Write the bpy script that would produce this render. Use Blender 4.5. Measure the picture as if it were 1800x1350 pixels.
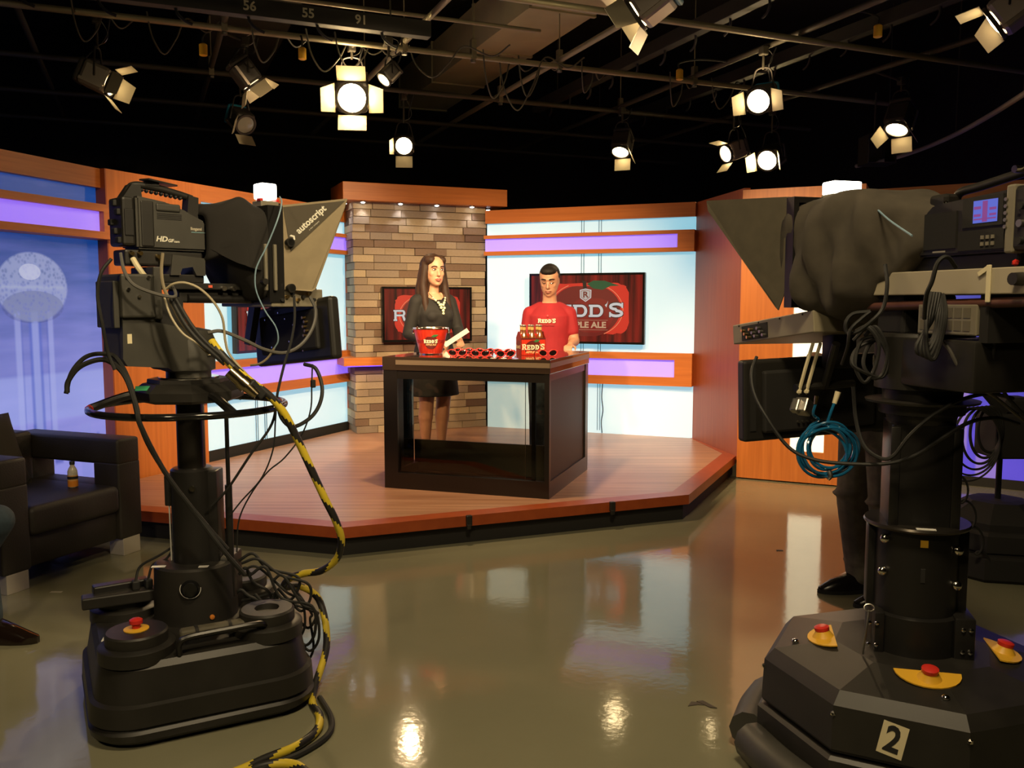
import bpy, bmesh, math, random
from mathutils import Vector, Matrix, Euler
R = math.radians
random.seed(7)
scene = bpy.context.scene
for o in list(bpy.data.objects):
    bpy.data.objects.remove(o)
COL = scene.collection

# ------------------------------------------------------------------ camera
cam_data = bpy.data.cameras.new('camera')
cam_data.sensor_width = 36.0
cam_data.lens = 30.9
cam_data.clip_start = 0.05
cam_ob = bpy.data.objects.new('camera', cam_data)
COL.objects.link(cam_ob)
cam_ob.location = (0, 0, 1.5)
cam_ob.rotation_euler = (R(90 - 5.3), 0, 0)
scene.camera = cam_ob

# ------------------------------------------------------------------ world and exposure
world = bpy.data.worlds.new('studio_dark')
scene.world = world
world.use_nodes = True
world.node_tree.nodes['Background'].inputs[0].default_value = (1.0, 0.8, 0.55, 1)
world.node_tree.nodes['Background'].inputs[1].default_value = 0.012
scene.view_settings.view_transform = 'Standard'
scene.view_settings.look = 'None'
scene.view_settings.gamma = 1
scene.view_settings.use_curve_mapping = False
scene.view_settings.exposure = 0.0

# the studio's lighting grid is turned against the camera: u runs along the stage front, v towards its back
GA = R(22.6)
GU = Vector((math.cos(GA), math.sin(GA), 0))
GV = Vector((-math.sin(GA), math.cos(GA), 0))
def UV(u, v, z=0.0):
    p = GU * u + GV * v
    return Vector((p.x, p.y, z))

WARM = (1.0, 0.70, 0.38)
def spot(name, loc, target, power, angle=50, blend=0.5, color=WARM, radius=0.09):
    d = bpy.data.lights.new(name, 'SPOT')
    d.energy = power; d.color = color; d.spot_size = R(angle); d.spot_blend = blend; d.shadow_soft_size = radius
    o = bpy.data.objects.new(name, d)
    COL.objects.link(o)
    o.location = loc
    o.rotation_euler = (Vector(target) - Vector(loc)).to_track_quat('-Z', 'Y').to_euler()
    return o
# front key fixtures that hang over the cameras, above the frame; then added fill spots
spot('key_light', (-1.6, 3.2, 3.4), (-0.55, 7.6, 1.3), 700, 34, 0.6)
spot('key_light', (1.7, 3.6, 3.4), (0.4, 8.2, 1.3), 700, 36, 0.6)
spot('key_light', (0.2, 3.0, 3.4), (-0.2, 8.6, 0.9), 640, 46, 0.7)
spot('set_light', (0.6, 4.4, 3.4), (-2.2, 7.8, 1.4), 700, 50, 0.7)
spot('set_light', (0.2, 4.6, 3.4), (2.4, 7.2, 1.0), 800, 46, 0.7)
spot('stage_light', (-0.4, 5.6, 3.4), (-0.4, 6.9, 0.18), 300, 90, 1.0)
spot('added_fill', (1.5, 0.4, 3.6), (-1.0, 3.4, 1.6), 420, 32, 0.8, (1.0, 0.78, 0.46), 0.15)  # added spot that brightens the first camera and its hood side
spot('added_fill', (0.3, 1.2, 4.2), (0.3, 3.4, 0.0), 360, 120, 1.0, (1.0, 0.78, 0.46), 0.3)  # added overhead fill for the floor and foreground
spot('added_fill', (-1.6, -1.0, 4.0), (-1.2, 3.2, 0.6), 260, 90, 1.0, (1.0, 0.78, 0.46), 0.3)  # added fill from behind the view for the left foreground

# ------------------------------------------------------------------ materials
def lin(c):
    if isinstance(c, str):
        c = [int(c[i:i + 2], 16) / 255 for i in (1, 3, 5)]
        c = [x / 12.92 if x <= 0.04045 else ((x + 0.055) / 1.055) ** 2.4 for x in c]
    return (c[0], c[1], c[2], 1.0)

MATS = {}
def M(name, color=(0.5, 0.5, 0.5), rough=0.5, metal=0.0, emit=None, strength=0.0, var=0.0, vscale=(4, 4, 4), bump=0.0,
      bscale=60.0, spec=0.5, alpha=None, trans=0.0, coat=0.0, color2=None):
    if name in MATS:
        return MATS[name]
    m = bpy.data.materials.new(name)
    m.use_nodes = True
    nt = m.node_tree
    b = nt.nodes['Principled BSDF']
    c = lin(color)
    b.inputs['Base Color'].default_value = c
    b.inputs['Roughness'].default_value = rough
    b.inputs['Metallic'].default_value = metal
    b.inputs['Specular IOR Level'].default_value = spec
    b.inputs['Transmission Weight'].default_value = trans
    b.inputs['Coat Weight'].default_value = coat
    if emit is not None:
        b.inputs['Emission Color'].default_value = lin(emit)
        b.inputs['Emission Strength'].default_value = strength
    if var or bump or color2:
        tc = nt.nodes.new('ShaderNodeTexCoord')
        mp = nt.nodes.new('ShaderNodeMapping')
        mp.inputs['Scale'].default_value = vscale
        nt.links.new(tc.outputs['Object'], mp.inputs[0])
        nz = nt.nodes.new('ShaderNodeTexNoise')
        nz.inputs['Scale'].default_value = 1.0
        nz.inputs['Detail'].default_value = 6.0
        nt.links.new(mp.outputs[0], nz.inputs[0])
        rp = nt.nodes.new('ShaderNodeValToRGB')
        rp.color_ramp.elements[0].position = 0.3
        rp.color_ramp.elements[1].position = 0.7
        c2 = lin(color2) if color2 else tuple(min(1, x * (1 + var)) for x in c[:3]) + (1,)
        c1 = c if color2 else tuple(x * (1 - var) for x in c[:3]) + (1,)
        rp.color_ramp.elements[0].color = c1
        rp.color_ramp.elements[1].color = c2
        nt.links.new(nz.outputs['Fac'], rp.inputs[0])
        nt.links.new(rp.outputs[0], b.inputs['Base Color'])
        if bump:
            n2 = nt.nodes.new('ShaderNodeTexNoise')
            n2.inputs['Scale'].default_value = bscale
            n2.inputs['Detail'].default_value = 4.0
            nt.links.new(tc.outputs['Object'], n2.inputs[0])
            bp = nt.nodes.new('ShaderNodeBump')
            bp.inputs['Strength'].default_value = bump
            bp.inputs['Distance'].default_value = 0.01
            nt.links.new(n2.outputs['Fac'], bp.inputs['Height'])
            nt.links.new(bp.outputs[0], b.inputs['Normal'])
    MATS[name] = m
    return m

def glass(name, color=(1, 1, 1), rough=0.0, tint=0.85):
    # thin sheet glass: transparent with a fresnel reflection
    if name in MATS:
        return MATS[name]
    m = bpy.data.materials.new(name)
    m.use_nodes = True
    nt = m.node_tree
    nt.nodes.remove(nt.nodes['Principled BSDF'])
    out = nt.nodes['Material Output']
    tr = nt.nodes.new('ShaderNodeBsdfTransparent')
    tr.inputs[0].default_value = (color[0] * tint, color[1] * tint, color[2] * tint, 1)
    gl = nt.nodes.new('ShaderNodeBsdfGlossy')
    gl.inputs['Roughness'].default_value = rough
    fr = nt.nodes.new('ShaderNodeFresnel')
    fr.inputs['IOR'].default_value = 1.5
    mx = nt.nodes.new('ShaderNodeMixShader')
    nt.links.new(fr.outputs[0], mx.inputs[0])
    nt.links.new(tr.outputs[0], mx.inputs[1])
    nt.links.new(gl.outputs[0], mx.inputs[2])
    nt.links.new(mx.outputs[0], out.inputs[0])
    MATS[name] = m
    return m

BLK = M('black_plastic', (0.017, 0.0155, 0.013), 0.45, var=0.2, vscale=(9, 9, 9))
BLK2 = M('matte_black', (0.012, 0.011, 0.010), 0.75)
BLKG = M('gloss_black', (0.008, 0.008, 0.008), 0.12)
BLKM = M('black_painted_metal', (0.018, 0.017, 0.016), 0.35, metal=0.3)
CHAR = M('charcoal_plastic', (0.045, 0.043, 0.036), 0.5, var=0.12, vscale=(12, 12, 12))
RUB = M('rubber', (0.011, 0.011, 0.010), 0.65)
CHROME = M('chrome', (0.7, 0.68, 0.62), 0.15, 1.0)
STEEL = M('brushed_steel', (0.42, 0.40, 0.36), 0.38, 1.0)
BRASS = M('brass_connector', (0.75, 0.55, 0.25), 0.25, 1.0)
WHITE = M('white_plastic', (0.75, 0.74, 0.70), 0.5)
RED = M('red_plastic', (0.62, 0.03, 0.02), 0.35)
YEL = M('yellow_plastic', (0.75, 0.42, 0.03), 0.45)
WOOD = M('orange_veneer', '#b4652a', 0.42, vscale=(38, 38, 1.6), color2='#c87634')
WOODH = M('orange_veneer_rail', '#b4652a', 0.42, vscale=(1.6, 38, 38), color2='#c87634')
WOODD = M('brown_or_shaded_veneer', '#8f4420', 0.45, vscale=(38, 38, 1.6), color2='#9d4f27')  # brown of stile and returns; stands for shade on the pillar end

# ------------------------------------------------------------------ mesh helpers
def bm_new():
    return bmesh.new()

def xf(bm, verts, mat):
    bmesh.ops.transform(bm, matrix=mat, verts=verts)

def box(bm, c, s, rz=0.0, rx=0.0, ry=0.0, bevel=0.0, seg=2):
    r = bmesh.ops.create_cube(bm, size=1.0)
    vs = r['verts']
    m = Matrix.Translation(c) @ Euler((rx, ry, rz)).to_matrix().to_4x4() @ Matrix.Diagonal((s[0], s[1], s[2], 1))
    xf(bm, vs, m)
    if bevel:
        es = list({e for v in vs for e in v.link_edges})
        bmesh.ops.bevel(bm, geom=es, offset=bevel, segments=seg, affect='EDGES', profile=0.5)
    return vs

def bx(bm, x0, x1, y0, y1, z0, z1, bevel=0.0, seg=2):
    return box(bm, ((x0 + x1) / 2, (y0 + y1) / 2, (z0 + z1) / 2), (abs(x1 - x0), abs(y1 - y0), abs(z1 - z0)), bevel=bevel, seg=seg)

def frame_of(d):
    d = Vector(d).normalized()
    a = Vector((0, 0, 1)) if abs(d.z) < 0.95 else Vector((1, 0, 0))
    x = a.cross(d).normalized()
    y = d.cross(x)
    return x, y, d

def cyl(bm, p0, p1, r0, r1=None, seg=16, caps=True):
    r1 = r0 if r1 is None else r1
    p0 = Vector(p0); p1 = Vector(p1)
    x, y, d = frame_of(p1 - p0)
    rings = []
    for p, r in ((p0, r0), (p1, r1)):
        rings.append([bm.verts.new(p + (x * math.cos(2 * math.pi * k / seg) + y * math.sin(2 * math.pi * k / seg)) * r) for k in range(seg)])
    for k in range(seg):
        bm.faces.new((rings[0][k], rings[0][(k + 1) % seg], rings[1][(k + 1) % seg], rings[1][k]))
    if caps:
        bm.faces.new(rings[0][::-1]); bm.faces.new(rings[1])

def smooth_path(pts, n=8):
    pts = [Vector(p) for p in pts]
    if len(pts) < 3:
        return pts
    out = []
    P = [pts[0] * 2 - pts[1]] + pts + [pts[-1] * 2 - pts[-2]]
    for i in range(1, len(P) - 2):
        a, b, c, d = P[i - 1], P[i], P[i + 1], P[i + 2]
        for k in range(n):
            t = k / n
            out.append(0.5 * ((2 * b) + (c - a) * t + (2 * a - 5 * b + 4 * c - d) * t * t + (3 * b - a - 3 * c + d) * t ** 3))
    out.append(pts[-1])
    return out

def tube(bm, pts, r, seg=8, n=8, closed=False, smooth=True):
    path = smooth_path(pts, n) if smooth else [Vector(p) for p in pts]
    N = len(path)
    rings = []
    prev = None
    for i, p in enumerate(path):
        t = path[min(i + 1, N - 1)] - path[max(i - 1, 0)]
        if closed:
            t = path[(i + 1) % N] - path[i - 1]
        if t.length < 1e-9:
            t = Vector((0, 0, 1))
        t.normalize()
        if prev is None:
            x, y, _ = frame_of(t)
        else:
            x = prev - t * prev.dot(t)
            if x.length < 1e-6:
                x, y, _ = frame_of(t)
            x.normalize()
            y = t.cross(x)
        prev = x
        rr = r(i / max(1, N - 1)) if callable(r) else r
        rings.append([bm.verts.new(p + (x * math.cos(2 * math.pi * k / seg) + y * math.sin(2 * math.pi * k / seg)) * rr) for k in range(seg)])
    M_ = N if closed else N - 1
    for i in range(M_):
        a = rings[i]; b = rings[(i + 1) % N]
        for k in range(seg):
            bm.faces.new((a[k], a[(k + 1) % seg], b[(k + 1) % seg], b[k]))
    if not closed:
        bm.faces.new(rings[0][::-1]); bm.faces.new(rings[-1])
    return rings

def lathe(bm, prof, c=(0, 0, 0), seg=24, axis='Z', cap=True):
    c = Vector(c)
    rings = []
    for r, h in prof:
        ring = []
        for k in range(seg):
            a = 2 * math.pi * k / seg
            if axis == 'Z':
                v = Vector((r * math.cos(a), r * math.sin(a), h))
            elif axis == 'X':
                v = Vector((h, r * math.cos(a), r * math.sin(a)))
            else:
                v = Vector((r * math.sin(a), h, r * math.cos(a)))
            ring.append(bm.verts.new(c + v))
        rings.append(ring)
    for i in range(len(rings) - 1):
        for k in range(seg):
            bm.faces.new((rings[i][k], rings[i][(k + 1) % seg], rings[i + 1][(k + 1) % seg], rings[i + 1][k]))
    if cap:
        bm.faces.new(rings[0][::-1]); bm.faces.new(rings[-1])

def loft(bm, rings, seg=20, cap=True):
    # rings: (centre, rx, ry, rotation about z)
    L = []
    for rg in rings:
        c, rx, ry = Vector(rg[0]), rg[1], rg[2]
        a0 = rg[3] if len(rg) > 3 else 0.0
        ring = []
        for k in range(seg):
            a = 2 * math.pi * k / seg
            x, y = rx * math.cos(a), ry * math.sin(a)
            ring.append(bm.verts.new(c + Vector((x * math.cos(a0) - y * math.sin(a0), x * math.sin(a0) + y * math.cos(a0), 0))))
        L.append(ring)
    for i in range(len(L) - 1):
        for k in range(seg):
            bm.faces.new((L[i][k], L[i][(k + 1) % seg], L[i + 1][(k + 1) % seg], L[i + 1][k]))
    if cap:
        bm.faces.new(L[0][::-1]); bm.faces.new(L[-1])

def prism(bm, poly, z0, z1):
    a = [bm.verts.new((p[0], p[1], z0)) for p in poly]
    b = [bm.verts.new((p[0], p[1], z1)) for p in poly]
    n = len(poly)
    bm.faces.new(a[::-1]); bm.faces.new(b)
    for k in range(n):
        bm.faces.new((a[k], a[(k + 1) % n], b[(k + 1) % n], b[k]))

def prism_xz(bm, poly, y0, y1):
    # outline in x, z extruded along y
    a = [bm.verts.new((p[0], y0, p[1])) for p in poly]
    b = [bm.verts.new((p[0], y1, p[1])) for p in poly]
    n = len(poly)
    bm.faces.new(a); bm.faces.new(b[::-1])
    for k in range(n):
        bm.faces.new((a[k], b[k], b[(k + 1) % n], a[(k + 1) % n]))

def ellipsoid(bm, c, r, sub=2, rot=None):
    q = bmesh.ops.create_icosphere(bm, subdivisions=sub, radius=1.0)
    m = Matrix.Translation(c) @ (rot.to_4x4() if rot else Matrix.Identity(4)) @ Matrix.Diagonal((r[0], r[1], r[2], 1))
    xf(bm, q['verts'], m)

def capsule(bm, p0, p1, r0, r1, seg=12):
    p0 = Vector(p0); p1 = Vector(p1)
    x, y, d = frame_of(p1 - p0)
    rings = []
    for s in (-0.98, -0.7, -0.35, 0):
        rings.append((p0 + d * r0 * s, r0 * math.sqrt(1 - s * s)))
    for s in (0, 0.35, 0.7, 0.98):
        rings.append((p1 + d * r1 * s, r1 * math.sqrt(1 - s * s)))
    L = [[bm.verts.new(c + (x * math.cos(2 * math.pi * k / seg) + y * math.sin(2 * math.pi * k / seg)) * r) for k in range(seg)] for c, r in rings]
    for i in range(len(L) - 1):
        for k in range(seg):
            bm.faces.new((L[i][k], L[i][(k + 1) % seg], L[i + 1][(k + 1) % seg], L[i + 1][k]))
    bm.faces.new(L[0][::-1]); bm.faces.new(L[-1])

def link(name, me, parent=None, loc=None, rot=None):
    o = bpy.data.objects.new(name, me)
    COL.objects.link(o)
    if parent is not None:
        o.parent = parent
    if loc is not None:
        o.location = loc
    if rot is not None:
        o.rotation_euler = rot
    return o

def obj(name, bm, mat, parent=None, loc=None, rot=None, smooth=False, angle=40):
    bmesh.ops.recalc_face_normals(bm, faces=bm.faces[:])
    me = bpy.data.meshes.new(name)
    bm.to_mesh(me)
    bm.free()
    if smooth:
        for p in me.polygons:
            p.use_smooth = True
        try:
            me.set_sharp_from_angle(angle=R(angle))
        except Exception:
            pass
    me.materials.append(mat)
    return link(name, me, parent, loc, rot)

def tag(o, label, cat, group=None, kind=None):
    if label:
        o['label'] = label
    if cat:
        o['category'] = cat
    if group:
        o['group'] = group
    if kind:
        o['kind'] = kind
    return o

def thing(name, label, cat, loc=(0, 0, 0), rotz=0.0, group=None):
    o = bpy.data.objects.new(name, None)
    o.empty_display_size = 0.1
    COL.objects.link(o)
    o.location = loc
    o.rotation_euler = (0, 0, rotz)
    return tag(o, label, cat, group)

def dup(root, loc=None, rot=None, label=None, group=None, scale=None):
    r = root.copy()
    COL.objects.link(r)
    if loc is not None:
        r.location = loc
    if rot is not None:
        r.rotation_euler = rot
    if scale is not None:
        r.scale = scale
    if label:
        r['label'] = label
    if group:
        r['group'] = group
    for ch in list(root.children):
        c = ch.copy(); COL.objects.link(c); c.parent = r
        for g in list(ch.children):
            d = g.copy(); COL.objects.link(d); d.parent = c
    return r

def part_box(name, mat, parent, x0, x1, y0, y1, z0, z1, bevel=0.0):
    bm = bm_new()
    bx(bm, x0, x1, y0, y1, z0, z1, bevel)
    return obj(name, bm, mat, parent)

def text_mesh(body, size=1.0, offset=0.0, extrude=0.001, xscale=1.0, shear=0.0, align='CENTER'):
    cu = bpy.data.curves.new('lettering', 'FONT')
    cu.body = body
    cu.size = size
    cu.offset = offset
    cu.extrude = extrude
    cu.shear = shear
    cu.align_x = align
    cu.align_y = 'CENTER'
    cu.resolution_u = 3
    o = bpy.data.objects.new('lettering', cu)
    COL.objects.link(o)
    dg = bpy.context.evaluated_depsgraph_get()
    me = bpy.data.meshes.new_from_object(o.evaluated_get(dg))
    bpy.data.objects.remove(o)
    for v in me.vertices:
        v.co.x *= xscale
    me.materials.clear()
    return me

def lettering(body, mat, parent, loc, rot, size, offset=0.0, extrude=0.0008, xscale=1.0, shear=0.0, name='lettering', fn=None):
    me = text_mesh(body, size, offset, extrude, xscale, shear)
    if fn:
        for v in me.vertices:
            v.co = fn(v.co)
    me.materials.append(mat)
    return link(name, me, parent, loc, rot)
FACE = (R(90), 0, 0)      # lettering that stands upright and faces local -y
# ------------------------------------------------------------------ room shell
def floor_material():
    m = bpy.data.materials.new('polished_floor')
    m.use_nodes = True
    nt = m.node_tree
    b = nt.nodes['Principled BSDF']
    tc = nt.nodes.new('ShaderNodeTexCoord')
    n1 = nt.nodes.new('ShaderNodeTexNoise'); n1.inputs['Scale'].default_value = 0.9; n1.inputs['Detail'].default_value = 8
    n2 = nt.nodes.new('ShaderNodeTexNoise'); n2.inputs['Scale'].default_value = 26; n2.inputs['Detail'].default_value = 3
    nt.links.new(tc.outputs['Object'], n1.inputs[0]); nt.links.new(tc.outputs['Object'], n2.inputs[0])
    rp = nt.nodes.new('ShaderNodeValToRGB')
    rp.color_ramp.elements[0].position = 0.3; rp.color_ramp.elements[1].position = 0.75
    rp.color_ramp.elements[0].color = (0.195, 0.188, 0.122, 1); rp.color_ramp.elements[1].color = (0.26, 0.25, 0.165, 1)
    nt.links.new(n1.outputs['Fac'], rp.inputs[0]); nt.links.new(rp.outputs[0], b.inputs['Base Color'])
    r2 = nt.nodes.new('ShaderNodeMapRange')
    r2.inputs['To Min'].default_value = 0.05; r2.inputs['To Max'].default_value = 0.11
    nt.links.new(n1.outputs['Fac'], r2.inputs['Value']); nt.links.new(r2.outputs[0], b.inputs['Roughness'])
    b.inputs['Specular IOR Level'].default_value = 0.62
    bp = nt.nodes.new('ShaderNodeBump'); bp.inputs['Strength'].default_value = 0.035; bp.inputs['Distance'].default_value = 0.01
    nt.links.new(n2.outputs['Fac'], bp.inputs['Height']); nt.links.new(bp.outputs[0], b.inputs['Normal'])
    return m

DRAPE = M('black_wall_paint', (0.012, 0.011, 0.010), 0.9, var=0.35, vscale=(1.2, 1.2, 1.2))
CEILM = M('black_ceiling_paint', (0.035, 0.032, 0.022), 0.9, var=0.45, vscale=(0.8, 0.8, 0.8))
U0, U1, V0, V1, CZ = -5.4, 8.2, -4.6, 11.9, 4.7
def room_poly(u0, u1, v0, v1):
    return [UV(u0, v0), UV(u1, v0), UV(u1, v1), UV(u0, v1)]
bm = bm_new(); prism(bm, [(p.x, p.y) for p in room_poly(U0, U1, V0, V1)], -0.1, 0.0)
tag(obj('floor', bm, floor_material()), 'polished olive grey studio floor', None, kind='structure')
bm = bm_new(); prism(bm, [(p.x, p.y) for p in room_poly(U0, U1, V0, V1)], CZ, CZ + 0.1)
tag(obj('ceiling', bm, CEILM), 'black painted studio ceiling', None, kind='structure')
for nm, a in (('wall_back', (U0, U1, V1, V1 + 0.1)), ('wall_front', (U0, U1, V0 - 0.1, V0)), ('wall_left', (U0 - 0.1, U0, V0, V1)), ('wall_right', (U1, U1 + 0.1, V0, V1))):
    bm = bm_new(); prism(bm, [(p.x, p.y) for p in room_poly(*a)], 0.0, CZ)
    tag(obj(nm, bm, DRAPE), 'black studio wall', None, kind='structure')

# ------------------------------------------------------------------ stage platform
SZ = 0.18
stage_poly = [(-3.02, 5.69), (-1.0, 5.07), (1.22, 5.96), (1.98, 7.6), (1.86, 8.62), (-0.2, 9.48), (-1.5, 9.4), (-1.74, 9.3), (-2.95, 6.5)]
def offset_poly(poly, d):
    n = len(poly); out = []
    for i in range(n):
        p0, p1, p2 = Vector(poly[i - 1]), Vector(poly[i]), Vector(poly[(i + 1) % n])
        e1 = (p1 - p0).normalized(); e2 = (p2 - p1).normalized()
        n1 = Vector((-e1.y, e1.x)); n2 = Vector((-e2.y, e2.x))
        b = (n1 + n2).normalized()
        out.append(p1 + b * d / max(0.35, b.dot(n1)))
    return out
def deck_material():
    m = bpy.data.materials.new('stage_laminate')
    m.use_nodes = True
    nt = m.node_tree
    b = nt.nodes['Principled BSDF']
    tc = nt.nodes.new('ShaderNodeTexCoord')
    mp = nt.nodes.new('ShaderNodeMapping'); mp.inputs['Rotation'].default_value = (0, 0, -GA); mp.inputs['Scale'].default_value = (0.7, 26, 1)
    nt.links.new(tc.outputs['Object'], mp.inputs[0])
    nz = nt.nodes.new('ShaderNodeTexNoise'); nz.inputs['Scale'].default_value = 1.6; nz.inputs['Detail'].default_value = 7
    nt.links.new(mp.outputs[0], nz.inputs[0])
    rp = nt.nodes.new('ShaderNodeValToRGB')
    e = rp.color_ramp.elements
    e[0].position = 0.28; e[1].position = 0.74
    e[0].color = lin('#94664c'); e[1].color = lin('#c89a7a')
    nt.links.new(nz.outputs['Fac'], rp.inputs[0]); nt.links.new(rp.outputs[0], b.inputs['Base Color'])
    b.inputs['Roughness'].default_value = 0.32
    return m
st = thing('stage_platform', 'low angled stage platform with wood laminate deck and black kick board', 'stage', (0, 0, 0))
bm = bm_new(); prism(bm, offset_poly(stage_poly, 0.13), 0.10, SZ); obj('deck', bm, deck_material(), st)
TRIM = M('stage_edge_veneer', '#9a4520', 0.35, vscale=(14, 14, 14), color2='#a85026')
inner = offset_poly(stage_poly, 0.13)
for i in range(4):
    a, b_, c, d = stage_poly[i], stage_poly[(i + 1) % 9], inner[(i + 1) % 9], inner[i]
    if i == 3:
        continue
    bm = bm_new(); prism(bm, [a, b_, tuple(c), tuple(d)], 0.115, SZ + 0.0015); obj('edge_trim', bm, TRIM, st)
bm = bm_new(); prism(bm, [stage_poly[3], stage_poly[4], tuple(inner[4]), tuple(inner[3])], 0.115, SZ + 0.0015); obj('edge_trim', bm, TRIM, st)
bm = bm_new(); prism(bm, offset_poly(stage_poly, 0.045), 0.0, 0.114); obj('kick_board', bm, BLK2, st)
for px_, t in ((0.33, 0), (0.75, 0)):
    a, b_ = Vector(stage_poly[1]), Vector(stage_poly[2])
    p = a.lerp(b_, px_)
    bm = bm_new(); box(bm, (p.x, p.y - 0.006, 0.152), (0.038, 0.03, 0.066), rz=GA, bevel=0.006); box(bm, (p.x, p.y - 0.018, 0.115), (0.026, 0.02, 0.03), rz=GA, bevel=0.004)
    obj('edge_clip', bm, BLK, st)

# ------------------------------------------------------------------ set walls
CYAN = M('glowing_cyan_panel', (0.60, 0.62, 0.60), 0.6, emit=(0.20, 0.60, 0.78), strength=0.82)
PURP = M('glowing_violet_strip', (0.38, 0.34, 0.45), 0.5, emit=(0.27, 0.14, 1.0), strength=0.85)
BLUESTRIP = M('blue_light_strip', (0.3, 0.3, 0.5), 0.5, emit=(0.10, 0.04, 1.0), strength=3.0)

def wall_thing(name, label, p0, p1):
    d = Vector(p1) - Vector(p0)
    return thing(name, label, 'set wall', (p0[0], p0[1], 0), math.atan2(d.y, d.x)), d.length

def light_band(w, x0, x1, z0, z1, s0, s1, end_l, end_r, depth=0.09):
    # a shallow wooden box with a recessed violet light strip
    part_box('band_rail', WOODH, w, x0, x1, -depth, 0.0, s1, z1)
    part_box('band_rail', WOODH, w, x0, x1, -depth, 0.0, z0, s0)
    if end_r:
        part_box('band_end', WOODH, w, x1 - end_r, x1, -depth, 0.0, s0, s1)
    if end_l:
        part_box('band_end', WOODH, w, x0, x0 + end_l, -depth, 0.0, s0, s1)
    part_box('light_strip', PURP, w, x0 + end_l, x1 - end_r, -depth + 0.04, -depth + 0.05, s0, s1)

# right-hand set wall behind the man
wr, L = wall_thing('set_wall', 'backlit cyan set wall carrying the larger screen, beside the brick column', (-0.26, 9.3), (1.76, 8.5))
part_box('wall_backing', BLK2, wr, 0, L, 0.03, 0.08, SZ, 2.44)
part_box('glow_panel', CYAN, wr, 0, L, 0.0, 0.03, 2.17, 2.33)
part_box('glow_panel', CYAN, wr, 0, L, 0.0, 0.03, 0.98, 2.03)
part_box('glow_panel', CYAN, wr, 0, L, 0.0, 0.03, SZ, 0.72)
part_box('header', WOODH, wr, 0, L, -0.05, 0.06, 2.315, 2.45)
light_band(wr, 0, L, 1.985, 2.19, 2.025, 2.155, 0, 0.16)
light_band(wr, 0, L, 0.69, 1.01, 0.775, 0.945, 0, 0.17)
for xs in (1.035, 1.06, 1.215, 1.24):
    bm = bm_new(); cyl(bm, (xs, -0.012, SZ + 0.03 * (xs > 1.1)), (xs, -0.012, 2.32), 0.0028, seg=6); obj('suspension_cable', bm, BLKM, wr)
bm = bm_new(); tube(bm, [(1.27, -0.02, 0.70), (1.262, -0.02, 0.55), (1.275, -0.02, 0.42), (1.26, -0.02, 0.30), (1.268, -0.02, SZ + 0.006)], 0.005, 6)
obj('power_cord', bm, BLK, wr)

# left-hand set wall behind the first camera
wl, L = wall_thing('set_wall', 'angled cyan set wall with wide orange wood end pillar beside the armchair', (-2.93, 6.39), (-1.70, 9.20))
XP = 0.93
part_box('end_pillar', WOOD, wl, 0, XP, -0.04, 0.12, 0.0, 2.45)
bm = bm_new(); bx(bm, -0.012, 0.0, -0.04, 0.12, 0.0, 2.45); obj('pillar_end_shade', bm, WOODD, wl)  # darker sheet: the end's missing stage light put into its colour
part_box('wall_backing', BLK2, wl, XP, L, 0.03, 0.1, 0.0, 2.44)
part_box('glow_panel', CYAN, wl, XP, L - 0.06, 0.0, 0.03, 2.17, 2.33)
part_box('glow_panel', CYAN, wl, XP, L - 0.06, 0.0, 0.03, 0.98, 2.03)
part_box('glow_panel', CYAN, wl, XP, L - 0.06, 0.0, 0.03, 0.25, 0.72)
part_box('base_strip', BLK2, wl, XP, L - 0.06, -0.015, 0.03, SZ - 0.02, 0.26)
part_box('header', WOODH, wl, XP, L, -0.04, 0.06, 2.315, 2.45)
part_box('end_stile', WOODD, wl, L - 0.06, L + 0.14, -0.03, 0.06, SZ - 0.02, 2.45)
light_band(wl, XP, L + 0.02, 1.985, 2.19, 2.025, 2.155, 0, 0.05)
light_band(wl, XP - 0.25, L + 0.02, 0.69, 1.01, 0.775, 0.945, 0.2, 0.0)
for xs in (1.56, 1.585, 1.68, 1.705):
    bm = bm_new(); cyl(bm, (xs, -0.012, SZ + 0.02), (xs, -0.012, 0.72), 0.0028, seg=6); obj('suspension_cable', bm, BLKM, wl)

# return panel and free-standing orange panel on the right
wp, L = wall_thing('set_wall', 'brown wood return wall between cyan wall and orange panel', (1.76, 8.5), (1.94, 7.44))
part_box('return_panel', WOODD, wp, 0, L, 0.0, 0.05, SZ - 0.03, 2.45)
wo, L = wall_thing('set_panel', 'tall orange wood set panel with a lit white vertical strip', (1.92, 7.42), (2.78, 7.01))
wo['category'] = 'set panel'
LITW = M('lit_white_strip', (0.8, 0.8, 0.75), 0.5, emit=(1.0, 0.86, 0.60), strength=1.15)
sx0, sx1 = 0.43, 0.70
part_box('panel_stile', WOOD, wo, 0, sx0, 0.0, 0.12, 0.012, 2.43)
part_box('panel_stile', WOOD, wo, sx1, L, 0.0, 0.12, 0.012, 2.43)
part_box('panel_rail', WOOD, wo, sx0, sx1, 0.0, 0.12, 0.012, 0.27)
part_box('panel_rail', WOOD, wo, sx0, sx1, 0.0, 0.12, 2.20, 2.43)
part_box('light_strip', LITW, wo, sx0, sx1, 0.03, 0.05, 0.27, 2.20)
part_box('shadow_base', BLK2, wo, 0.01, L - 0.01, 0.02, 0.10, 0.0, 0.012)
part_box('panel_return', WOODD, wo, L - 0.05, L, 0.12, 0.9, 0.0, 2.43)

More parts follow.
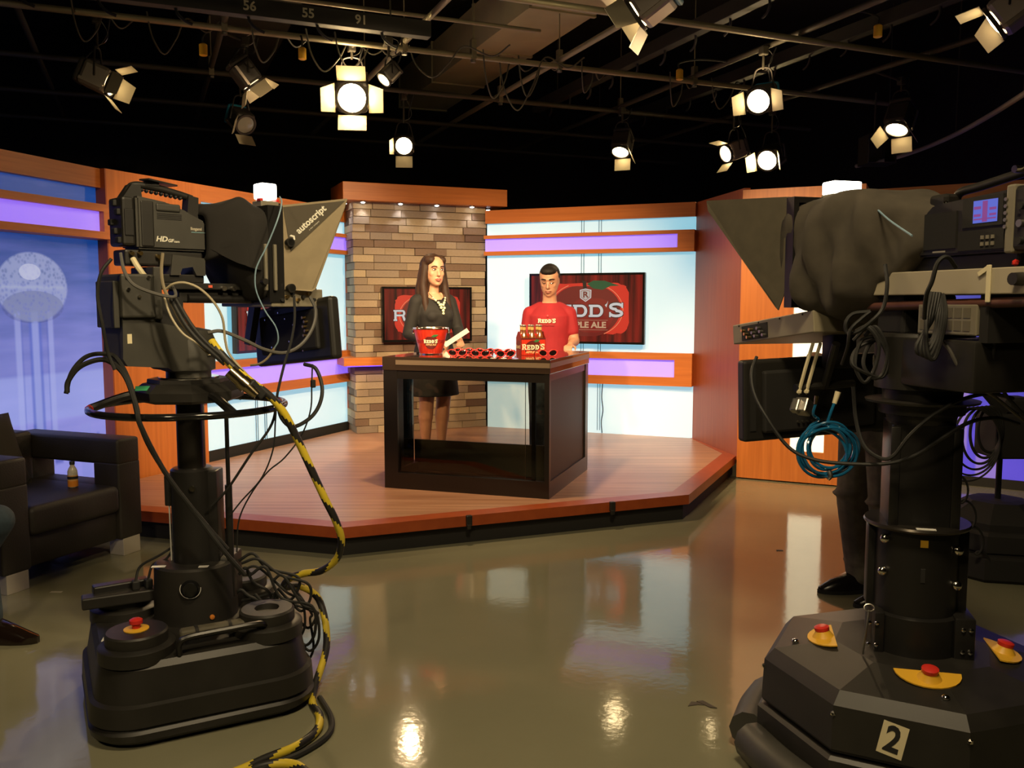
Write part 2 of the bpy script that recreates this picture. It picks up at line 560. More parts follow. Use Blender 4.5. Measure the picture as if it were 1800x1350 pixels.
# ------------------------------------------------------------------ brick column
BR = [M('brick_tan', '#a39078', 0.85, var=0.16, vscale=(14, 14, 30), bump=0.5), M('brick_sand', '#b3a082', 0.85, var=0.14, vscale=(14, 14, 30), bump=0.5),
      M('brick_brown', '#7d6653', 0.85, var=0.18, vscale=(14, 14, 30), bump=0.5), M('brick_umber', '#664f42', 0.85, var=0.18, vscale=(14, 14, 30), bump=0.5),
      M('brick_greige', '#928270', 0.85, var=0.14, vscale=(14, 14, 30), bump=0.5)]
bc, L = wall_thing('brick_column', 'tan and brown stacked brick column with an orange wood cap', (-1.56, 8.78), (-0.28, 9.32))
bc['category'] = 'column'
part_box('mortar_core', M('mortar', '#6a543e', 0.95, var=0.2), bc, 0.025, L - 0.03, 0.018, 0.40, SZ, 2.5)
brick_me = []
for m_ in BR:
    bm = bm_new(); box(bm, (0, 0, 0), (1, 1, 1))
    me = bpy.data.meshes.new('brick'); bm.to_mesh(me); bm.free(); me.materials.append(m_); brick_me.append(me)
bev = []
def brick(x0, x1, y0, y1, z0, z1, k):
    o = link('brick', brick_me[k], bc, ((x0 + x1) / 2, (y0 + y1) / 2, (z0 + z1) / 2))
    o.scale = (x1 - x0, y1 - y0, z1 - z0)
    return o
rb = random.Random(21)
NR = 31; rh = (2.497 - SZ) / NR
for r in range(NR):
    z0 = SZ + r * rh + 0.003; z1 = SZ + (r + 1) * rh - 0.003
    x = -rb.uniform(0.0, 0.02)
    end = L + rb.uniform(-0.012, 0.012)
    first = True
    while x < end - 0.02:
        w = rb.choice((0.16, 0.22, 0.27, 0.31, 0.34, 0.38))
        if first:
            w *= rb.uniform(0.45, 0.9)
        x1 = min(end, x + w)
        if end - x1 < 0.09:
            x1 = end
        k = rb.choices(range(5), (30, 24, 17, 9, 20))[0]
        y0 = rb.uniform(-0.012, 0.008)
        dep = (0.11 if r % 2 else 0.2) if first else 0.09
        if x1 == end:
            dep = 0.2 if r % 2 else 0.12
        brick(x, x1 - (0.005 if x1 != end else 0), y0, y0 + dep, z0, z1, k)
        if first:
            brick(x + rb.uniform(0.0, 0.008), 0.1, y0 + dep + 0.006, 0.38, z0, z1, rb.choices(range(5), (30, 24, 17, 9, 20))[0])
        first = False
        x = x1
cap = obj('wood_cap', (lambda b: (bx(b, -0.13, L + 0.20, -0.12, 0.46, 2.492, 2.665, 0.003, 1), b)[1])(bm_new()), WOODH, bc)
PUCK = M('puck_light_lens', (0.9, 0.9, 0.9), 0.3, emit=(0.92, 0.95, 1.0), strength=14.0)
for (lx, ly) in ((-0.065, 0.12), (0.08, -0.06), (0.46, -0.06), (0.84, -0.06), (1.22, -0.06), (1.48, 0.15)):
    bm = bm_new(); lathe(bm, [(0.030, 0.0), (0.030, 0.012), (0.022, 0.014)], (lx, ly, 2.479), 14); p = obj('puck_light', bm, STEEL, cap, smooth=True)
    bm = bm_new(); lathe(bm, [(0.001, -0.008), (0.014, -0.006), (0.021, 0.0), (0.021, 0.002)], (lx, ly, 2.478), 14); obj('puck_lens', bm, PUCK, cap, smooth=True)
    wpos = bc.matrix_basis if False else None
    c_, s_ = math.cos(bc.rotation_euler.z), math.sin(bc.rotation_euler.z)
    wx, wy = -1.56 + lx * c_ - ly * s_, 8.78 + lx * s_ + ly * c_
    spot('puck_lamp', (wx, wy, 2.462), (wx, wy, 0.2), 2.6, 100, 0.8, (0.95, 0.95, 1.0), 0.02)
# wooden shelf around the column with a violet light under it
sh = obj('wood_shelf', (lambda b: (bx(b, -0.15, L + 0.02, -0.13, 0.30, 0.875, 0.955, 0.002, 1), b)[1])(bm_new()), WOODH, bc)
part_box('shelf_light', BLUESTRIP, sh, -0.10, L - 0.05, -0.06, -0.03, 0.862, 0.875)

# ------------------------------------------------------------------ printed skyline walls
def node_print(name, layers, base_top, base_bot, z_top, z_bot, strength):
    # flat backlit print: a vertical gradient sky with simple masks (rect / ellipse) laid over it, in wall coordinates x, z
    m = bpy.data.materials.new(name)
    m.use_nodes = True
    nt = m.node_tree
    b = nt.nodes['Principled BSDF']
    tc = nt.nodes.new('ShaderNodeTexCoord')
    sp = nt.nodes.new('ShaderNodeSeparateXYZ'); nt.links.new(tc.outputs['Object'], sp.inputs[0])
    def math_(op, a, b_=None, clamp=False):
        n = nt.nodes.new('ShaderNodeMath'); n.operation = op; n.use_clamp = clamp
        for i, q in enumerate((a, b_)):
            if q is None:
                continue
            if isinstance(q, (int, float)):
                n.inputs[i].default_value = q
            else:
                nt.links.new(q, n.inputs[i])
        return n.outputs[0]
    X, Z = sp.outputs['X'], sp.outputs['Z']
    mr = nt.nodes.new('ShaderNodeMapRange'); mr.inputs['From Min'].default_value = z_bot; mr.inputs['From Max'].default_value = z_top
    nt.links.new(Z, mr.inputs['Value'])
    nz = nt.nodes.new('ShaderNodeTexNoise'); nz.inputs['Scale'].default_value = 2.2; nz.inputs['Detail'].default_value = 6
    mp = nt.nodes.new('ShaderNodeMapping'); mp.inputs['Scale'].default_value = (0.6, 1, 5)
    nt.links.new(tc.outputs['Object'], mp.inputs[0]); nt.links.new(mp.outputs[0], nz.inputs[0])
    f = math_('ADD', mr.outputs[0], math_('MULTIPLY', math_('SUBTRACT', nz.outputs['Fac'], 0.5), 0.5))
    rp = nt.nodes.new('ShaderNodeValToRGB')
    rp.color_ramp.elements[0].color = lin(base_bot); rp.color_ramp.elements[1].color = lin(base_top)
    nt.links.new(f, rp.inputs[0])
    cur = rp.outputs[0]
    vz = nt.nodes.new('ShaderNodeTexVoronoi'); vz.inputs['Scale'].default_value = 34
    nt.links.new(tc.outputs['Object'], vz.inputs[0])
    for kind, x, z, w, h, col, amt, tex in layers:
        if kind == 'ell':
            dx = math_('DIVIDE', math_('SUBTRACT', X, x), w); dz = math_('DIVIDE', math_('SUBTRACT', Z, z), h)
            d = math_('ADD', math_('MULTIPLY', dx, dx), math_('MULTIPLY', dz, dz))
            k = math_('MULTIPLY', math_('SUBTRACT', 1.0, d), 9.0, True)
        else:
            kx = math_('MULTIPLY', math_('SUBTRACT', w, math_('ABSOLUTE', math_('SUBTRACT', X, x))), 60.0, True)
            kz = math_('MULTIPLY', math_('SUBTRACT', h, math_('ABSOLUTE', math_('SUBTRACT', Z, z))), 40.0, True)
            k = math_('MULTIPLY', kx, kz)
        if tex:
            k = math_('MULTIPLY', k, math_('ADD', 1 - tex, math_('MULTIPLY', math_('MULTIPLY', vz.outputs['Distance'], 1.8), tex), True))
        k = math_('MULTIPLY', k, amt)
        mx = nt.nodes.new('ShaderNodeMix'); mx.data_type = 'RGBA'
        nt.links.new(k, mx.inputs['Factor'])
        nt.links.new(cur, mx.inputs['A']); mx.inputs['B'].default_value = lin(col)
        cur = mx.outputs['Result']
    nt.links.new(cur, b.inputs['Base Color']); nt.links.new(cur, b.inputs['Emission Color'])
    b.inputs['Emission Strength'].default_value = strength
    b.inputs['Roughness'].default_value = 0.35
    return m

# left skyline wall; x runs from the pillar end (x = 0 side nearest the camera is negative)
wt, L = wall_thing('skyline_wall', 'blue skyline print wall with a ball topped tower beside the armchair', (-3.62, 4.25), (-2.98, 6.42))
wt['category'] = 'set wall'
TX = L - 0.62
layers = []
for i in range(26):
    rr = random.Random(i)
    layers.append(('rect', rr.uniform(0, L), rr.uniform(0.30, 0.52), rr.uniform(0.02, 0.07), rr.uniform(0.05, 0.22), rr.choice(('#1d3aa0', '#24489c', '#7f8ce0', '#1c2f86')), 0.62, 0.0))
layers += [('rect', L / 2, 0.86, L, 0.17, '#8fa3ee', 0.5, 0.0),
           ('rect', TX, 0.95, 0.060, 0.50, '#4a62c4', 0.7, 0.0), ('rect', TX, 0.95, 0.036, 0.50, '#94a4ea', 0.6, 0.0), ('rect', TX - 0.14, 0.95, 0.032, 0.50, '#94a4ea', 0.55, 0.0), ('rect', TX - 0.11, 0.95, 0.012, 0.50, '#3f58ba', 0.5, 0.0), ('rect', TX + 0.13, 0.95, 0.030, 0.50, '#94a4ea', 0.55, 0.0), ('rect', TX + 0.10, 0.95, 0.012, 0.50, '#3f58ba', 0.5, 0.0),
           ('ell', TX, 1.60, 0.30, 0.235, '#8fa0d2', 0.75, 0.75), ('ell', TX, 1.47, 0.26, 0.11, '#20306e', 0.32, 0.7), ('rect', TX, 1.60, 0.27, 0.018, '#9fb0dd', 0.6, 0.4), ('ell', TX - 0.02, 1.70, 0.09, 0.055, '#b9c6ee', 0.6, 0.0)]
PRINTL = node_print('skyline_print', layers, '#164493', '#8f96f0', 2.0, 0.35, 0.72)
part_box('print_panel', PRINTL, wt, 0, L, 0.0, 0.03, 0.0, 2.40)
part_box('header', WOODH, wt, 0, L, -0.05, 0.06, 2.315, 2.45)
light_band(wt, 0, L - 0.02, 1.945, 2.185, 1.995, 2.135, 0, 0.11, 0.16)

# right skyline wall
wq, L = wall_thing('skyline_wall', 'blue skyline print wall behind the second camera and right of the orange panel', (2.86, 7.72), (4.6, 6.62))
wq['category'] = 'set wall'
layers = []
for i in range(14):
    rr = random.Random(100 + i)
    layers.append(('rect', rr.uniform(0, L), rr.uniform(0.2, 0.7), rr.uniform(0.02, 0.09), rr.uniform(0.1, 0.35), rr.choice(('#2c3ac0', '#8a7fd8', '#2a35a8', '#a58fd0')), 0.5, 0.0))
PRINTR = node_print('skyline_print_violet', layers, '#27409a', '#5a4fe0', 2.1, 0.25, 0.55)
part_box('print_panel', PRINTR, wq, 0, L, 0.0, 0.03, 0.07, 2.40)
part_box('base_strip', BLK2, wq, 0, L, -0.02, 0.03, 0.0, 0.075)
part_box('header', WOODH, wq, 0, L, -0.05, 0.06, 2.28, 2.45)
light_band(wq, 0, L, 1.945, 2.165, 1.995, 2.125, 0.1, 0.0, 0.10)
# ------------------------------------------------------------------ brand mark pieces (flat print)
def flat_poly(name, pts, mat, parent, y=0.0, hole=None, thick=0.001):
    # flat outline in local x, z, a sheet with a little thickness, facing -y
    bm = bm_new()
    prism_xz(bm, pts, y - thick, y)
    return obj(name, bm, mat, parent)

def ell_pts(cx, cz, rx, rz, n=40, a0=0.0, a1=360.0):
    return [(cx + rx * math.cos(R(a0 + (a1 - a0) * k / n)), cz + rz * math.sin(R(a0 + (a1 - a0) * k / n))) for k in range(n + (0 if a1 - a0 >= 360 else 1))]

def arc_band(name, cx, cz, rx, rz, w, a0, a1, mat, parent, y, n=30):
    o_ = ell_pts(cx, cz, rx, rz, n, a0, a1); i_ = ell_pts(cx, cz, rx - w, rz - w, n, a0, a1)
    bm = bm_new()
    for k in range(n):
        q = [o_[k], o_[k + 1], i_[k + 1], i_[k]]
        prism_xz(bm, q, y - 0.001, y)
    return obj(name, bm, mat, parent)

def apple_pts(cx, cz, w, h, n=48):
    pts = []
    for k in range(n):
        a = 2 * math.pi * k / n
        r = 1.0 - 0.10 * math.exp(-((a - math.pi / 2) / 0.35) ** 2) - 0.07 * math.exp(-((a - 3 * math.pi / 2) / 0.3) ** 2)
        x = math.cos(a) * r * (1.0 + 0.06 * math.sin(a)); z = math.sin(a) * r
        pts.append((cx + x * w / 2, cz + z * h / 2))
    return pts

def screen_material(name, strength):
    m = bpy.data.materials.new(name)
    m.use_nodes = True
    nt = m.node_tree
    b = nt.nodes['Principled BSDF']
    tc = nt.nodes.new('ShaderNodeTexCoord')
    mp = nt.nodes.new('ShaderNodeMapping'); mp.inputs['Scale'].default_value = (16, 1, 0.8)
    nz = nt.nodes.new('ShaderNodeTexNoise'); nz.inputs['Scale'].default_value = 1.0; nz.inputs['Detail'].default_value = 4
    nt.links.new(tc.outputs['Object'], mp.inputs[0]); nt.links.new(mp.outputs[0], nz.inputs[0])
    rp = nt.nodes.new('ShaderNodeValToRGB')
    rp.color_ramp.elements[0].position = 0.36; rp.color_ramp.elements[1].position = 0.7
    rp.color_ramp.elements[0].color = (0.020, 0.002, 0.002, 1); rp.color_ramp.elements[1].color = (0.24, 0.010, 0.006, 1)
    nt.links.new(nz.outputs['Fac'], rp.inputs[0])
    nt.links.new(rp.outputs[0], b.inputs['Emission Color'])
    b.inputs['Emission Strength'].default_value = strength
    b.inputs['Base Color'].default_value = (0.01, 0.01, 0.01, 1)
    b.inputs['Roughness'].default_value = 0.2
    return m
SCR = screen_material('tv_picture_red', 1.0)
def EM(name, c, s=1.0):
    return M(name, (0.01, 0.01, 0.01), 0.3, emit=c, strength=s)
S_RED, S_DARK, S_APPLE, S_LEAF, S_WHITE, S_TAN, S_OUT, S_LINE = (EM('picture_red', (0.60, 0.022, 0.010)), EM('picture_maroon', (0.028, 0.003, 0.003)), EM('picture_apple', (0.15, 0.008, 0.006)),
    EM('picture_leaf', (0.008, 0.07, 0.022)), EM('picture_white', (0.55, 0.52, 0.50)), EM('picture_tan', (0.50, 0.30, 0.17)), EM('picture_black', (0.01, 0.004, 0.003)), EM('picture_orange_line', (0.75, 0.20, 0.09)))

def slab_word(parent, mat, x0, x1, zc, h, y, name='lettering', outline=None, thick=0.0008):
    # REDD'S in heavy wide slab letters, drawn between x0 and x1, centre height zc, letter height h, facing -y
    W = x1 - x0
    def put(mt, grow, yy, nm):
        bm = bm_new()
        st_ = h * 0.25 + grow * 2          # stem width
        th = h * 0.195 + grow * 2           # bar height
        def bar(xa, xb, za, zb):
            bx(bm, xa, xb, yy - thick, yy, za, zb)
        def bowl(xa, xb, za, zb):
            # D / R bowl: band of a half ellipse
            n = 12; rz = (zb - za) / 2; rx = xb - xa; cz = (za + zb) / 2
            for k in range(n):
                a, b_ = R(-90 + 180 * k / n), R(-90 + 180 * (k + 1) / n)
                q = [(xa + rx * math.cos(a), cz + rz * math.sin(a)), (xa + rx * math.cos(b_), cz + rz * math.sin(b_)),
                     (xa + (rx - st_) * math.cos(b_), cz + (rz - th) * math.sin(b_)), (xa + (rx - st_) * math.cos(a), cz + (rz - th) * math.sin(a))]
                prism_xz(bm, q, yy - thick, yy)
        widths = {'R': 0.205, 'E': 0.165, 'D': 0.185, "'": 0.05, 'S': 0.175}
        x = x0
        g = grow
        for ch in "REDD'S":
            w = widths[ch] * W
            hh = h * (1.16 if ch in 'RS' else 1.0)
            a, b_ = x - g, x + w - 0.018 * W + g
            za, zb = zc - h / 2 - g, zc - h / 2 + hh + g
            if ch in 'RED':
                sx = a + h * 0.09
                bar(sx, sx + st_, za, zb)
                bar(a, sx + st_ + h * 0.06, za, za + th * 0.8); bar(a, sx + st_, zb - th * 0.8, zb)
                if ch == 'E':
                    bar(sx, b_, zb - th, zb); bar(sx, b_, za, za + th); bar(sx, b_ - 0.03 * W, (za + zb) / 2 - th / 2, (za + zb) / 2 + th / 2)
                    bar(b_ - st_ * 0.6, b_, zb - th * 1.75, zb); bar(b_ - st_ * 0.6, b_, za, za + th * 1.75)
                elif ch == 'D':
                    mid = b_ - (zb - za) * 0.50
                    mid = max(mid, sx + st_ * 0.8)
                    bar(sx, mid, zb - th, zb); bar(sx, mid, za, za + th); bowl(mid, b_, za, zb)
                else:
                    rz0 = za + (zb - za) * 0.42
                    mid = b_ - (zb - za) * 0.34
                    bar(sx, mid, zb - th, zb); bar(sx, mid, rz0, rz0 + th); bowl(mid, b_ - 0.012 * W, rz0, zb)
                    prism_xz(bm, [(mid - st_ * 0.5, rz0 + th), (mid + st_ * 0.5, rz0 + th), (b_, za), (b_ - st_ * 1.15, za)], yy - thick, yy)
                    bar(b_ - st_ * 1.2, b_ + h * 0.07, za, za + th * 0.8)
            elif ch == "'":
                prism_xz(bm, [(a, zb - h * 0.02), (b_ - 0.2 * w, zb + h * 0.10), (b_ + 0.1 * w, zb + h * 0.32), (a + 0.35 * w, zb - h * 0.22)], yy - thick, yy)
            else:
                pts = []
                r_x = (b_ - a) / 2 - st_ * 0.35; cx = (a + b_) / 2; hz = (zb - za)
                path = []
                for k in range(9):
                    t = R(25 + 245 * k / 8); path.append((cx + r_x * math.cos(t), za + hz * 0.735 + (hz * 0.265 - th / 2) * math.sin(t)))
                for k in range(9):
                    t = R(90 - 245 * k / 8); path.append((cx + r_x * math.cos(t), za + hz * 0.265 + (hz * 0.265 - th / 2) * math.sin(t)))
                for k in range(len(path) - 1):
                    p, q = Vector(path[k]), Vector(path[k + 1])
                    d = (q - p)
                    if d.length < 1e-6:
                        continue
                    d.normalize(); nrm = Vector((-d.y, d.x)) * th * 0.56; e = d * th * 0.14
                    prism_xz(bm, [tuple(p - e - nrm), tuple(q + e - nrm), tuple(q + e + nrm), tuple(p - e + nrm)], yy - thick, yy)
                bar(b_ - st_ * 0.55, b_, zb - hz * 0.36, zb); bar(a, a + st_ * 0.55, za, za + hz * 0.36)
            x += w
        return obj(nm, bm, mt, parent)
    if outline:
        put(outline, h * 0.045, y + thick, 'lettering_outline')
    return put(mat, 0.0, y, name)

def tv(label, w, h, loc, rotz, depth=0.05):
    t = thing('wall_screen', label, 'television', loc, rotz)
    bm = bm_new(); bx(bm, -w / 2, w / 2, 0.002, depth, -h / 2, h / 2, 0.006); obj('casing', bm, BLK, t)
    b = 0.022
    for q in ((-w / 2, w / 2, h / 2 - b, h / 2), (-w / 2, w / 2, -h / 2, -h / 2 + b), (-w / 2, -w / 2 + b, -h / 2 + b, h / 2 - b), (w / 2 - b, w / 2, -h / 2 + b, h / 2 - b)):
        part_box('bezel', BLKG, t, q[0], q[1], -0.006, 0.004, q[2], q[3])
    W, H = w - 2 * b, h - 2 * b
    s = part_box('screen', SCR, t, -W / 2, W / 2, -0.001, 0.003, -H / 2, H / 2)
    rr = random.Random(3)
    sp = []
    for k in range(44):
        a = 2 * math.pi * k / 44
        rx = 0.385 * W * (abs(math.cos(a)) ** 0.35) * (1 if math.cos(a) > 0 else -1)
        rz = 0.385 * H * (abs(math.sin(a)) ** 0.35) * (1 if math.sin(a) > 0 else -1)
        sp.append((rx + rr.uniform(-0.008, 0.008) * W, rz + rr.uniform(-0.012, 0.012) * H))
    flat_poly('brush_patch', sp, S_RED, s, -0.0015)
    flat_poly('apple_shape', apple_pts(0.0, -0.035 * H, 0.62 * W, 0.82 * H), S_APPLE, s, -0.0030)
    flat_poly('apple_shade', apple_pts(0.05 * W, -0.10 * H, 0.40 * W, 0.56 * H), EM('picture_apple_mid', (0.20, 0.010, 0.007)), s, -0.0042)
    arc_band('ring_line', 0, -0.02 * H, 0.335 * W, 0.42 * H, 0.006 * W, -60, 62, S_LINE, s, -0.0042)
    arc_band('ring_line', 0, -0.02 * H, 0.335 * W, 0.42 * H, 0.006 * W, 118, 240, S_LINE, s, -0.0042)
    flat_poly('apple_stem', [(-0.02 * W, 0.26 * H), (0.012 * W, 0.26 * H), (0.006 * W, 0.40 * H), (-0.03 * W, 0.42 * H)], S_OUT, s, -0.0054)
    flat_poly('apple_leaf', [(0.01 * W, 0.37 * H), (0.07 * W, 0.42 * H), (0.17 * W, 0.415 * H), (0.30 * W, 0.34 * H), (0.22 * W, 0.335 * H), (0.15 * W, 0.28 * H), (0.07 * W, 0.30 * H)], S_LEAF, s, -0.0054)
    shp = lambda k: [(-0.052 * W * k, (0.205 + 0.075 * k) * H), (0, (0.205 + 0.095 * k) * H), (0.052 * W * k, (0.205 + 0.075 * k) * H), (0.050 * W * k, (0.205 - 0.045 * k) * H), (0, (0.205 - 0.105 * k) * H), (-0.050 * W * k, (0.205 - 0.045 * k) * H)]
    flat_poly('shield', shp(1.0), S_WHITE, s, -0.0066)
    flat_poly('shield_inner', shp(0.84), EM('picture_brick', (0.26, 0.07, 0.045)), s, -0.0072)
    flat_poly('shield_face', shp(0.74), EM('picture_grey', (0.42, 0.38, 0.34)), s, -0.0078)
    lettering('R', EM('picture_brown', (0.16, 0.03, 0.02)), s, (0, -0.0086, 0.205 * H), FACE, 0.125 * H, 0.004 * H, 0.0004, 1.15)
    slab_word(s, S_WHITE, -0.40 * W, 0.375 * W, -0.035 * H, 0.185 * H, -0.0075, outline=S_OUT)
    part_box('rule_line', S_TAN, s, -0.2 * W, 0.2 * W, -0.0064, -0.0056, -0.177 * H, -0.173 * H)
    part_box('rule_line', S_TAN, s, -0.2 * W, 0.2 * W, -0.0064, -0.0056, -0.322 * H, -0.318 * H)
    lettering('APPLE ALE', S_TAN, s, (0, -0.0066, -0.25 * H), FACE, 0.125 * H, 0.0045 * H, 0.0004, 1.12)
    return t

ang_r = wr.rotation_euler.z
def on_wall(w, x, y, z):
    a = w.rotation_euler.z
    return (w.location.x + x * math.cos(a) - y * math.sin(a), w.location.y + x * math.sin(a) + y * math.cos(a), z)
tv('large flat screen with red apple ale advert on the cyan wall', 1.19, 0.70, on_wall(wr, 1.12, -0.135, 1.44), ang_r)
tv('flat screen with red apple ale advert mounted on the brick column', 0.95, 0.555, on_wall(bc, 0.73, -0.075, 1.38), bc.rotation_euler.z)
tv('flat screen with red apple ale advert on the angled wall behind the first camera', 1.10, 0.62, on_wall(wl, 1.76, -0.12, 1.375), wl.rotation_euler.z)
for w_, x_, zc in ((wr, 1.12, 1.44), (wl, 1.76, 1.375)):
    part_box('screen_mount', BLKM, w_, x_ - 0.2, x_ + 0.2, -0.095, 0.0, zc - 0.12, zc + 0.12)
part_box('screen_mount', BLKM, bc, 0.6, 0.86, -0.035, 0.02, 1.30, 1.46)

# ------------------------------------------------------------------ news desk
DK = M('desk_black_laminate', (0.014, 0.011, 0.009), 0.28, coat=0.15)
DTOP = M('desk_top_gloss', (0.035, 0.022, 0.015), 0.08, coat=0.5)
STRIP = M('desk_edge_strip', (0.16, 0.115, 0.075), 0.3)
SMOKE = glass('desk_front_glass', (0.92, 0.88, 0.80), tint=0.92)
DARKG = glass('desk_smoked_glass', (0.5, 0.5, 0.5), tint=0.35)
desk = thing('news_desk', 'black glass fronted presenter desk standing on the stage', 'desk', (-0.91, 6.20, SZ), math.atan2(-0.38, 1.16))
DW, DD, DH = 1.22, 1.12, 0.94
TH0 = 0.845
def dbox(n, m, *a, **k):
    return part_box(n, m, desk, *a, **k)
dbox('corner_post', DK, 0.0, 0.105, 0.0, 0.10, 0.0, TH0)
dbox('corner_post', DK, DW - 0.035, DW, 0.0, 0.035, 0.0, TH0)
dbox('corner_post', DK, DW - 0.05, DW, DD - 0.08, DD, 0.0, TH0)
dbox('corner_post', DK, 0.0, 0.02, 0.44, 0.46, 0.115, TH0)
dbox('plinth_rail', DK, 0.105, DW - 0.035, 0.0, 0.06, 0.0, 0.115)
dbox('plinth_rail', DK, DW - 0.06, DW, 0.035, DD - 0.08, 0.0, 0.115)
dbox('plinth_rail', DK, 0.0, 0.06, 0.10, DD - 0.06, 0.0, 0.115)
dbox('desk_floor', DK, 0.06, DW - 0.06, 0.06, DD - 0.03, 0.02, 0.05)
dbox('apron', DK, 0.105, DW - 0.035, 0.005, 0.05, TH0 - 0.06, TH0)
dbox('apron', DK, DW - 0.045, DW - 0.005, 0.035, DD - 0.08, TH0 - 0.05, TH0)
dbox('apron', DK, 0.06, DW - 0.05, DD - 0.05, DD, TH0 - 0.05, TH0)
dbox('low_inner_panel', M('desk_back_board', (0.10, 0.085, 0.06), 0.5), 0.03, DW - 0.06, 0.45, 0.47, 0.05, 0.285)
dbox('side_panel', M('desk_side_panel', (0.010, 0.009, 0.008), 0.45), DW - 0.03, DW - 0.012, 0.07, DD - 0.08, 0.115, TH0 - 0.05)
dbox('side_glass', DARKG, 0.02, 0.028, 0.10, 0.44, 0.115, TH0)
dbox('front_glass', SMOKE, 0.105, DW - 0.035, 0.024, 0.032, 0.115, TH0 - 0.055)
dbox('glass_mullion', BLKM, 1.085, 1.11, 0.036, 0.062, 0.115, TH0 - 0.06)
dbox('glass_edge', STEEL, 1.04, 1.043, 0.034, 0.04, 0.115, TH0 - 0.06)
top = dbox('desk_top', DTOP, -0.006, DW + 0.006, -0.006, DD + 0.006, TH0, DH, bevel=0.003)
part_box('edge_strip', STRIP, top, 0.10, DW + 0.009, -0.010, -0.004, DH - 0.055, DH - 0.022)
part_box('edge_strip', STRIP, top, DW + 0.004, DW + 0.010, -0.010, DD, DH - 0.055, DH - 0.022)
TZ = SZ + DH

# ------------------------------------------------------------------ things on the desk
PKRED = M('print_red', (0.56, 0.030, 0.012), 0.35, var=0.25, vscale=(70, 70, 3))
PKDARK = M('print_maroon', (0.10, 0.010, 0.008), 0.4)
PKWHITE = M('print_cream', (0.85, 0.78, 0.55), 0.5)
PKTAN = M('print_tan', (0.70, 0.45, 0.22), 0.5)
PKGREEN = M('print_green', (0.03, 0.14, 0.04), 0.5)

bk = thing('ice_bucket', 'red metal ice bucket with apple ale logo on the desk', 'bucket', (-0.60, 6.50, TZ))
bm = bm_new(); lathe(bm, [(0.080, 0.0), (0.084, 0.004), (0.127, 0.188), (0.123, 0.188), (0.080, 0.008), (0.001, 0.008)], seg=36); obj('bucket_body', bm, PKRED, bk, smooth=True)
bm = bm_new(); lathe(bm, [(0.124, 0.184), (0.131, 0.186), (0.133, 0.191), (0.130, 0.197), (0.124, 0.196), (0.122, 0.190)], seg=36); obj('rim', bm, CHROME, bk, smooth=True)
bm = bm_new(); lathe(bm, [(0.080, -0.0), (0.0865, 0.001), (0.0865, 0.007), (0.083, 0.010)], seg=36); obj('bottom_ring', bm, CHROME, bk, smooth=True)
for s_ in (-1, 1):
    bm = bm_new(); box(bm, (s_ * 0.129, 0, 0.168), (0.012, 0.04, 0.03), bevel=0.004); obj('handle_ear', bm, CHROME, bk)
def bucket_map(co):
    # wrap flat x, z art around the cone
    z = co.z
    r = 0.0845 + (0.127 - 0.084) * (z / 0.188) + 0.0012 + max(0.0, -co.y)
    a = co.x / (0.105 + 0.0)
    return Vector((r * math.sin(a), -r * math.cos(a), z))
def wrap(o, fn, cuts=2):
    me = o.data
    bm = bmesh.new(); bm.from_mesh(me)
    if cuts:
        bmesh.ops.subdivide_edges(bm, edges=bm.edges[:], cuts=cuts, use_grid_fill=True)
    for v in bm.verts:
        v.co = fn(v.co)
    bm.to_mesh(me); bm.free()
    return o
BROT = 0.10
def grid_disc(name, pts, mat, parent, y):
    # fan of an outline, subdivided so that it can be wrapped
    bm = bm_new()
    c = bm.verts.new((sum(p[0] for p in pts) / len(pts), y, sum(p[1] for p in pts) / len(pts)))
    prev = [c] * len(pts)
    for f in (0.34, 0.67, 1.0):
        ring = [bm.verts.new((c.co.x + (p[0] - c.co.x) * f, y, c.co.z + (p[1] - c.co.z) * f)) for p in pts]
        for k in range(len(pts)):
            j = (k + 1) % len(pts)
            if prev[0] is c:
                bm.faces.new((c, ring[k], ring[j]))
            else:
                bm.faces.new((prev[k], prev[j], ring[j], ring[k]))
        prev = ring
    return obj(name, bm, mat, parent)
art = link('logo_print', bpy.data.meshes.new('logo_print'), bk); art.data.materials.append(PKDARK)
art.rotation_euler = (0, 0, BROT)
wrap(grid_disc('print_band', [(-0.12, 0.083), (-0.06, 0.083), (0, 0.083), (0.06, 0.083), (0.12, 0.083), (0.12, 0.11), (0.06, 0.11), (0, 0.11), (-0.06, 0.11), (-0.12, 0.11)], M('print_dark_red', (0.28, 0.015, 0.01), 0.4), art, 0.0), bucket_map, 0)
wrap(grid_disc('apple_print', apple_pts(0, 0.088, 0.098, 0.098), PKDARK, art, -0.0008), bucket_map, 0)
wrap(grid_disc('leaf_print', [(0.0, 0.134), (0.02, 0.148), (0.05, 0.146), (0.036, 0.132), (0.018, 0.127)], PKGREEN, art, -0.0014), bucket_map, 0)
wrap(slab_word(art, PKWHITE, -0.052, 0.052, 0.097, 0.023, -0.0018), bucket_map, 0)
o_ = lettering('APPLE ALE', PKTAN, art, (0, 0, 0), (0, 0, 0), 0.0155, 0.0006, 0.0003, 1.1)
wrap(o_, lambda co: bucket_map(Vector((co.x, -0.0018 - co.z, 0.073 + co.y))), 0)

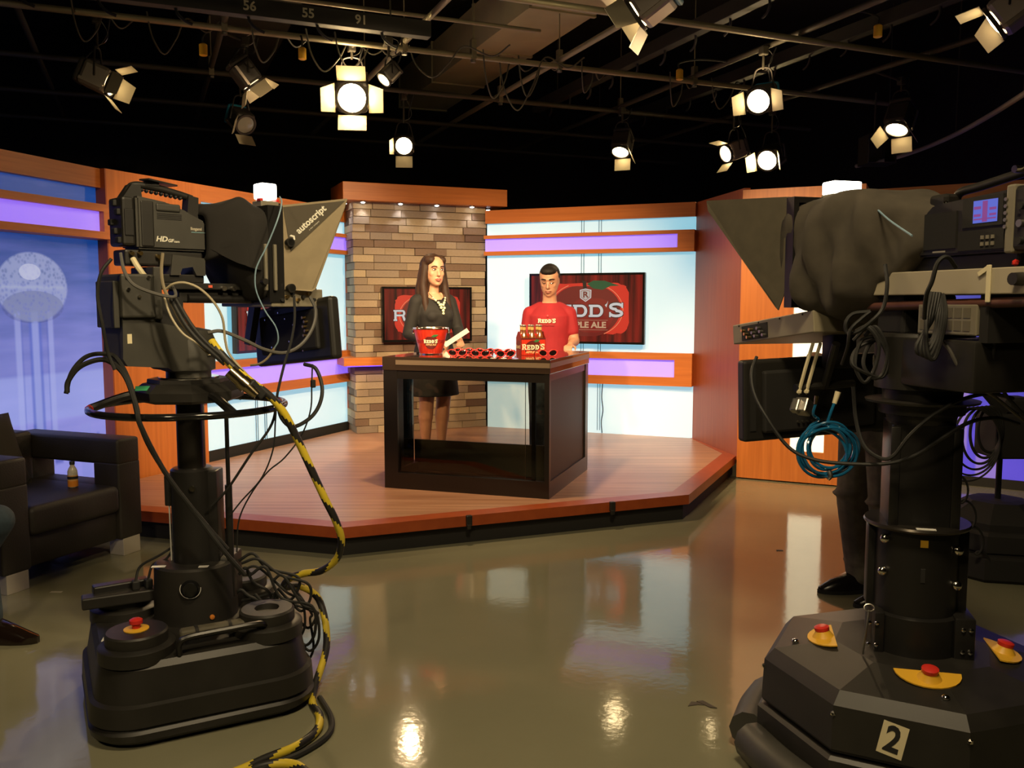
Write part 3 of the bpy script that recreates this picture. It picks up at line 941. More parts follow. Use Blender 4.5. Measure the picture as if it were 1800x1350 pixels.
pk = thing('beer_carrier', 'red cardboard six pack carrier with apple ale print on the desk', 'carrier', (0.155, 6.34, TZ), R(17))
CW, CD, CH = 0.185, 0.125, 0.125
def pbox(n, m, *a):
    return part_box(n, m, pk, *a)
pbox('carton_base', PKRED, -CW / 2, CW / 2, 0, CD, 0.0, 0.004)
fr = pbox('front_panel', PKRED, -CW / 2, CW / 2, 0, 0.003, 0.0, CH)
pbox('back_panel', PKRED, -CW / 2, CW / 2, CD - 0.003, CD, 0.0, CH)
side = []
for sx in (-CW / 2, CW / 2 - 0.003):
    bm = bm_new()
    a = [bm.verts.new((sx, y, z)) for y, z in ((0, 0), (CD, 0), (CD, CH), (CD * 0.64, CH + 0.045), (CD * 0.36, CH + 0.045), (0, CH))]
    b_ = [bm.verts.new((v.co.x + 0.003, v.co.y, v.co.z)) for v in a]
    bm.faces.new(a); bm.faces.new(b_[::-1])
    for k in range(6):
        bm.faces.new((a[k], b_[k], b_[(k + 1) % 6], a[(k + 1) % 6]))
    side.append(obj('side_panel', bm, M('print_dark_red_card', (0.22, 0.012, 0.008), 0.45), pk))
pbox('divider', PKRED, -CW / 2, CW / 2, CD / 2 - 0.0015, CD / 2 + 0.0015, 0.004, CH + 0.03)
pbox('top_border', PKDARK, -CW / 2, CW / 2, -0.0008, 0.0, CH - 0.012, CH)
arc_band('apple_ring', 0, 0.05, 0.066, 0.058, 0.008, -30, 210, PKDARK, fr, -0.0006)
flat_poly('apple_print', apple_pts(0, 0.066, 0.10, 0.075), PKDARK, fr, -0.0012)
flat_poly('leaf_print', [(0.0, 0.100), (0.02, 0.115), (0.05, 0.110), (0.036, 0.098), (0.018, 0.093)], PKGREEN, fr, -0.0026)
slab_word(fr, PKWHITE, -0.088, 0.092, 0.058, 0.036, -0.0028)
lettering('APPLE ALE', PKTAN, fr, (0.0, -0.0028, 0.022), FACE, 0.022, 0.0009, 0.0003, 1.15)
emp = link('side_print', bpy.data.meshes.new('side_print'), side[0], (-CW / 2 - 0.0005, CD / 2, 0), (0, 0, R(-90)))
emp.data.materials.append(PKWHITE)
flat_poly('apple_print', apple_pts(0, 0.075, 0.07, 0.07), PKDARK, pk).matrix_local = Matrix.Translation((-CW / 2 - 0.0004, CD / 2, 0)) @ Matrix.Rotation(R(-90), 4, 'Z')
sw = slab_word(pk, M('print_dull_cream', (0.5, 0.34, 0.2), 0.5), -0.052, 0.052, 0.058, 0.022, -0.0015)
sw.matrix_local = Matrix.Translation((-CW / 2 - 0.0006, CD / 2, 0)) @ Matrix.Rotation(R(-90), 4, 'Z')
bpy.data.objects.remove(emp)
AMBER = M('brown_bottle_glass', (0.16, 0.05, 0.012), 0.08, spec=0.7, coat=0.4)
FOIL = M('bottle_neck_label', (0.75, 0.48, 0.16), 0.3, 0.4)
CAPM = M('bottle_cap_silver', (0.6, 0.55, 0.45), 0.3, 0.9)
first = None
for i in range(3):
    for j in range(2):
        lx, ly = -0.06 + 0.06 * i, 0.033 + 0.059 * j
        c_, s_ = math.cos(R(17)), math.sin(R(17))
        loc = (0.155 + lx * c_ - ly * s_, 6.34 + lx * s_ + ly * c_, TZ + 0.004)
        if first is None:
            first = thing('beer_bottle', 'brown beer bottle with gold neck label standing in the carrier', 'bottle', loc, 0, 'bottles in the six pack carrier')
            bm = bm_new(); lathe(bm, [(0.001, 0), (0.025, 0.001), (0.0275, 0.006), (0.0275, 0.118), (0.024, 0.135), (0.0155, 0.155), (0.0125, 0.175), (0.0125, 0.208), (0.001, 0.209)], seg=16); obj('glass_body', bm, AMBER, first, smooth=True)
            bm = bm_new(); lathe(bm, [(0.0133, 0.178), (0.0131, 0.184), (0.0131, 0.199)], seg=16, cap=False); obj('neck_label', bm, FOIL, first, smooth=True)
            bm = bm_new(); lathe(bm, [(0.0145, 0.205), (0.0145, 0.211), (0.011, 0.215), (0.001, 0.2155)], seg=16); obj('bottle_cap', bm, CAPM, first, smooth=True)
        else:
            dup(first, loc)

# red sunglasses laid out along the desk
SGF = M('sunglasses_red_frame', (0.72, 0.035, 0.03), 0.3)
SGL = M('sunglasses_dark_lens', (0.012, 0.006, 0.006), 0.06)
def sunglasses(loc, rz, label, group=None):
    g = thing('sunglasses', label, 'sunglasses', loc, rz, group)
    bm = bm_new()
    for s_ in (-1, 1):
        pts = [(s_ * 0.036 + 0.030 * math.cos(2 * math.pi * k / 20) * (1.0 + 0.08 * math.sin(2 * math.pi * k / 20)), 0, 0.026 + 0.0225 * math.sin(2 * math.pi * k / 20) + s_ * 0.004 * math.cos(2 * math.pi * k / 20)) for k in range(20)]
        tube(bm, pts, 0.0038, 6, closed=True, smooth=False)
        cyl(bm, (s_ * 0.062, 0, 0.036), (s_ * 0.072, 0.004, 0.039), 0.004, 0.004, 8)
    tube(bm, [(-0.010, 0, 0.030), (0, -0.001, 0.034), (0.010, 0, 0.030)], 0.0034, 6)
    obj('frame', bm, SGF, g, smooth=True)
    for s_ in (-1, 1):
        bm = bm_new(); ellipsoid(bm, (s_ * 0.036, 0.0, 0.026), (0.028, 0.003, 0.021), 2); obj('lens', bm, SGL, g, smooth=True)
        bm = bm_new(); tube(bm, [(s_ * 0.072, 0.003, 0.039), (s_ * 0.072, 0.05, 0.036), (s_ * 0.070, 0.10, 0.028), (s_ * 0.067, 0.132, 0.006)], 0.0036, 6); obj('temple', bm, SGF, g, smooth=True)
    return g
DKA = desk.rotation_euler.z
def on_desk(x, y):
    return (-0.91 + x * math.cos(DKA) - y * math.sin(DKA), 6.20 + x * math.sin(DKA) + y * math.cos(DKA), TZ)
GR = 'red sunglasses along the desk'
sgA = sunglasses(on_desk(0.50, 0.16), DKA + R(14), 'red framed dark sunglasses on the desk front row between bucket and carrier', GR)
for x, y, a, lb in ((0.672, 0.16, 12, 'red framed dark sunglasses on the desk front row between bucket and carrier'), (0.862, 0.15, 30, 'red framed dark sunglasses turned sideways next to the carrier'),
                    (1.115, 0.33, 30, 'red framed dark sunglasses right of the carrier near the desk end'), (0.47, 0.36, 16, 'red framed dark sunglasses in the back row behind the front pairs'),
                    (0.635, 0.36, 8, 'red framed dark sunglasses in the back row behind the front pairs'), (0.785, 0.33, 10, 'red framed dark sunglasses in the back row behind the front pairs')):
    dup(sgA, on_desk(x, y), (0, 0, DKA + R(a)), lb)
for i, (x, y, c, lb) in enumerate(((0.80, 0.07, WHITE, 'small white sticker on the desk edge before the sunglasses'), (0.88, 0.06, WHITE, 'small white sticker on the desk edge before the sunglasses'), (0.945, 0.10, M('violet_sticker', (0.25, 0.12, 0.75), 0.4), 'small violet sticker on the desk beside the carrier'), (0.965, 0.05, M('pale_blue_sticker', (0.4, 0.5, 0.7), 0.4), 'pale blue sticker on the desk at the foot of the carrier'))):
    bm = bm_new(); lathe(bm, [(0.022, 0.0), (0.022, 0.0012), (0.019, 0.0016)], seg=18)
    p = on_desk(x, y)
    tag(obj('sticker', bm, c, None, p), lb, 'sticker', 'stickers on the desk')
# ------------------------------------------------------------------ people
def blob(name, bm, mat, parent, voxel=0.008, it=6, smooth_fac=0.5):
    # overlapping closed volumes fused into one continuous skin
    bmesh.ops.recalc_face_normals(bm, faces=bm.faces[:])
    me = bpy.data.meshes.new(name); bm.to_mesh(me); bm.free()
    o = bpy.data.objects.new(name, me); COL.objects.link(o)
    md = o.modifiers.new('fuse', 'REMESH'); md.mode = 'VOXEL'; md.voxel_size = voxel; md.use_smooth_shade = True
    if it:
        sm = o.modifiers.new('soften', 'SMOOTH'); sm.factor = smooth_fac; sm.iterations = it
    dg = bpy.context.evaluated_depsgraph_get()
    me2 = bpy.data.meshes.new_from_object(o.evaluated_get(dg))
    bpy.data.objects.remove(o); bpy.data.meshes.remove(me)
    for p in me2.polygons:
        p.use_smooth = True
    me2.materials.clear(); me2.materials.append(mat)
    me2.name = name
    return link(name, me2, parent)

SKIN = M('skin_warm', (0.52, 0.27, 0.165), 0.5, var=0.06, vscale=(20, 20, 20))
SKIN2 = M('skin_tan', (0.45, 0.23, 0.14), 0.5, var=0.06, vscale=(20, 20, 20))
HAIRB = M('hair_dark_brown', (0.020, 0.009, 0.005), 0.6, vscale=(60, 60, 6), color2=(0.038, 0.018, 0.010), spec=0.25)
HAIRK = M('hair_black', (0.008, 0.006, 0.005), 0.65, spec=0.25)
LIP = M('lip_rose', (0.42, 0.11, 0.09), 0.4)
EYEW = M('eye_white', (0.75, 0.72, 0.68), 0.2)
EYED = M('eye_dark', (0.02, 0.01, 0.006), 0.1)
DRESS = M('black_dress_knit', (0.006, 0.0055, 0.005), 0.8, var=0.2, vscale=(40, 40, 40))
SHIRT = M('red_tee_cotton', (0.27, 0.007, 0.014), 0.8, var=0.1, vscale=(18, 18, 10))
JEAN = M('dark_denim', (0.030, 0.050, 0.068), 0.85, var=0.3, vscale=(30, 30, 30))
GREYP = M('dark_grey_trousers', (0.17, 0.15, 0.115), 0.9, var=0.3, vscale=(16, 16, 16))
SHOEK = M('black_leather_shoe', (0.012, 0.010, 0.009), 0.25)

def hand_into(bm, wrist, tip_dir, palm_n, thumb_side, r=1.0, curl=0.5):
    # palm with four unequal bent fingers and a thumb; tip_dir along the hand, palm_n the way the palm faces
    w = Vector(wrist); d = Vector(tip_dir).normalized(); n = Vector(palm_n).normalized(); n = (n - d * n.dot(d)).normalized()
    s = d.cross(n) * thumb_side
    for k in (-1.0, -0.35, 0.35, 1.0):
        capsule(bm, w + d * 0.005 * r + s * 0.014 * k * r, w + d * 0.080 * r + s * 0.029 * k * r, 0.0155 * r, 0.0125 * r, 8)
    for k, ln in ((1.0, 0.066), (0.34, 0.076), (-0.34, 0.070), (-1.0, 0.052)):
        b0 = w + d * 0.083 * r + s * 0.029 * k * r
        a1 = R(25 + 50 * curl); a2 = R(55 + 90 * curl)
        p1 = b0 + (d * math.cos(a1) + n * math.sin(a1)) * ln * 0.5 * r
        p2 = p1 + (d * math.cos(a2) + n * math.sin(a2)) * ln * 0.5 * r
        capsule(bm, b0, p1, 0.0098 * r, 0.0088 * r, 8); capsule(bm, p1, p2, 0.0088 * r, 0.0074 * r, 8)
    t0 = w + d * 0.022 * r + s * 0.022 * r
    t1 = t0 + (d * 0.6 + s * 0.75 + n * 0.25) * 0.042 * r
    t2 = t1 + (d * 0.95 + s * 0.1 + n * 0.45) * 0.034 * r
    capsule(bm, t0, t1, 0.0125 * r, 0.0108 * r, 8); capsule(bm, t1, t2, 0.0105 * r, 0.0085 * r, 8)

def head_into(bm, c, h, pitch=0.0, yaw=0.0, fem=False):
    # c: centre of the head, h: chin to crown; the face looks to local -y
    T = Matrix.Translation(c) @ Euler((pitch, 0, yaw)).to_matrix().to_4x4()
    k = h / 0.235
    q = bmesh.new()
    w = 1.0 if fem else 1.06
    rg = [(-0.117, -0.040, 0.020, 0.022), (-0.108, -0.034, 0.036 * w, 0.040), (-0.090, -0.024, 0.052 * w, 0.058), (-0.06, -0.012, 0.064 * w, 0.074), (-0.02, -0.002, 0.070 * w, 0.086),
          (0.02, 0.004, 0.074 * w, 0.094), (0.055, 0.008, 0.075 * w, 0.097), (0.085, 0.010, 0.066 * w, 0.086), (0.108, 0.012, 0.044 * w, 0.058), (0.117, 0.012, 0.015, 0.02)]
    loft(q, [((0, y * k, z * k), a * k, b * k) for z, y, a, b in rg], 20)
    capsule(q, (0, -0.088 * k, 0.010 * k), (0, -0.106 * k, -0.030 * k), 0.008 * k, 0.0125 * k, 8)
    ellipsoid(q, (0.010 * k, -0.095 * k, -0.036 * k), (0.008 * k, 0.008 * k, 0.006 * k), 1); ellipsoid(q, (-0.010 * k, -0.095 * k, -0.036 * k), (0.008 * k, 0.008 * k, 0.006 * k), 1)
    ellipsoid(q, (0, -0.082 * k, 0.030 * k), (0.050 * k, 0.014 * k, 0.012 * k), 2)
    for s in (-1, 1):
        ellipsoid(q, (s * 0.040 * k, -0.055 * k, -0.022 * k), (0.022 * k, 0.022 * k, 0.024 * k), 2)
        ellipsoid(q, (s * 0.073 * k, 0.010 * k, -0.008 * k), (0.008 * k, 0.019 * k, 0.032 * k), 2)
    ellipsoid(q, (0, -0.082 * k, -0.066 * k), (0.026 * k, 0.014 * k, 0.014 * k), 2)
    ellipsoid(q, (0, -0.066 * k, -0.102 * k), (0.024 * k, 0.020 * k, 0.016 * k), 2)
    q.verts.ensure_lookup_table()
    tmp = bpy.data.meshes.new('t'); q.transform(T); q.to_mesh(tmp); q.free(); bm.from_mesh(tmp); bpy.data.meshes.remove(tmp)
    return T, k

def face_parts(body, T, k, brow_mat, lip_mat, closed=False):
    def at_(x, y, z):
        return T @ Vector((x * k, y * k, z * k))
    for s in (-1, 1):
        if not closed:
            bm = bm_new(); ellipsoid(bm, at_(s * 0.031, -0.079, 0.010), (0.0135 * k, 0.008 * k, 0.0062 * k), 2, T.to_3x3()); obj('eye', bm, EYEW, body, smooth=True)
            bm = bm_new(); ellipsoid(bm, at_(s * 0.031 + 0.002, -0.085, 0.010), (0.0058 * k, 0.004 * k, 0.0058 * k), 2, T.to_3x3()); obj('iris', bm, EYED, body, smooth=True)
        bm = bm_new(); tube(bm, [at_(s * 0.046, -0.077, 0.013), at_(s * 0.036, -0.0875, 0.0185), at_(s * 0.024, -0.0895, 0.0175), at_(s * 0.017, -0.087, 0.011)], 0.0020 * k, 6) if not closed else tube(bm, [at_(s * 0.046, -0.077, 0.006), at_(s * 0.036, -0.0865, 0.002), at_(s * 0.024, -0.0875, 0.002), at_(s * 0.017, -0.086, 0.006)], 0.0026 * k, 6)
        obj('eyelashes', bm, EYED, body, smooth=True)
        bm = bm_new(); tube(bm, [at_(s * 0.054, -0.072, 0.030), at_(s * 0.040, -0.090, 0.037), at_(s * 0.024, -0.0965, 0.036), at_(s * 0.014, -0.097, 0.032)], lambda t: (0.0030 + 0.0022 * t) * k, 6); obj('eyebrow', bm, brow_mat, body, smooth=True)
    bm = bm_new(); tube(bm, [at_(-0.026, -0.084, -0.064), at_(-0.010, -0.0965, -0.0605), at_(0, -0.098, -0.0625), at_(0.010, -0.0965, -0.0605), at_(0.026, -0.084, -0.064)], lambda t: (0.0016 + 0.0036 * math.sin(math.pi * t)) * k, 6); obj('upper_lip', bm, lip_mat, body, smooth=True)
    bm = bm_new(); tube(bm, [at_(-0.022, -0.085, -0.067), at_(0, -0.097, -0.0725), at_(0.022, -0.085, -0.067)], lambda t: (0.0016 + 0.0045 * math.sin(math.pi * t)) * k, 6); obj('lower_lip', bm, lip_mat, body, smooth=True)

# --- presenter in the black dress
wm = thing('person', 'woman in black dress with long dark hair standing behind the desk holding paper', 'person', (-0.665, 7.50, SZ), R(36))
bm = bm_new()
T, k = head_into(bm, (0.0, -0.015, 1.585), 0.25, R(2), R(-10), True)
capsule(bm, (0, 0.015, 1.36), (0, 0.0, 1.50), 0.052, 0.046)
loft(bm, [((0, 0.0, 0.80), 0.15, 0.105), ((0, 0, 0.92), 0.165, 0.115), ((0, 0, 1.05), 0.125, 0.095), ((0, -0.005, 1.20), 0.145, 0.105), ((0, 0, 1.32), 0.15, 0.085), ((0, 0.01, 1.39), 0.07, 0.055)], 20)
for s in (-1, 1):
    capsule(bm, (s * 0.155, 0.01, 1.335), (s * 0.08, 0.01, 1.36), 0.048, 0.05)
RA = [(-0.165, 0.01, 1.325), (-0.225, 0.04, 1.06), (-0.115, -0.235, 0.985)]
LA = [(0.165, 0.01, 1.325), (0.215, -0.05, 1.07), (0.060, -0.300, 1.005)]
for A in (RA, LA):
    capsule(bm, A[0], A[1], 0.046, 0.038); capsule(bm, A[1], A[2], 0.036, 0.024)
hand_into(bm, RA[2], (0.35, -0.9, -0.05), (0.5, 0.1, -0.8), -1, 0.95, 0.6)
hand_into(bm, LA[2], (-0.15, -0.95, -0.12), (-0.85, 0.0, -0.4), 1, 0.95, 0.75)
for s in (-1, 1):
    capsule(bm, (s * 0.085, 0.0, 0.84), (s * 0.084, -0.01, 0.50), 0.092, 0.066)
    capsule(bm, (s * 0.084, -0.012, 0.50), (s * 0.082, 0.012, 0.34), 0.063, 0.063)
    capsule(bm, (s * 0.082, 0.014, 0.36), (s * 0.078, 0.02, 0.12), 0.062, 0.038)
    capsule(bm, (s * 0.078, 0.025, 0.10), (s * 0.078, -0.10, 0.045), 0.034, 0.030)
body = blob('body', bm, SKIN, wm, 0.0062, 9)
face_parts(body, T, k, HAIRB, LIP)
bm = bm_new()
loft(bm, [((0, 0.0, 0.53), 0.225, 0.175), ((0, 0, 0.66), 0.212, 0.160), ((0, 0, 0.80), 0.195, 0.140), ((0, 0, 0.93), 0.180, 0.130), ((0, 0, 1.05), 0.142, 0.112), ((0, -0.02, 1.16), 0.152, 0.125), ((0, -0.022, 1.22), 0.160, 0.132), ((0, -0.005, 1.29), 0.160, 0.108), ((0, 0.012, 1.365), 0.125, 0.066)], 28)
for s, A in ((-1, RA), (1, LA)):
    capsule(bm, (s * 0.155, 0.01, 1.335), (s * 0.09, 0.012, 1.352), 0.058, 0.05)
    e = Vector(A[1]).lerp(Vector(A[2]), 0.72)
    capsule(bm, A[0], A[1], 0.060, 0.052); capsule(bm, A[1], e, 0.050, 0.038)
    ellipsoid(bm, (s * 0.065, -0.095, 1.205), (0.068, 0.055, 0.062), 2)
dr = blob('dress', bm, DRESS, wm, 0.009, 5)
bm = bm_new()
ellipsoid(bm, (0, 0.030, 1.618), (0.104, 0.112, 0.120), 3)
ellipsoid(bm, (-0.052, -0.022, 1.672), (0.050, 0.066, 0.050), 2); ellipsoid(bm, (0.052, -0.022, 1.672), (0.050, 0.066, 0.050), 2)
loft(bm, [((0, 0.06, 1.22), 0.10, 0.045), ((0, 0.065, 1.32), 0.125, 0.058), ((0, 0.055, 1.45), 0.120, 0.070), ((0, 0.045, 1.60), 0.102, 0.085)], 18)
for s in (-1, 1):
    for q0, q1, q2, r0 in (((s * 0.082, 0.0, 1.64), (s * 0.104, 0.0, 1.46), (s * 0.112, -0.075, 1.21), 0.034), ((s * 0.090, 0.03, 1.60), (s * 0.118, 0.03, 1.42), (s * 0.128, -0.02, 1.20), 0.036)):
        capsule(bm, q0, q1, 0.032, r0 + 0.006, 10); capsule(bm, q1, q2, r0 + 0.006, 0.028, 10)
hr = blob('hair', bm, HAIRB, wm, 0.0075, 4)
NECK = M('necklace_pearl', (0.55, 0.60, 0.42), 0.15, coat=0.5)
nk = None
rn = random.Random(5)
bm = bm_new(); tube(bm, [(-0.075, -0.045, 1.40), (-0.05, -0.098, 1.345), (0.0, -0.135, 1.295), (0.05, -0.098, 1.345), (0.075, -0.045, 1.40)], 0.003, 6); nk = obj('necklace', bm, CHROME, wm, smooth=True)
for (x, y, z, r) in ((-0.06, -0.088, 1.358, .009), (-0.045, -0.108, 1.338, .010), (-0.028, -0.124, 1.318, .012), (-0.010, -0.136, 1.302, .013), (0.010, -0.138, 1.300, .013), (0.028, -0.124, 1.318, .012), (0.045, -0.108, 1.338, .010), (0.06, -0.088, 1.358, .009),
                    (-0.014, -0.146, 1.276, .014), (0.016, -0.146, 1.274, .013), (0.001, -0.152, 1.252, .014), (-0.022, -0.136, 1.298, .011), (0.0, -0.156, 1.228, .012)):
    bm = bm_new(); ellipsoid(bm, (x, y, z), (r, r * 0.8, r), 2); obj('bead', bm, NECK, nk, smooth=True)
bm = bm_new(); ellipsoid(bm, (-0.08, -0.322, 0.972), (0.010, 0.008, 0.010), 2); obj('finger_ring', bm, CHROME, wm, smooth=True)
for s in (-1, 1):
    bm = bm_new(); loft(bm, [((s * 0.078, -0.045, 0.012), 0.040, 0.110), ((s * 0.078, -0.045, 0.030), 0.041, 0.110), ((s * 0.078, 0.01, 0.075), 0.040, 0.055)], 16); bx(bm, s * 0.078 - 0.012, s * 0.078 + 0.012, 0.03, 0.055, 0.0, 0.06); bx(bm, s * 0.078 - 0.033, s * 0.078 + 0.033, -0.14, 0.0, 0.0, 0.014)
    obj('shoe', bm, SHOEK, wm, smooth=True)
# the sheet of paper she holds, a thing of its own
bm = bm_new()
bx(bm, -0.020, 0.020, -0.0006, 0.0006, -0.115, 0.115)
tag(obj('paper_sheet', bm, M('white_paper', (0.75, 0.70, 0.62), 0.7), None, (-0.452, 7.135, 1.215), (R(28), R(52), R(30))), 'white sheet of paper held in the woman\'s hands', 'paper')

# --- guest in the red T-shirt
mn = thing('person', 'man in red T-shirt looking down at the desk before the cyan wall', 'person', (0.320, 7.52, SZ), R(-4))
bm = bm_new()
T, k = head_into(bm, (0.0, -0.020, 1.505), 0.248, R(17), R(-8))
capsule(bm, (0, 0.025, 1.28), (0, 0.0, 1.42), 0.064, 0.058)
loft(bm, [((0, 0, 0.80), 0.165, 0.115), ((0, 0, 0.95), 0.165, 0.12), ((0, 0, 1.10), 0.160, 0.115), ((0, 0, 1.21), 0.158, 0.105), ((0, 0.01, 1.27), 0.105, 0.070), ((0, 0.015, 1.33), 0.06, 0.055)], 20)
RA = [(-0.165, 0.01, 1.225), (-0.205, 0.0, 0.98), (-0.140, -0.185, 0.960)]
LA = [(0.165, 0.01, 1.225), (0.212, -0.01, 0.99), (0.180, -0.165, 0.965)]
for A in (RA, LA):
    capsule(bm, A[0], A[1], 0.052, 0.046); capsule(bm, A[1], A[2], 0.045, 0.030)
hand_into(bm, RA[2], (0.3, -0.9, -0.12), (0.1, 0, -1), -1, 1.0, 0.35)
hand_into(bm, LA[2], (-0.2, -0.9, -0.12), (0.0, 0, -1), 1, 1.0, 0.35)
for s in (-1, 1):
    capsule(bm, (s * 0.09, 0, 0.80), (s * 0.10, -0.005, 0.46), 0.090, 0.062); capsule(bm, (s * 0.10, 0, 0.46), (s * 0.105, 0.02, 0.09), 0.060, 0.042)
    capsule(bm, (s * 0.105, 0.03, 0.05), (s * 0.115, -0.13, 0.035), 0.042, 0.034)
body = blob('body', bm, SKIN2, mn, 0.0062, 9)
face_parts(body, T, k, HAIRK, M('lip_brown', (0.34, 0.13, 0.09), 0.5), closed=True)
bm = bm_new()
q = bm_new()
ellipsoid(q, (0, 0.024, 0.046), (0.089, 0.102, 0.094), 3)
ellipsoid(q, (0.0, -0.034, 0.094), (0.072, 0.068, 0.040), 2)
for s in (-1, 1):
    ellipsoid(q, (s * 0.068, 0.006, 0.035), (0.015, 0.030, 0.055), 2)
q.transform(T); tm = bpy.data.meshes.new('t'); q.to_mesh(tm); q.free(); bm.from_mesh(tm)
hr = blob('hair', bm, HAIRK, mn, 0.006, 3)
STUB = M('stubble_skin', (0.26, 0.14, 0.09), 0.6)
bm = bm_new()
loft(bm, [((0, 0, 0.90), 0.172, 0.133), ((0, 0, 1.02), 0.168, 0.132), ((0, -0.004, 1.13), 0.182, 0.136), ((0, -0.004, 1.21), 0.184, 0.128), ((0, 0.008, 1.275), 0.135, 0.092), ((0, 0.016, 1.315), 0.092, 0.073)], 28)
for s, A in ((-1, RA), (1, LA)):
    e = Vector(A[0]).lerp(Vector(A[1]), 0.62)
    capsule(bm, (s * 0.150, 0.01, 1.232), (s * 0.08, 0.012, 1.272), 0.058, 0.056)
    capsule(bm, A[0], e, 0.066, 0.060)
tee = blob('t_shirt', bm, SHIRT, mn, 0.008, 4)
def chest_map(co):
    return Vector((co.x, -0.150 + 0.62 * co.x * co.x, co.z))
SW = slab_word(tee, PKWHITE, -0.078, 0.078, 1.165, 0.030, 0.0)
wrap(SW, lambda co: Vector((co.x - 0.015, co.y - 0.146 + 0.9 * (co.x - 0.015) ** 2, co.z)), 1)
bm = bm_new(); ellipsoid(bm, (-0.012, -0.141, 1.208), (0.008, 0.004, 0.010), 2); obj('chest_emblem', bm, M('emblem_bright_red', (0.8, 0.06, 0.06), 0.5), tee, smooth=True)
o_ = lettering('APPLE ALE', M('print_dark_on_red', (0.30, 0.012, 0.014), 0.6), tee, (0, 0, 0), (0, 0, 0), 0.022, 0.0008, 0.0005, 1.1)
wrap(o_, lambda co: Vector((co.x - 0.015, -0.1455 + 0.9 * (co.x - 0.015) ** 2 - co.z, 1.132 + co.y)), 0)
bm = bm_new()
loft(bm, [((0, 0, 0.78), 0.178, 0.128), ((0, 0, 0.92), 0.178, 0.128)], 24)
for s in (-1, 1):
    capsule(bm, (s * 0.09, 0, 0.80), (s * 0.10, -0.005, 0.46), 0.100, 0.078); capsule(bm, (s * 0.10, 0, 0.46), (s * 0.105, 0.02, 0.08), 0.076, 0.066)
blob('jeans', bm, JEAN, mn, 0.010, 4)
for s in (-1, 1):
    bm = bm_new(); loft(bm, [((s * 0.11, -0.045, 0.0), 0.052, 0.145), ((s * 0.11, -0.045, 0.03), 0.052, 0.145), ((s * 0.11, -0.02, 0.065), 0.046, 0.11), ((s * 0.11, 0.03, 0.10), 0.045, 0.055)], 18); obj('shoe', bm, SHOEK, mn, smooth=True)

# --- camera operator behind the second camera, turned to the stage side
op = thing('person', 'camera operator in dark grey trousers standing behind the second pedestal', 'person', (1.80, 4.36, 0), R(-82))
bm = bm_new()
T, k = head_into(bm, (0.0, -0.02, 1.62), 0.24, R(5))
capsule(bm, (0, 0.02, 1.40), (0, 0.0, 1.55), 0.060, 0.056)
loft(bm, [((0, 0, 0.86), 0.17, 0.12), ((0, 0, 1.0), 0.17, 0.125), ((0, 0, 1.18), 0.18, 0.125), ((0, 0, 1.32), 0.19, 0.11), ((0, 0.01, 1.42), 0.08, 0.06)], 20)
RA = [(-0.20, 0.01, 1.35), (-0.24, 0.02, 1.08), (-0.17, -0.17, 1.02)]
LA = [(0.20, 0.01, 1.35), (0.22, -0.10, 1.13), (0.12, -0.295, 1.225)]
for A in (RA, LA):
    capsule(bm, A[0], A[1], 0.055, 0.044); capsule(bm, A[1], A[2], 0.043, 0.030)
hand_into(bm, LA[2], (-0.2, -0.9, 0.15), (-0.6, 0, -0.7), 1, 1.0, 0.5)
hand_into(bm, RA[2], (0.1, -0.9, -0.2), (0.5, 0, -0.8), -1, 1.0, 0.5)
LEGS = (((-0.10, 0.0, 0.90), (-0.11, -0.02, 0.48), (-0.11, 0.03, 0.09)), ((0.10, 0.02, 0.90), (0.115, 0.03, 0.48), (0.12, 0.10, 0.09)))
for a, b_, c in LEGS:
    capsule(bm, a, b_, 0.092, 0.064); capsule(bm, b_, c, 0.062, 0.044)
    capsule(bm, (c[0], c[1], 0.05), (c[0], c[1] - 0.12, 0.030), 0.040, 0.026)
body = blob('body', bm, SKIN2, op, 0.009, 5)
face_parts(body, T, k, HAIRK, LIP)
bm = bm_new(); q = bm_new(); ellipsoid(q, (0, 0.026, 0.040), (0.083, 0.098, 0.092), 3); q.transform(T); tm = bpy.data.meshes.new('t'); q.to_mesh(tm); q.free(); bm.from_mesh(tm); blob('hair', bm, HAIRK, op, 0.008, 3)
bm = bm_new()
loft(bm, [((0, 0, 0.88), 0.195, 0.145), ((0, 0, 1.02), 0.19, 0.145), ((0, 0, 1.18), 0.20, 0.145), ((0, 0, 1.33), 0.20, 0.125), ((0, 0.01, 1.43), 0.10, 0.075)], 24)
for s, A in ((-1, RA), (1, LA)):
    e = Vector(A[1]).lerp(Vector(A[2]), 0.75)
    capsule(bm, A[0], A[1], 0.072, 0.058); capsule(bm, A[1], e, 0.056, 0.044)
blob('shirt', bm, M('dark_work_shirt', (0.030, 0.028, 0.024), 0.9), op, 0.010, 5)
bm = bm_new()
loft(bm, [((0, 0, 0.80), 0.185, 0.14), ((0, 0, 0.96), 0.18, 0.135)], 24)
for a, b_, c in LEGS:
    capsule(bm, a, b_, 0.108, 0.085); capsule(bm, b_, (c[0], c[1], 0.10), 0.084, 0.072)
    for zz, yy in ((0.16, 0.01), (0.52, -0.02), (0.44, 0.02)):
        ellipsoid(bm, (c[0], b_[1] + (c[1] - b_[1]) * (0.48 - zz) / 0.4 + yy, zz), (0.086, 0.088, 0.022), 2)
blob('trousers', bm, GREYP, op, 0.010, 3)
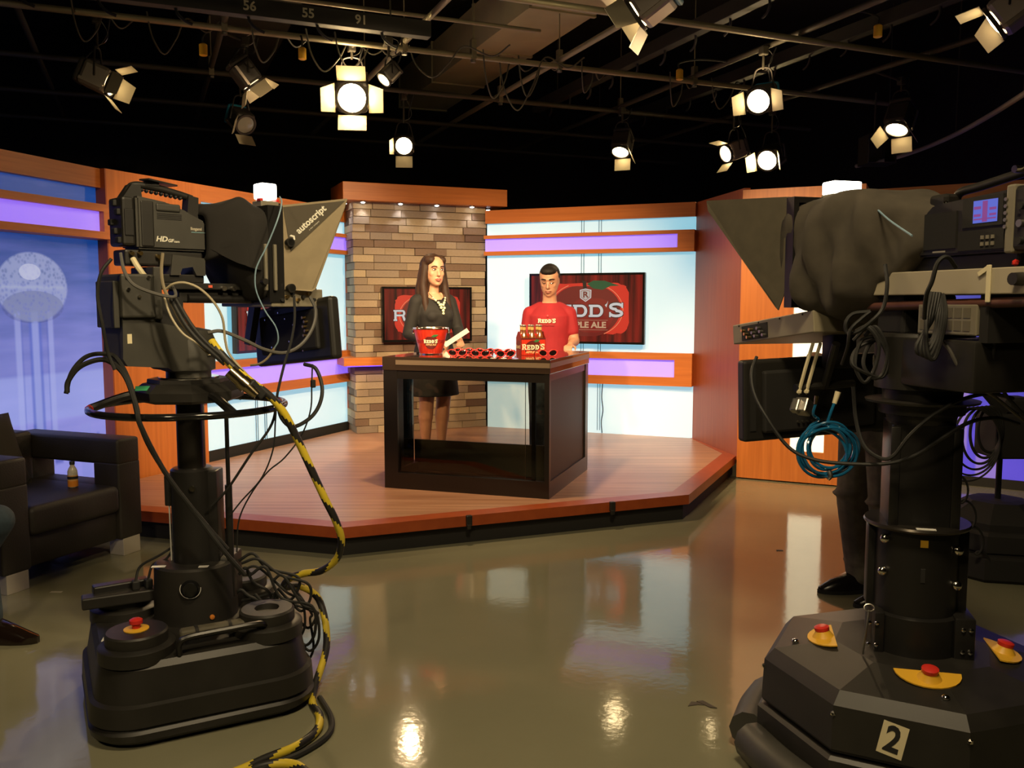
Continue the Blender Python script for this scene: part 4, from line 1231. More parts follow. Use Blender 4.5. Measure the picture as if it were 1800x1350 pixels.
for a, b_, c in LEGS:
    bm = bm_new(); loft(bm, [((c[0], c[1] - 0.075, 0.0), 0.052, 0.150), ((c[0], c[1] - 0.075, 0.03), 0.053, 0.152), ((c[0], c[1] - 0.05, 0.065), 0.047, 0.115), ((c[0], c[1], 0.105), 0.046, 0.058)], 18)
    sh_ = obj('shoe', bm, SHOEK, op, smooth=True)
    bm = bm_new(); loft(bm, [((c[0], c[1] - 0.075, 0.0), 0.056, 0.156), ((c[0], c[1] - 0.075, 0.018), 0.056, 0.156)], 18); obj('sole', bm, RUB, sh_, smooth=True)

# --- visitor seated at the left edge, knee and shoe in view
se = thing('person', 'seated person in dark blue jeans and polished brown shoe beside the armchair', 'person', (-2.86, 3.98, 0), R(84))
bm = bm_new()
T, k = head_into(bm, (0.0, -0.0, 1.26), 0.24)
capsule(bm, (0, 0.03, 1.04), (0, 0.01, 1.18), 0.060, 0.056)
loft(bm, [((0, 0, 0.42), 0.17, 0.13), ((0, 0.01, 0.60), 0.17, 0.125), ((0, 0.02, 0.82), 0.18, 0.125), ((0, 0.02, 0.97), 0.19, 0.11), ((0, 0.03, 1.06), 0.08, 0.06)], 20)
ARMS = ([(-0.20, 0.02, 1.0), (-0.24, -0.04, 0.74), (-0.14, -0.24, 0.62)], [(0.20, 0.02, 1.0), (0.24, -0.04, 0.74), (0.14, -0.24, 0.62)])
for A, sd in zip(ARMS, (-1, 1)):
    capsule(bm, A[0], A[1], 0.055, 0.044); capsule(bm, A[1], A[2], 0.043, 0.030)
    hand_into(bm, A[2], (0, -0.95, -0.2), (0, 0, -1), sd, 1.0, 0.4)
SLEG = (((-0.10, -0.02, 0.48), (-0.13, -0.50, 0.475), (-0.13, -0.54, 0.09)), ((0.10, -0.02, 0.48), (0.13, -0.42, 0.475), (0.14, -0.16, 0.09)))
for a, b_, c in SLEG:
    capsule(bm, a, b_, 0.088, 0.062); capsule(bm, b_, c, 0.060, 0.042); capsule(bm, (c[0], c[1], 0.05), (c[0], c[1] - 0.12, 0.030), 0.038, 0.024)
body = blob('body', bm, SKIN2, se, 0.010, 5)
face_parts(body, T, k, HAIRK, LIP)
bm = bm_new(); ellipsoid(bm, (0, 0.03, 1.30), (0.083, 0.098, 0.092), 3); blob('hair', bm, HAIRK, se, 0.009, 2)
bm = bm_new()
loft(bm, [((0, 0, 0.44), 0.19, 0.15), ((0, 0.01, 0.60), 0.19, 0.145), ((0, 0.02, 0.82), 0.20, 0.145), ((0, 0.02, 0.97), 0.20, 0.125), ((0, 0.03, 1.07), 0.10, 0.075)], 24)
for A in ARMS:
    capsule(bm, A[0], A[1], 0.070, 0.056); capsule(bm, A[1], Vector(A[1]).lerp(Vector(A[2]), 0.8), 0.054, 0.042)
blob('shirt', bm, M('navy_shirt', (0.02, 0.03, 0.05), 0.9), se, 0.012, 4)
bm = bm_new()
for a, b_, c in SLEG:
    capsule(bm, a, b_, 0.100, 0.080); capsule(bm, b_, (c[0], c[1], 0.11), 0.080, 0.068)
ellipsoid(bm, (0, 0, 0.48), (0.18, 0.14, 0.09), 2)
blob('jeans', bm, JEAN, se, 0.011, 4)
for a, b_, c in SLEG:
    bm = bm_new(); loft(bm, [((c[0], c[1] - 0.085, 0.0), 0.050, 0.160), ((c[0], c[1] - 0.085, 0.03), 0.050, 0.160), ((c[0], c[1] - 0.05, 0.062), 0.044, 0.115), ((c[0], c[1], 0.10), 0.045, 0.058)], 18)
    obj('shoe', bm, M('polished_brown_leather', (0.012, 0.007, 0.005), 0.12, coat=0.5), se, smooth=True)
ch = thing('visitor_chair', 'plain dark chair under the seated person', 'chair', (-2.88, 3.98, 0), R(84))
bm = bm_new(); box(bm, (0, 0.0, 0.375), (0.46, 0.44, 0.05), bevel=0.015); obj('seat', bm, BLK, ch)
bm = bm_new(); box(bm, (0, 0.235, 0.68), (0.44, 0.04, 0.36), bevel=0.012); obj('backrest', bm, BLK, ch)
for sx in (-1, 1):
    for sy in (-1, 1):
        bm = bm_new(); cyl(bm, (sx * 0.2, sy * 0.19, 0.0), (sx * 0.2, sy * 0.19, 0.36 if sy < 0 else 0.52), 0.014, seg=10); obj('leg', bm, BLKM, ch, smooth=True)
# ------------------------------------------------------------------ studio pedestals, heads, cameras, prompters
TAPE = M('cream_label', (0.70, 0.62, 0.40), 0.6)
GREYB = M('warm_grey_metal', (0.20, 0.18, 0.13), 0.45)
BEIGE = M('beige_plate', (0.40, 0.35, 0.25), 0.5)
HOODC = M('prompter_hood_board', (0.27, 0.215, 0.13), 0.8, var=0.08, vscale=(20, 20, 20))
HOODD = M('prompter_hood_dark', (0.075, 0.062, 0.042), 0.85)
CLOTH = M('prompter_cloth', (0.060, 0.050, 0.036), 0.95, var=0.2, vscale=(14, 14, 14))
CLOTHK = M('black_cloth', (0.016, 0.014, 0.012), 0.95)

def rsq_ring(half, rad, n=8):
    pts = []
    for cx, cy, a0 in ((1, 1, 0), (-1, 1, 90), (-1, -1, 180), (1, -1, 270)):
        for k in range(n + 1):
            a = R(a0 + 90 * k / n)
            pts.append((cx * (half - rad) + rad * math.cos(a), cy * (half - rad) + rad * math.sin(a)))
    return pts
def loft_pts(bm, rings):
    L = [[bm.verts.new((p[0], p[1], z)) for p in pts] for pts, z in rings]
    n = len(L[0])
    for i in range(len(L) - 1):
        for k in range(n):
            bm.faces.new((L[i][k], L[i][(k + 1) % n], L[i + 1][(k + 1) % n], L[i + 1][k]))
    bm.faces.new(L[0][::-1]); bm.faces.new(L[-1])

# ---- first pedestal (left): rounded square base with four corner turrets
PLX, PLY = -1.236, 3.35
p1 = thing('camera_pedestal', 'black studio pedestal with rounded square base, corner turrets and steering ring', 'pedestal', (PLX, PLY, 0))
B0 = Vector((0.016, -0.07, 0)); BROTL = R(28.4)
def bp(x, y, z):
    c_, s_ = math.cos(BROTL), math.sin(BROTL)
    return (B0.x + x * c_ - y * s_, B0.y + x * s_ + y * c_, z)
bm = bm_new()
loft_pts(bm, [(rsq_ring(0.365, 0.15), 0.012), (rsq_ring(0.385, 0.16), 0.03), (rsq_ring(0.390, 0.16), 0.055), (rsq_ring(0.378, 0.155), 0.068), (rsq_ring(0.388, 0.16), 0.078), (rsq_ring(0.384, 0.16), 0.145), (rsq_ring(0.370, 0.155), 0.152),
              (rsq_ring(0.352, 0.15), 0.262), (rsq_ring(0.335, 0.14), 0.282), (rsq_ring(0.28, 0.12), 0.287)])
b_ = obj('base_housing', bm, BLK, p1, tuple(B0), (0, 0, BROTL), smooth=True, angle=30)
for sx, sy in ((-1, -1), (1, -1), (1, 1), (-1, 1)):
    c = bp(sx * 0.225, sy * 0.225, 0)
    bm = bm_new(); lathe(bm, [(0.128, 0.27), (0.128, 0.315), (0.118, 0.322), (0.100, 0.324), (0.100, 0.360), (0.092, 0.367), (0.045, 0.367), (0.042, 0.352), (0.001, 0.352)] if (sx, sy) != (-1, -1) else
                         [(0.128, 0.27), (0.128, 0.315), (0.118, 0.322), (0.104, 0.324), (0.104, 0.358), (0.098, 0.364), (0.001, 0.366)], c, 28)
    obj('corner_turret', bm, BLK, p1, smooth=True, angle=30)
    if (sx, sy) in ((-1, -1), (-1, 1)):
        bm = bm_new(); lathe(bm, [(0.042, 0.363), (0.042, 0.368), (0.036, 0.370), (0.001, 0.370)], c, 22); es = obj('stop_plate', bm, YEL, p1, smooth=True)
        bm = bm_new(); lathe(bm, [(0.014, 0.368), (0.014, 0.385), (0.022, 0.387), (0.022, 0.399), (0.014, 0.404), (0.001, 0.405)], c, 18); obj('stop_button', bm, RED, es, smooth=True)
bm = bm_new(); lathe(bm, [(0.158, 0.28), (0.156, 0.30), (0.150, 0.495), (0.140, 0.503), (0.085, 0.505)], seg=32); bx(bm, 0.02, 0.145, -0.02, 0.13, 0.28, 0.515, 0.012); obj('column_base', bm, BLK, p1, smooth=True, angle=30)
bm = bm_new(); lathe(bm, [(0.034, 0), (0.034, 0.004), (0.028, 0.006), (0.026, 0.018), (0.001, 0.019)], seg=22, axis='Z')
o_ = obj('lock_knob', bm, BLKG, p1, (0.035, -0.152, 0.435), (R(90), 0, R(12)), smooth=True)
bm = bm_new(); tube(bm, [(0.037 * math.cos(R(a)), 0.037 * math.sin(R(a)), 0.003) for a in range(150, 372, 12)], 0.0012, 5, smooth=False); obj('knob_scale', bm, WHITE, o_)
bm = bm_new(); lathe(bm, [(0.080, 0.50), (0.080, 0.86), (0.070, 0.868), (0.056, 0.870)], seg=28); bx(bm, 0.045, 0.105, -0.035, 0.05, 0.50, 0.86, 0.008); bx(bm, -0.10, -0.07, -0.03, 0.03, 0.72, 0.84, 0.006); obj('outer_column', bm, BLKM, p1, smooth=True, angle=30)
bm = bm_new(); cyl(bm, (-0.083, -0.02, 0.50), (-0.085, -0.02, 0.735), 0.003, seg=6); obj('scale_rule', bm, WHITE, p1)
bm = bm_new(); lathe(bm, [(0.052, 0.80), (0.052, 1.16)], seg=24); obj('inner_column', bm, M('satin_column', (0.05, 0.045, 0.038), 0.25, 0.8), p1, smooth=True)
bm = bm_new(); cyl(bm, (0.142, -0.01, 0.36), (0.142, -0.01, 0.80), 0.014, seg=12); cyl(bm, (0.142, -0.01, 0.79), (0.142, -0.01, 1.14), 0.008, seg=10); obj('guide_rod', bm, BLKM, p1, smooth=True)
bm = bm_new(); cyl(bm, (0.03, -0.082, 0.80), (0.03, -0.088, 0.80), 0.011, seg=14); obj('bolt', bm, CHROME, p1, smooth=True)
bm = bm_new(); tube(bm, [(0.352 * math.cos(R(a)), 0.352 * math.sin(R(a)), 1.105) for a in range(0, 360, 6)], 0.0135, 10, closed=True, smooth=False); ring = obj('steering_ring', bm, BLKG, p1, smooth=True)
for a in (75, 195, 315):
    bm = bm_new(); tube(bm, [(0.10 * math.cos(R(a)), 0.10 * math.sin(R(a)), 1.165), (0.22 * math.cos(R(a)), 0.22 * math.sin(R(a)), 1.150), (0.352 * math.cos(R(a)), 0.352 * math.sin(R(a)), 1.105)], 0.016, 8); obj('ring_spoke', bm, BLKM, ring, smooth=True)
bm = bm_new(); tube(bm, [(0.352 * math.cos(R(a)), 0.352 * math.sin(R(a)), 1.105) for a in range(184, 200, 3)], 0.0155, 10, smooth=False); obj('red_tape', bm, RED, ring, smooth=True)
bm = bm_new()
oct_ = lambda r: [(r * math.cos(R(22.5 + 45 * k)), r * math.sin(R(22.5 + 45 * k))) for k in range(8)]
loft_pts(bm, [(oct_(0.175), 1.128), (oct_(0.200), 1.140), (oct_(0.202), 1.170), (oct_(0.165), 1.198), (oct_(0.150), 1.200), (oct_(0.148), 1.214)])
mp_ = obj('mounting_plate', bm, BLK, p1)
bm = bm_new(); box(bm, (-0.118, -0.142, 1.186), (0.052, 0.024, 0.002), rz=R(20), rx=R(38)); obj('green_label', bm, M('green_label', (0.05, 0.35, 0.16), 0.5), mp_)
bm = bm_new(); lathe(bm, [(0.110, 1.214), (0.110, 1.220), (0.04, 1.220)], seg=30); obj('level_ring', bm, CHROME, p1, smooth=True)
# handle bar and rolled pad along the front of the base
bm = bm_new(); tube(bm, [bp(-0.10, -0.33, 0.285), bp(-0.10, -0.335, 0.325), bp(-0.07, -0.338, 0.345), bp(0.06, -0.338, 0.350), bp(0.17, -0.335, 0.350), bp(0.20, -0.31, 0.33)], 0.011, 8, 6); obj('grab_bar', bm, BLKM, p1, smooth=True)
bm = bm_new()
c = bp(0.03, -0.245, 0.325)
box(bm, c, (0.235, 0.05, 0.04), rz=BROTL, bevel=0.014, seg=3)
pad = obj('wrapped_pad', bm, M('taped_pad', (0.085, 0.075, 0.05), 0.7), p1)
for t in (-0.06, 0.055):
    c = bp(0.03 + t, -0.245, 0.325); bm = bm_new(); box(bm, c, (0.008, 0.053, 0.043), rz=BROTL, bevel=0.01); obj('strap', bm, BLK2, pad)
bm = bm_new(); c = bp(-0.315, -0.12, 0.292); box(bm, c, (0.05, 0.02, 0.003), rz=BROTL + 0.4); obj('red_flag_tag', bm, RED, p1)
bm = bm_new(); tube(bm, [bp(-0.33, -0.10, 0.295), bp(-0.31, -0.09, 0.315), bp(-0.28, -0.085, 0.312), bp(-0.26, -0.07, 0.325)], 0.004, 6); obj('white_tag', bm, WHITE, p1, smooth=True)
for lx, lw in ((-0.10, 0.05), (0.07, 0.035)):
    bm = bm_new(); box(bm, (lx, -0.105, 0.506), (lw, 0.02, 0.002), rz=0.1); obj('paper_label', bm, WHITE, p1)
bm = bm_new(); lathe(bm, [(0.009, 0), (0.009, 0.006), (0.001, 0.008)], seg=12); obj('indicator', bm, M('amber_lens', (0.6, 0.2, 0.03), 0.3), p1, (0.10, -0.118, 0.315), (R(90), 0, R(40)))

# power strip lying over the rear of the base, a thing of its own
ps = thing('power_strip', 'black power strip with red switch lying across the first pedestal base', 'power strip', (-1.475, 3.285, 0.355), R(28))
bm = bm_new(); box(bm, (0, 0, 0.022), (0.32, 0.065, 0.045), bevel=0.006); obj('strip_body', bm, BLK, ps)
bm = bm_new(); box(bm, (-0.02, 0.05, 0.052), (0.20, 0.05, 0.035), rz=0.12, bevel=0.006); obj('adapter', bm, BLKM, ps)
for k in range(3):
    bm = bm_new(); box(bm, (0.03 + 0.045 * k, 0.0, 0.062), (0.028, 0.034, 0.038), rz=0.2 * k, bevel=0.006); obj('plug', bm, RUB, ps)
    bm = bm_new(); tube(bm, [(0.03 + 0.045 * k, 0.0, 0.08), (0.05 + 0.045 * k, 0.01, 0.13), (0.12 + 0.02 * k, -0.01, 0.17 - 0.02 * k), (0.18, 0.0, 0.20)], 0.005, 6); obj('cord', bm, RUB, ps, smooth=True)

# ---- pan and tilt head of the first camera
HD1 = R(45.5)
h1 = thing('pan_tilt_head', 'dark pan and tilt head under the first camera with warning stickers', 'pan head', (PLX, PLY, 0), HD1)
bm = bm_new(); lathe(bm, [(0.082, 1.218), (0.082, 1.24), (0.098, 1.246), (0.100, 1.36), (0.086, 1.395), (0.04, 1.405)], seg=30); obj('rotary_hub', bm, CHAR, h1, smooth=True, angle=30)
bm = bm_new(); prism_xz(bm, [(-0.265, 1.275), (-0.12, 1.262), (-0.10, 1.248), (0.02, 1.248), (0.03, 1.375), (-0.05, 1.405), (-0.16, 1.43), (-0.16, 1.462), (-0.275, 1.466), (-0.28, 1.30)], -0.09, 0.085); obj('arm_housing', bm, CHAR, h1)
bm = bm_new(); bx(bm, -0.285, -0.165, -0.112, 0.085, 1.446, 1.60, 0.008); bx(bm, -0.305, -0.285, -0.09, 0.07, 1.41, 1.575, 0.004); obj('drive_box', bm, CHAR, h1)
bm = bm_new(); bx(bm, -0.165, -0.135, -0.10, 0.10, 1.44, 1.628, 0.005); obj('side_cheek', bm, CHAR, h1)
bm = bm_new(); bx(bm, -0.16, -0.05, -0.08, 0.08, 1.40, 1.52); obj('tilt_cradle', bm, BLK2, h1)
for (x, y, z, w, h) in ((-0.255, -0.0912, 1.372, 0.016, 0.034), (0.045, -0.094, 1.315, 0.036, 0.026)):
    bm = bm_new(); box(bm, (x, y, z), (w, 0.0015, h), rz=(R(26) if x > 0 else 0)); obj('warning_sticker', bm, TAPE, h1)
    if x > 0:
        bm = bm_new(); prism_xz(bm, [(-0.009, -0.008), (0.009, -0.008), (0, 0.008)], -0.0005, 0.0005); obj('warning_triangle', bm, YEL, h1, (x, y - 0.0012, z), (0, 0, R(26)))
bm = bm_new(); bx(bm, -0.20, 0.30, -0.075, 0.075, 1.548, 1.572, 0.003); bx(bm, -0.05, 0.33, -0.05, 0.05, 1.500, 1.548, 0.006); obj('balance_plate', bm, BLK, h1)
for w in (-0.055, 0.055):
    bm = bm_new(); cyl(bm, (-0.02, w, 1.515), (0.34, w, 1.51), 0.016, seg=12); obj('support_rod', bm, BLKM, h1, smooth=True)
for q in ((-0.262, -0.113, 1.545), (-0.19, -0.113, 1.588), (-0.265, -0.113, 1.588), (-0.225, -0.113, 1.52)):
    bm = bm_new(); cyl(bm, q, (q[0], q[1] - 0.006, q[2]), 0.0065, seg=10); obj('bolt', bm, CHROME, h1, smooth=True)
bm = bm_new(); box(bm, (0.06, -0.077, 1.560), (0.016, 0.003, 0.010)); obj('red_mark', bm, M('red_tape_mark', (0.75, 0.12, 0.06), 0.5), h1)
for x in (0.11, 0.15):
    bm = bm_new(); cyl(bm, (x, -0.076, 1.553), (x, -0.092, 1.553), 0.010, seg=10); obj('clamp_screw', bm, CHROME, h1, smooth=True)

# ---- first broadcast camera
c1 = thing('broadcast_camera', 'olive charcoal shoulder broadcast camera with white logos, cabled at the rear', 'camera', (PLX, PLY, 0), HD1)
bm = bm_new(); prism_xz(bm, [(-0.205, 1.69), (0.055, 1.69), (0.055, 1.80), (-0.03, 1.838), (-0.09, 1.862), (-0.205, 1.878)], -0.07, 0.07)
bmesh.ops.bevel(bm, geom=bm.edges[:], offset=0.008, segments=2, affect='EDGES')
bd = obj('camera_body', bm, CHAR, c1)
bm = bm_new(); bx(bm, -0.19, -0.145, -0.074, -0.068, 1.70, 1.86, 0.004); obj('side_rib', bm, BLK, bd)
bm = bm_new(); bx(bm, -0.135, -0.045, -0.0765, -0.066, 1.828, 1.856, 0.006); obj('control_cover', bm, CHAR, bd)
for k in range(4):
    part_box('vent_slot', BLK2, bd, -0.132, -0.04, -0.0715, -0.069, 1.800 + 0.006 * k, 1.803 + 0.006 * k)
bm = bm_new(); bx(bm, -0.252, -0.206, -0.062, 0.062, 1.70, 1.872, 0.010); rp_ = obj('rear_adapter', bm, BLK, c1)
for k in range(5):
    bm = bm_new(); box(bm, (-0.253, -0.03 + 0.03 * (k % 3), 1.72 + 0.033 * k), (0.02, 0.03, 0.022), bevel=0.004); obj('connector', bm, RUB, rp_)
bm = bm_new(); bx(bm, -0.245, -0.212, -0.066, -0.060, 1.735, 1.83, 0.004); obj('rear_side_panel', bm, BLK2, rp_)
bm = bm_new(); tube(bm, [(-0.215, 0, 1.870), (-0.20, 0, 1.905), (-0.175, 0, 1.922), (-0.10, 0, 1.918), (-0.02, 0, 1.903), (0.035, 0, 1.890)], 0.0135, 10); hd_ = obj('carry_handle', bm, BLK, c1, smooth=True)
bm = bm_new(); prism_xz(bm, [(-0.235, 1.870), (-0.165, 1.868), (-0.17, 1.918), (-0.20, 1.922)], -0.03, 0.03); obj('handle_root', bm, BLK, hd_)
bm = bm_new(); prism_xz(bm, [(0.0, 1.80), (0.045, 1.795), (0.05, 1.893), (0.012, 1.900)], -0.025, 0.025); obj('handle_post', bm, BLK, hd_)
for k in range(9):
    bm = bm_new(); ellipsoid(bm, (-0.155 + 0.018 * k, 0, 1.906 - 0.0022 * k), (0.008, 0.014, 0.008), 1); obj('grip_rib', bm, RUB, hd_, smooth=True)
bm = bm_new(); box(bm, (-0.09, 0, 1.938), (0.13, 0.05, 0.006), ry=R(4), rz=0.3); box(bm, (-0.12, 0, 1.930), (0.05, 0.03, 0.014)); obj('accessory_plate', bm, BLK, hd_)
bm = bm_new(); cyl(bm, (0.05, 0, 1.75), (0.12, 0, 1.75), 0.058, 0.055, 24); cyl(bm, (0.12, 0, 1.75), (0.24, 0, 1.75), 0.05, 0.062, 24); obj('lens', bm, BLKG, c1, smooth=True, angle=30)
bm = bm_new(); bx(bm, -0.245, 0.045, -0.055, 0.055, 1.632, 1.688, 0.008); obj('wedge_adapter', bm, BLK, c1)
bm = bm_new(); prism_xz(bm, [(-0.085, 1.60), (-0.05, 1.60), (-0.04, 1.625), (0.0, 1.632), (0.015, 1.60), (0.05, 1.60), (0.05, 1.665), (-0.075, 1.675)], -0.062, 0.062); obj('shoulder_mount', bm, CHAR, c1)
bm = bm_new(); bx(bm, -0.20, 0.05, -0.05, 0.05, 1.572, 1.604, 0.004); obj('slide_plate', bm, BLK, c1)
WL = M('logo_white', (0.75, 0.72, 0.6), 0.5)
lettering('HD', WL, bd, (-0.118, -0.0712, 1.728), FACE, 0.026, 0.0008, 0.0003, 1.1, 0.2)
lettering('GF', WL, bd, (-0.085, -0.0712, 1.724), FACE, 0.016, 0.0006, 0.0003, 1.1, 0.2)
lettering('cam', WL, bd, (-0.062, -0.0712, 1.722), FACE, 0.012, 0.0003, 0.0003, 1.1)
lettering('Ikegami', M('logo_cream', (0.5, 0.45, 0.34), 0.5), bd, (0.014, -0.0712, 1.772), FACE, 0.015, 0.0004, 0.0003, 0.95)
part_box('logo_line', M('logo_blue', (0.2, 0.4, 0.45), 0.5), bd, -0.005, 0.05, -0.0714, -0.0706, 1.7585, 1.7605)
for (x, z) in ((-0.225, 1.676), (-0.195, 1.678), (-0.13, 1.668), (-0.12, 1.655)):
    bm = bm_new(); cyl(bm, (x, -0.056, z), (x, -0.074, z - 0.004), 0.0075, seg=10); obj('brass_connector', bm, BRASS, c1, smooth=True)
bm = bm_new(); tube(bm, [(-0.22, -0.06, 1.655), (-0.215, -0.08, 1.63), (-0.20, -0.085, 1.605), (-0.19, -0.08, 1.595)], 0.010, 8); obj('cable_tie', bm, TAPE, c1, smooth=True)

def prompter(t, sgn, frame_x, half, z0, z1, tip, low, cloth_fn, cloth_mat):
    # sgn: side that faces the photographer (-1 local -y, +1 local +y)
    fx0, fx1 = frame_x
    for q in ((-half, half, z1 - 0.02, z1), (-half, half, z0, z0 + 0.02), (-half, -half + 0.02, z0 + 0.02, z1 - 0.02), (half - 0.02, half, z0 + 0.02, z1 - 0.02)):
        part_box('frame_bar', BLKM, t, fx0, fx1, q[0], q[1], q[2], q[3])
    (tx, ty, tz), (lx, ly, lz) = tip, low
    pan = []
    for s in (-1, 1):
        bm = bm_new()
        pts = [(fx1, s * half, z1), (tx, s * ty, tz), (tx - 0.012, s * ty, tz - 0.035), (lx, s * ly, lz), (lx - 0.02, s * ly, lz - 0.012), (fx1, s * half, z0 + 0.05)]
        a = [bm.verts.new(p) for p in pts]; b = [bm.verts.new((p[0], p[1] + 0.004 * (-s), p[2])) for p in pts]
        bm.faces.new(a); bm.faces.new(b[::-1])
        for k in range(len(a)):
            bm.faces.new((a[k], b[k], b[(k + 1) % len(a)], a[(k + 1) % len(a)]))
        pan.append(obj('hood_side', bm, HOODC, t))
    bm = bm_new()
    pts = [(fx1, -half, z1), (tx, -ty, tz), (tx, ty, tz), (fx1, half, z1)]
    a = [bm.verts.new(p) for p in pts]; b = [bm.verts.new((p[0], p[1], p[2] + 0.004)) for p in pts]
    bm.faces.new(a); bm.faces.new(b[::-1])
    for k in range(4):
        bm.faces.new((a[k], b[k], b[(k + 1) % 4], a[(k + 1) % 4]))
    obj('hood_top', bm, HOODC, t)
    bm = bm_new()
    a = [bm.verts.new(p) for p in ((fx1 + 0.01, -half + 0.02, z1 - 0.02), (fx1 + 0.01, half - 0.02, z1 - 0.02), (lx - 0.02, half - 0.02, z0 + 0.05), (lx - 0.02, -half + 0.02, z0 + 0.05))]
    bm.faces.new(a); obj('beam_splitter_glass', bm, glass('prompter_glass', (0.9, 0.9, 0.9), tint=0.8), t)
    # cloth shroud from lens to frame
    bm = bm_new(); NU, NV = 26, 44
    grid = [[bm.verts.new(cloth_fn(i / (NU - 1), 2 * math.pi * j / NV)) for j in range(NV)] for i in range(NU)]
    for i in range(NU - 1):
        for j in range(NV):
            bm.faces.new((grid[i][j], grid[i][(j + 1) % NV], grid[i + 1][(j + 1) % NV], grid[i + 1][j]))
    sh = obj('cloth_shroud', bm, cloth_mat, t, smooth=True, angle=80)
    md = sh.modifiers.new('thick', 'SOLIDIFY'); md.thickness = 0.004
    return pan, sh

t1 = thing('teleprompter', 'teleprompter with tan hood lettered in white on the first camera', 'teleprompter', (PLX, PLY, 0), HD1)
def squircle(a, p=0.45):
    c, s = math.cos(a), math.sin(a)
    return (abs(c) ** p * (1 if c > 0 else -1), abs(s) ** p * (1 if s > 0 else -1))
def cloth1(u, a):
    cx, cz = squircle(a)
    x = 0.045 + 0.20 * u
    w = 0.085 + (0.205 - 0.085) * min(1, u * 1.6) ** 0.7
    hz = 0.085 + (0.185 - 0.085) * min(1, u * 1.8) ** 0.6
    zc = 1.745 + (1.685 - 1.745) * u
    fold = 0.012 * math.sin(5 * a + 7 * u) * u * (1 - u) * 3
    sag = -0.05 * math.sin(math.pi * u) * (1 if cz < 0 else 0) * 0 + (0.10 * math.sin(math.pi * min(1, u * 1.2)) if cz < -0.5 else 0)
    return (x, (w + fold) * cx, zc + (hz + fold) * cz + sag)
pans, shr = prompter(t1, -1, (0.235, 0.30), 0.205, 1.50, 1.868, (0.535, 0.295, 1.905), (0.415, 0.245, 1.555), cloth1, CLOTHK)
nearp = pans[0]
# dark corner with lettering on the hood side: laid in the plane of the side panel
pa, pb = Vector((0.30, -0.2055, 1.868)), Vector((0.535, -0.2955, 1.905))
ex = (pb - pa).normalized(); pc = Vector((0.30, -0.2055, 1.55))
ez = (pa - pc).normalized(); en = ez.cross(ex).normalized()
ez = ex.cross(en).normalized()
PM = Matrix(((ex.x, en.x, ez.x, pa.x), (ex.y, en.y, ez.y, pa.y), (ex.z, en.z, ez.z, pa.z), (0, 0, 0, 1)))
bm = bm_new(); prism_xz(bm, [(0.0, -0.004), (0.243, -0.004), (0.0, -0.175)], -0.0025, -0.0012); o_ = obj('dark_corner', bm, HOODD, nearp); o_.matrix_local = PM
rot_t = Matrix.Rotation(R(90), 4, 'X')
for body, x, z, sz, off in (('autoscript', 0.098, -0.062, 0.036, 0.0010), ('a vitec company', 0.106, -0.086, 0.0082, 0.0)):
    o_ = lettering(body, WL, nearp, (0, 0, 0), (0, 0, 0), sz, off, 0.0003, 1.0)
    o_.matrix_local = PM @ Matrix.Translation((x, -0.0035, z)) @ Matrix.Rotation(R(-34), 4, 'Y') @ rot_t
bm = bm_new(); prism_xz(bm, [(0, 0.012), (0.008, 0.012), (0.016, 0), (0.008, -0.012), (0, -0.012), (0.008, 0)], -0.0032, -0.0026); o_ = obj('logo_chevron', bm, WL, nearp)
o_.matrix_local = PM @ Matrix.Translation((0.012, 0, -0.125)) @ Matrix.Rotation(R(-34), 4, 'Y')
for z in (1.555, 1.73):
    bm = bm_new(); cyl(bm, (0.315, -0.205, z), (0.315, -0.235, z), 0.013, seg=12); cyl(bm, (0.315, -0.22, z), (0.315, -0.235, z), 0.017, seg=12); obj('thumb_screw', bm, BLK, t1, smooth=True)
for x in (0.215, 0.255):
    bm = bm_new(); bx(bm, x - 0.006, x + 0.006, -0.222, -0.208, 1.545, 1.72, 0.003); obj('slide_bar', bm, GREYB, t1)
bm = bm_new(); cyl(bm, (0.20, -0.215, 1.578), (0.20, -0.24, 1.578), 0.012, seg=12); obj('clamp_knob', bm, BLK, t1, smooth=True)
for x in (0.21, 0.40):
    bm = bm_new(); cyl(bm, (x, 0.0, 1.87), (x, 0, 1.902), 0.012, seg=10); obj('top_screw', bm, BLK, t1, smooth=True)
# tally lamp on top
GLOW = M('lit_tally_lamp', (0.9, 0.88, 0.8), 0.4, emit=(1.0, 0.95, 0.82), strength=6.0)
bm = bm_new(); bx(bm, 0.305, 0.385, -0.035, 0.035, 1.872, 1.905, 0.004); tl = obj('tally_base', bm, GREYB, t1)
bm = bm_new(); bx(bm, 0.31, 0.38, -0.034, 0.034, 1.912, 1.975, 0.008, 3); obj('tally_lamp', bm, GLOW, tl)
for s in (-1, 1):
    bm = bm_new(); box(bm, (0.345 + s * 0.036, -0.02, 1.908), (0.014, 0.03, 0.012), bevel=0.003); obj('red_clip', bm, RED, tl)
# screen tray below the hood and talent monitor, both fixed to the prompter
bm = bm_new(); bx(bm, 0.245, 0.475, -0.20, 0.20, 1.483, 1.552, 0.004); tr = obj('screen_tray', bm, M('tray_grey_metal', (0.24, 0.21, 0.15), 0.45), t1)
part_box('tray_screen', BLKG, tr, 0.26, 0.46, -0.18, 0.18, 1.552, 1.556)
for k in range(7):
    bm = bm_new(); x = 0.285 + 0.024 * k; cyl(bm, (x, -0.200, 1.51 + 0.012 * (k % 3)), (x, -0.214, 1.51 + 0.012 * (k % 3)), 0.007, seg=10); obj('connector', bm, BRASS if k % 2 else RUB, tr, smooth=True)
bm = bm_new(); bx(bm, -0.30, 0.30, -0.0, 0.05, -0.125, 0.125, 0.016, 3); mo = obj('talent_monitor', bm, BLK, t1, (0.445, 0.0, 1.372), (0, R(-6), R(-90)))
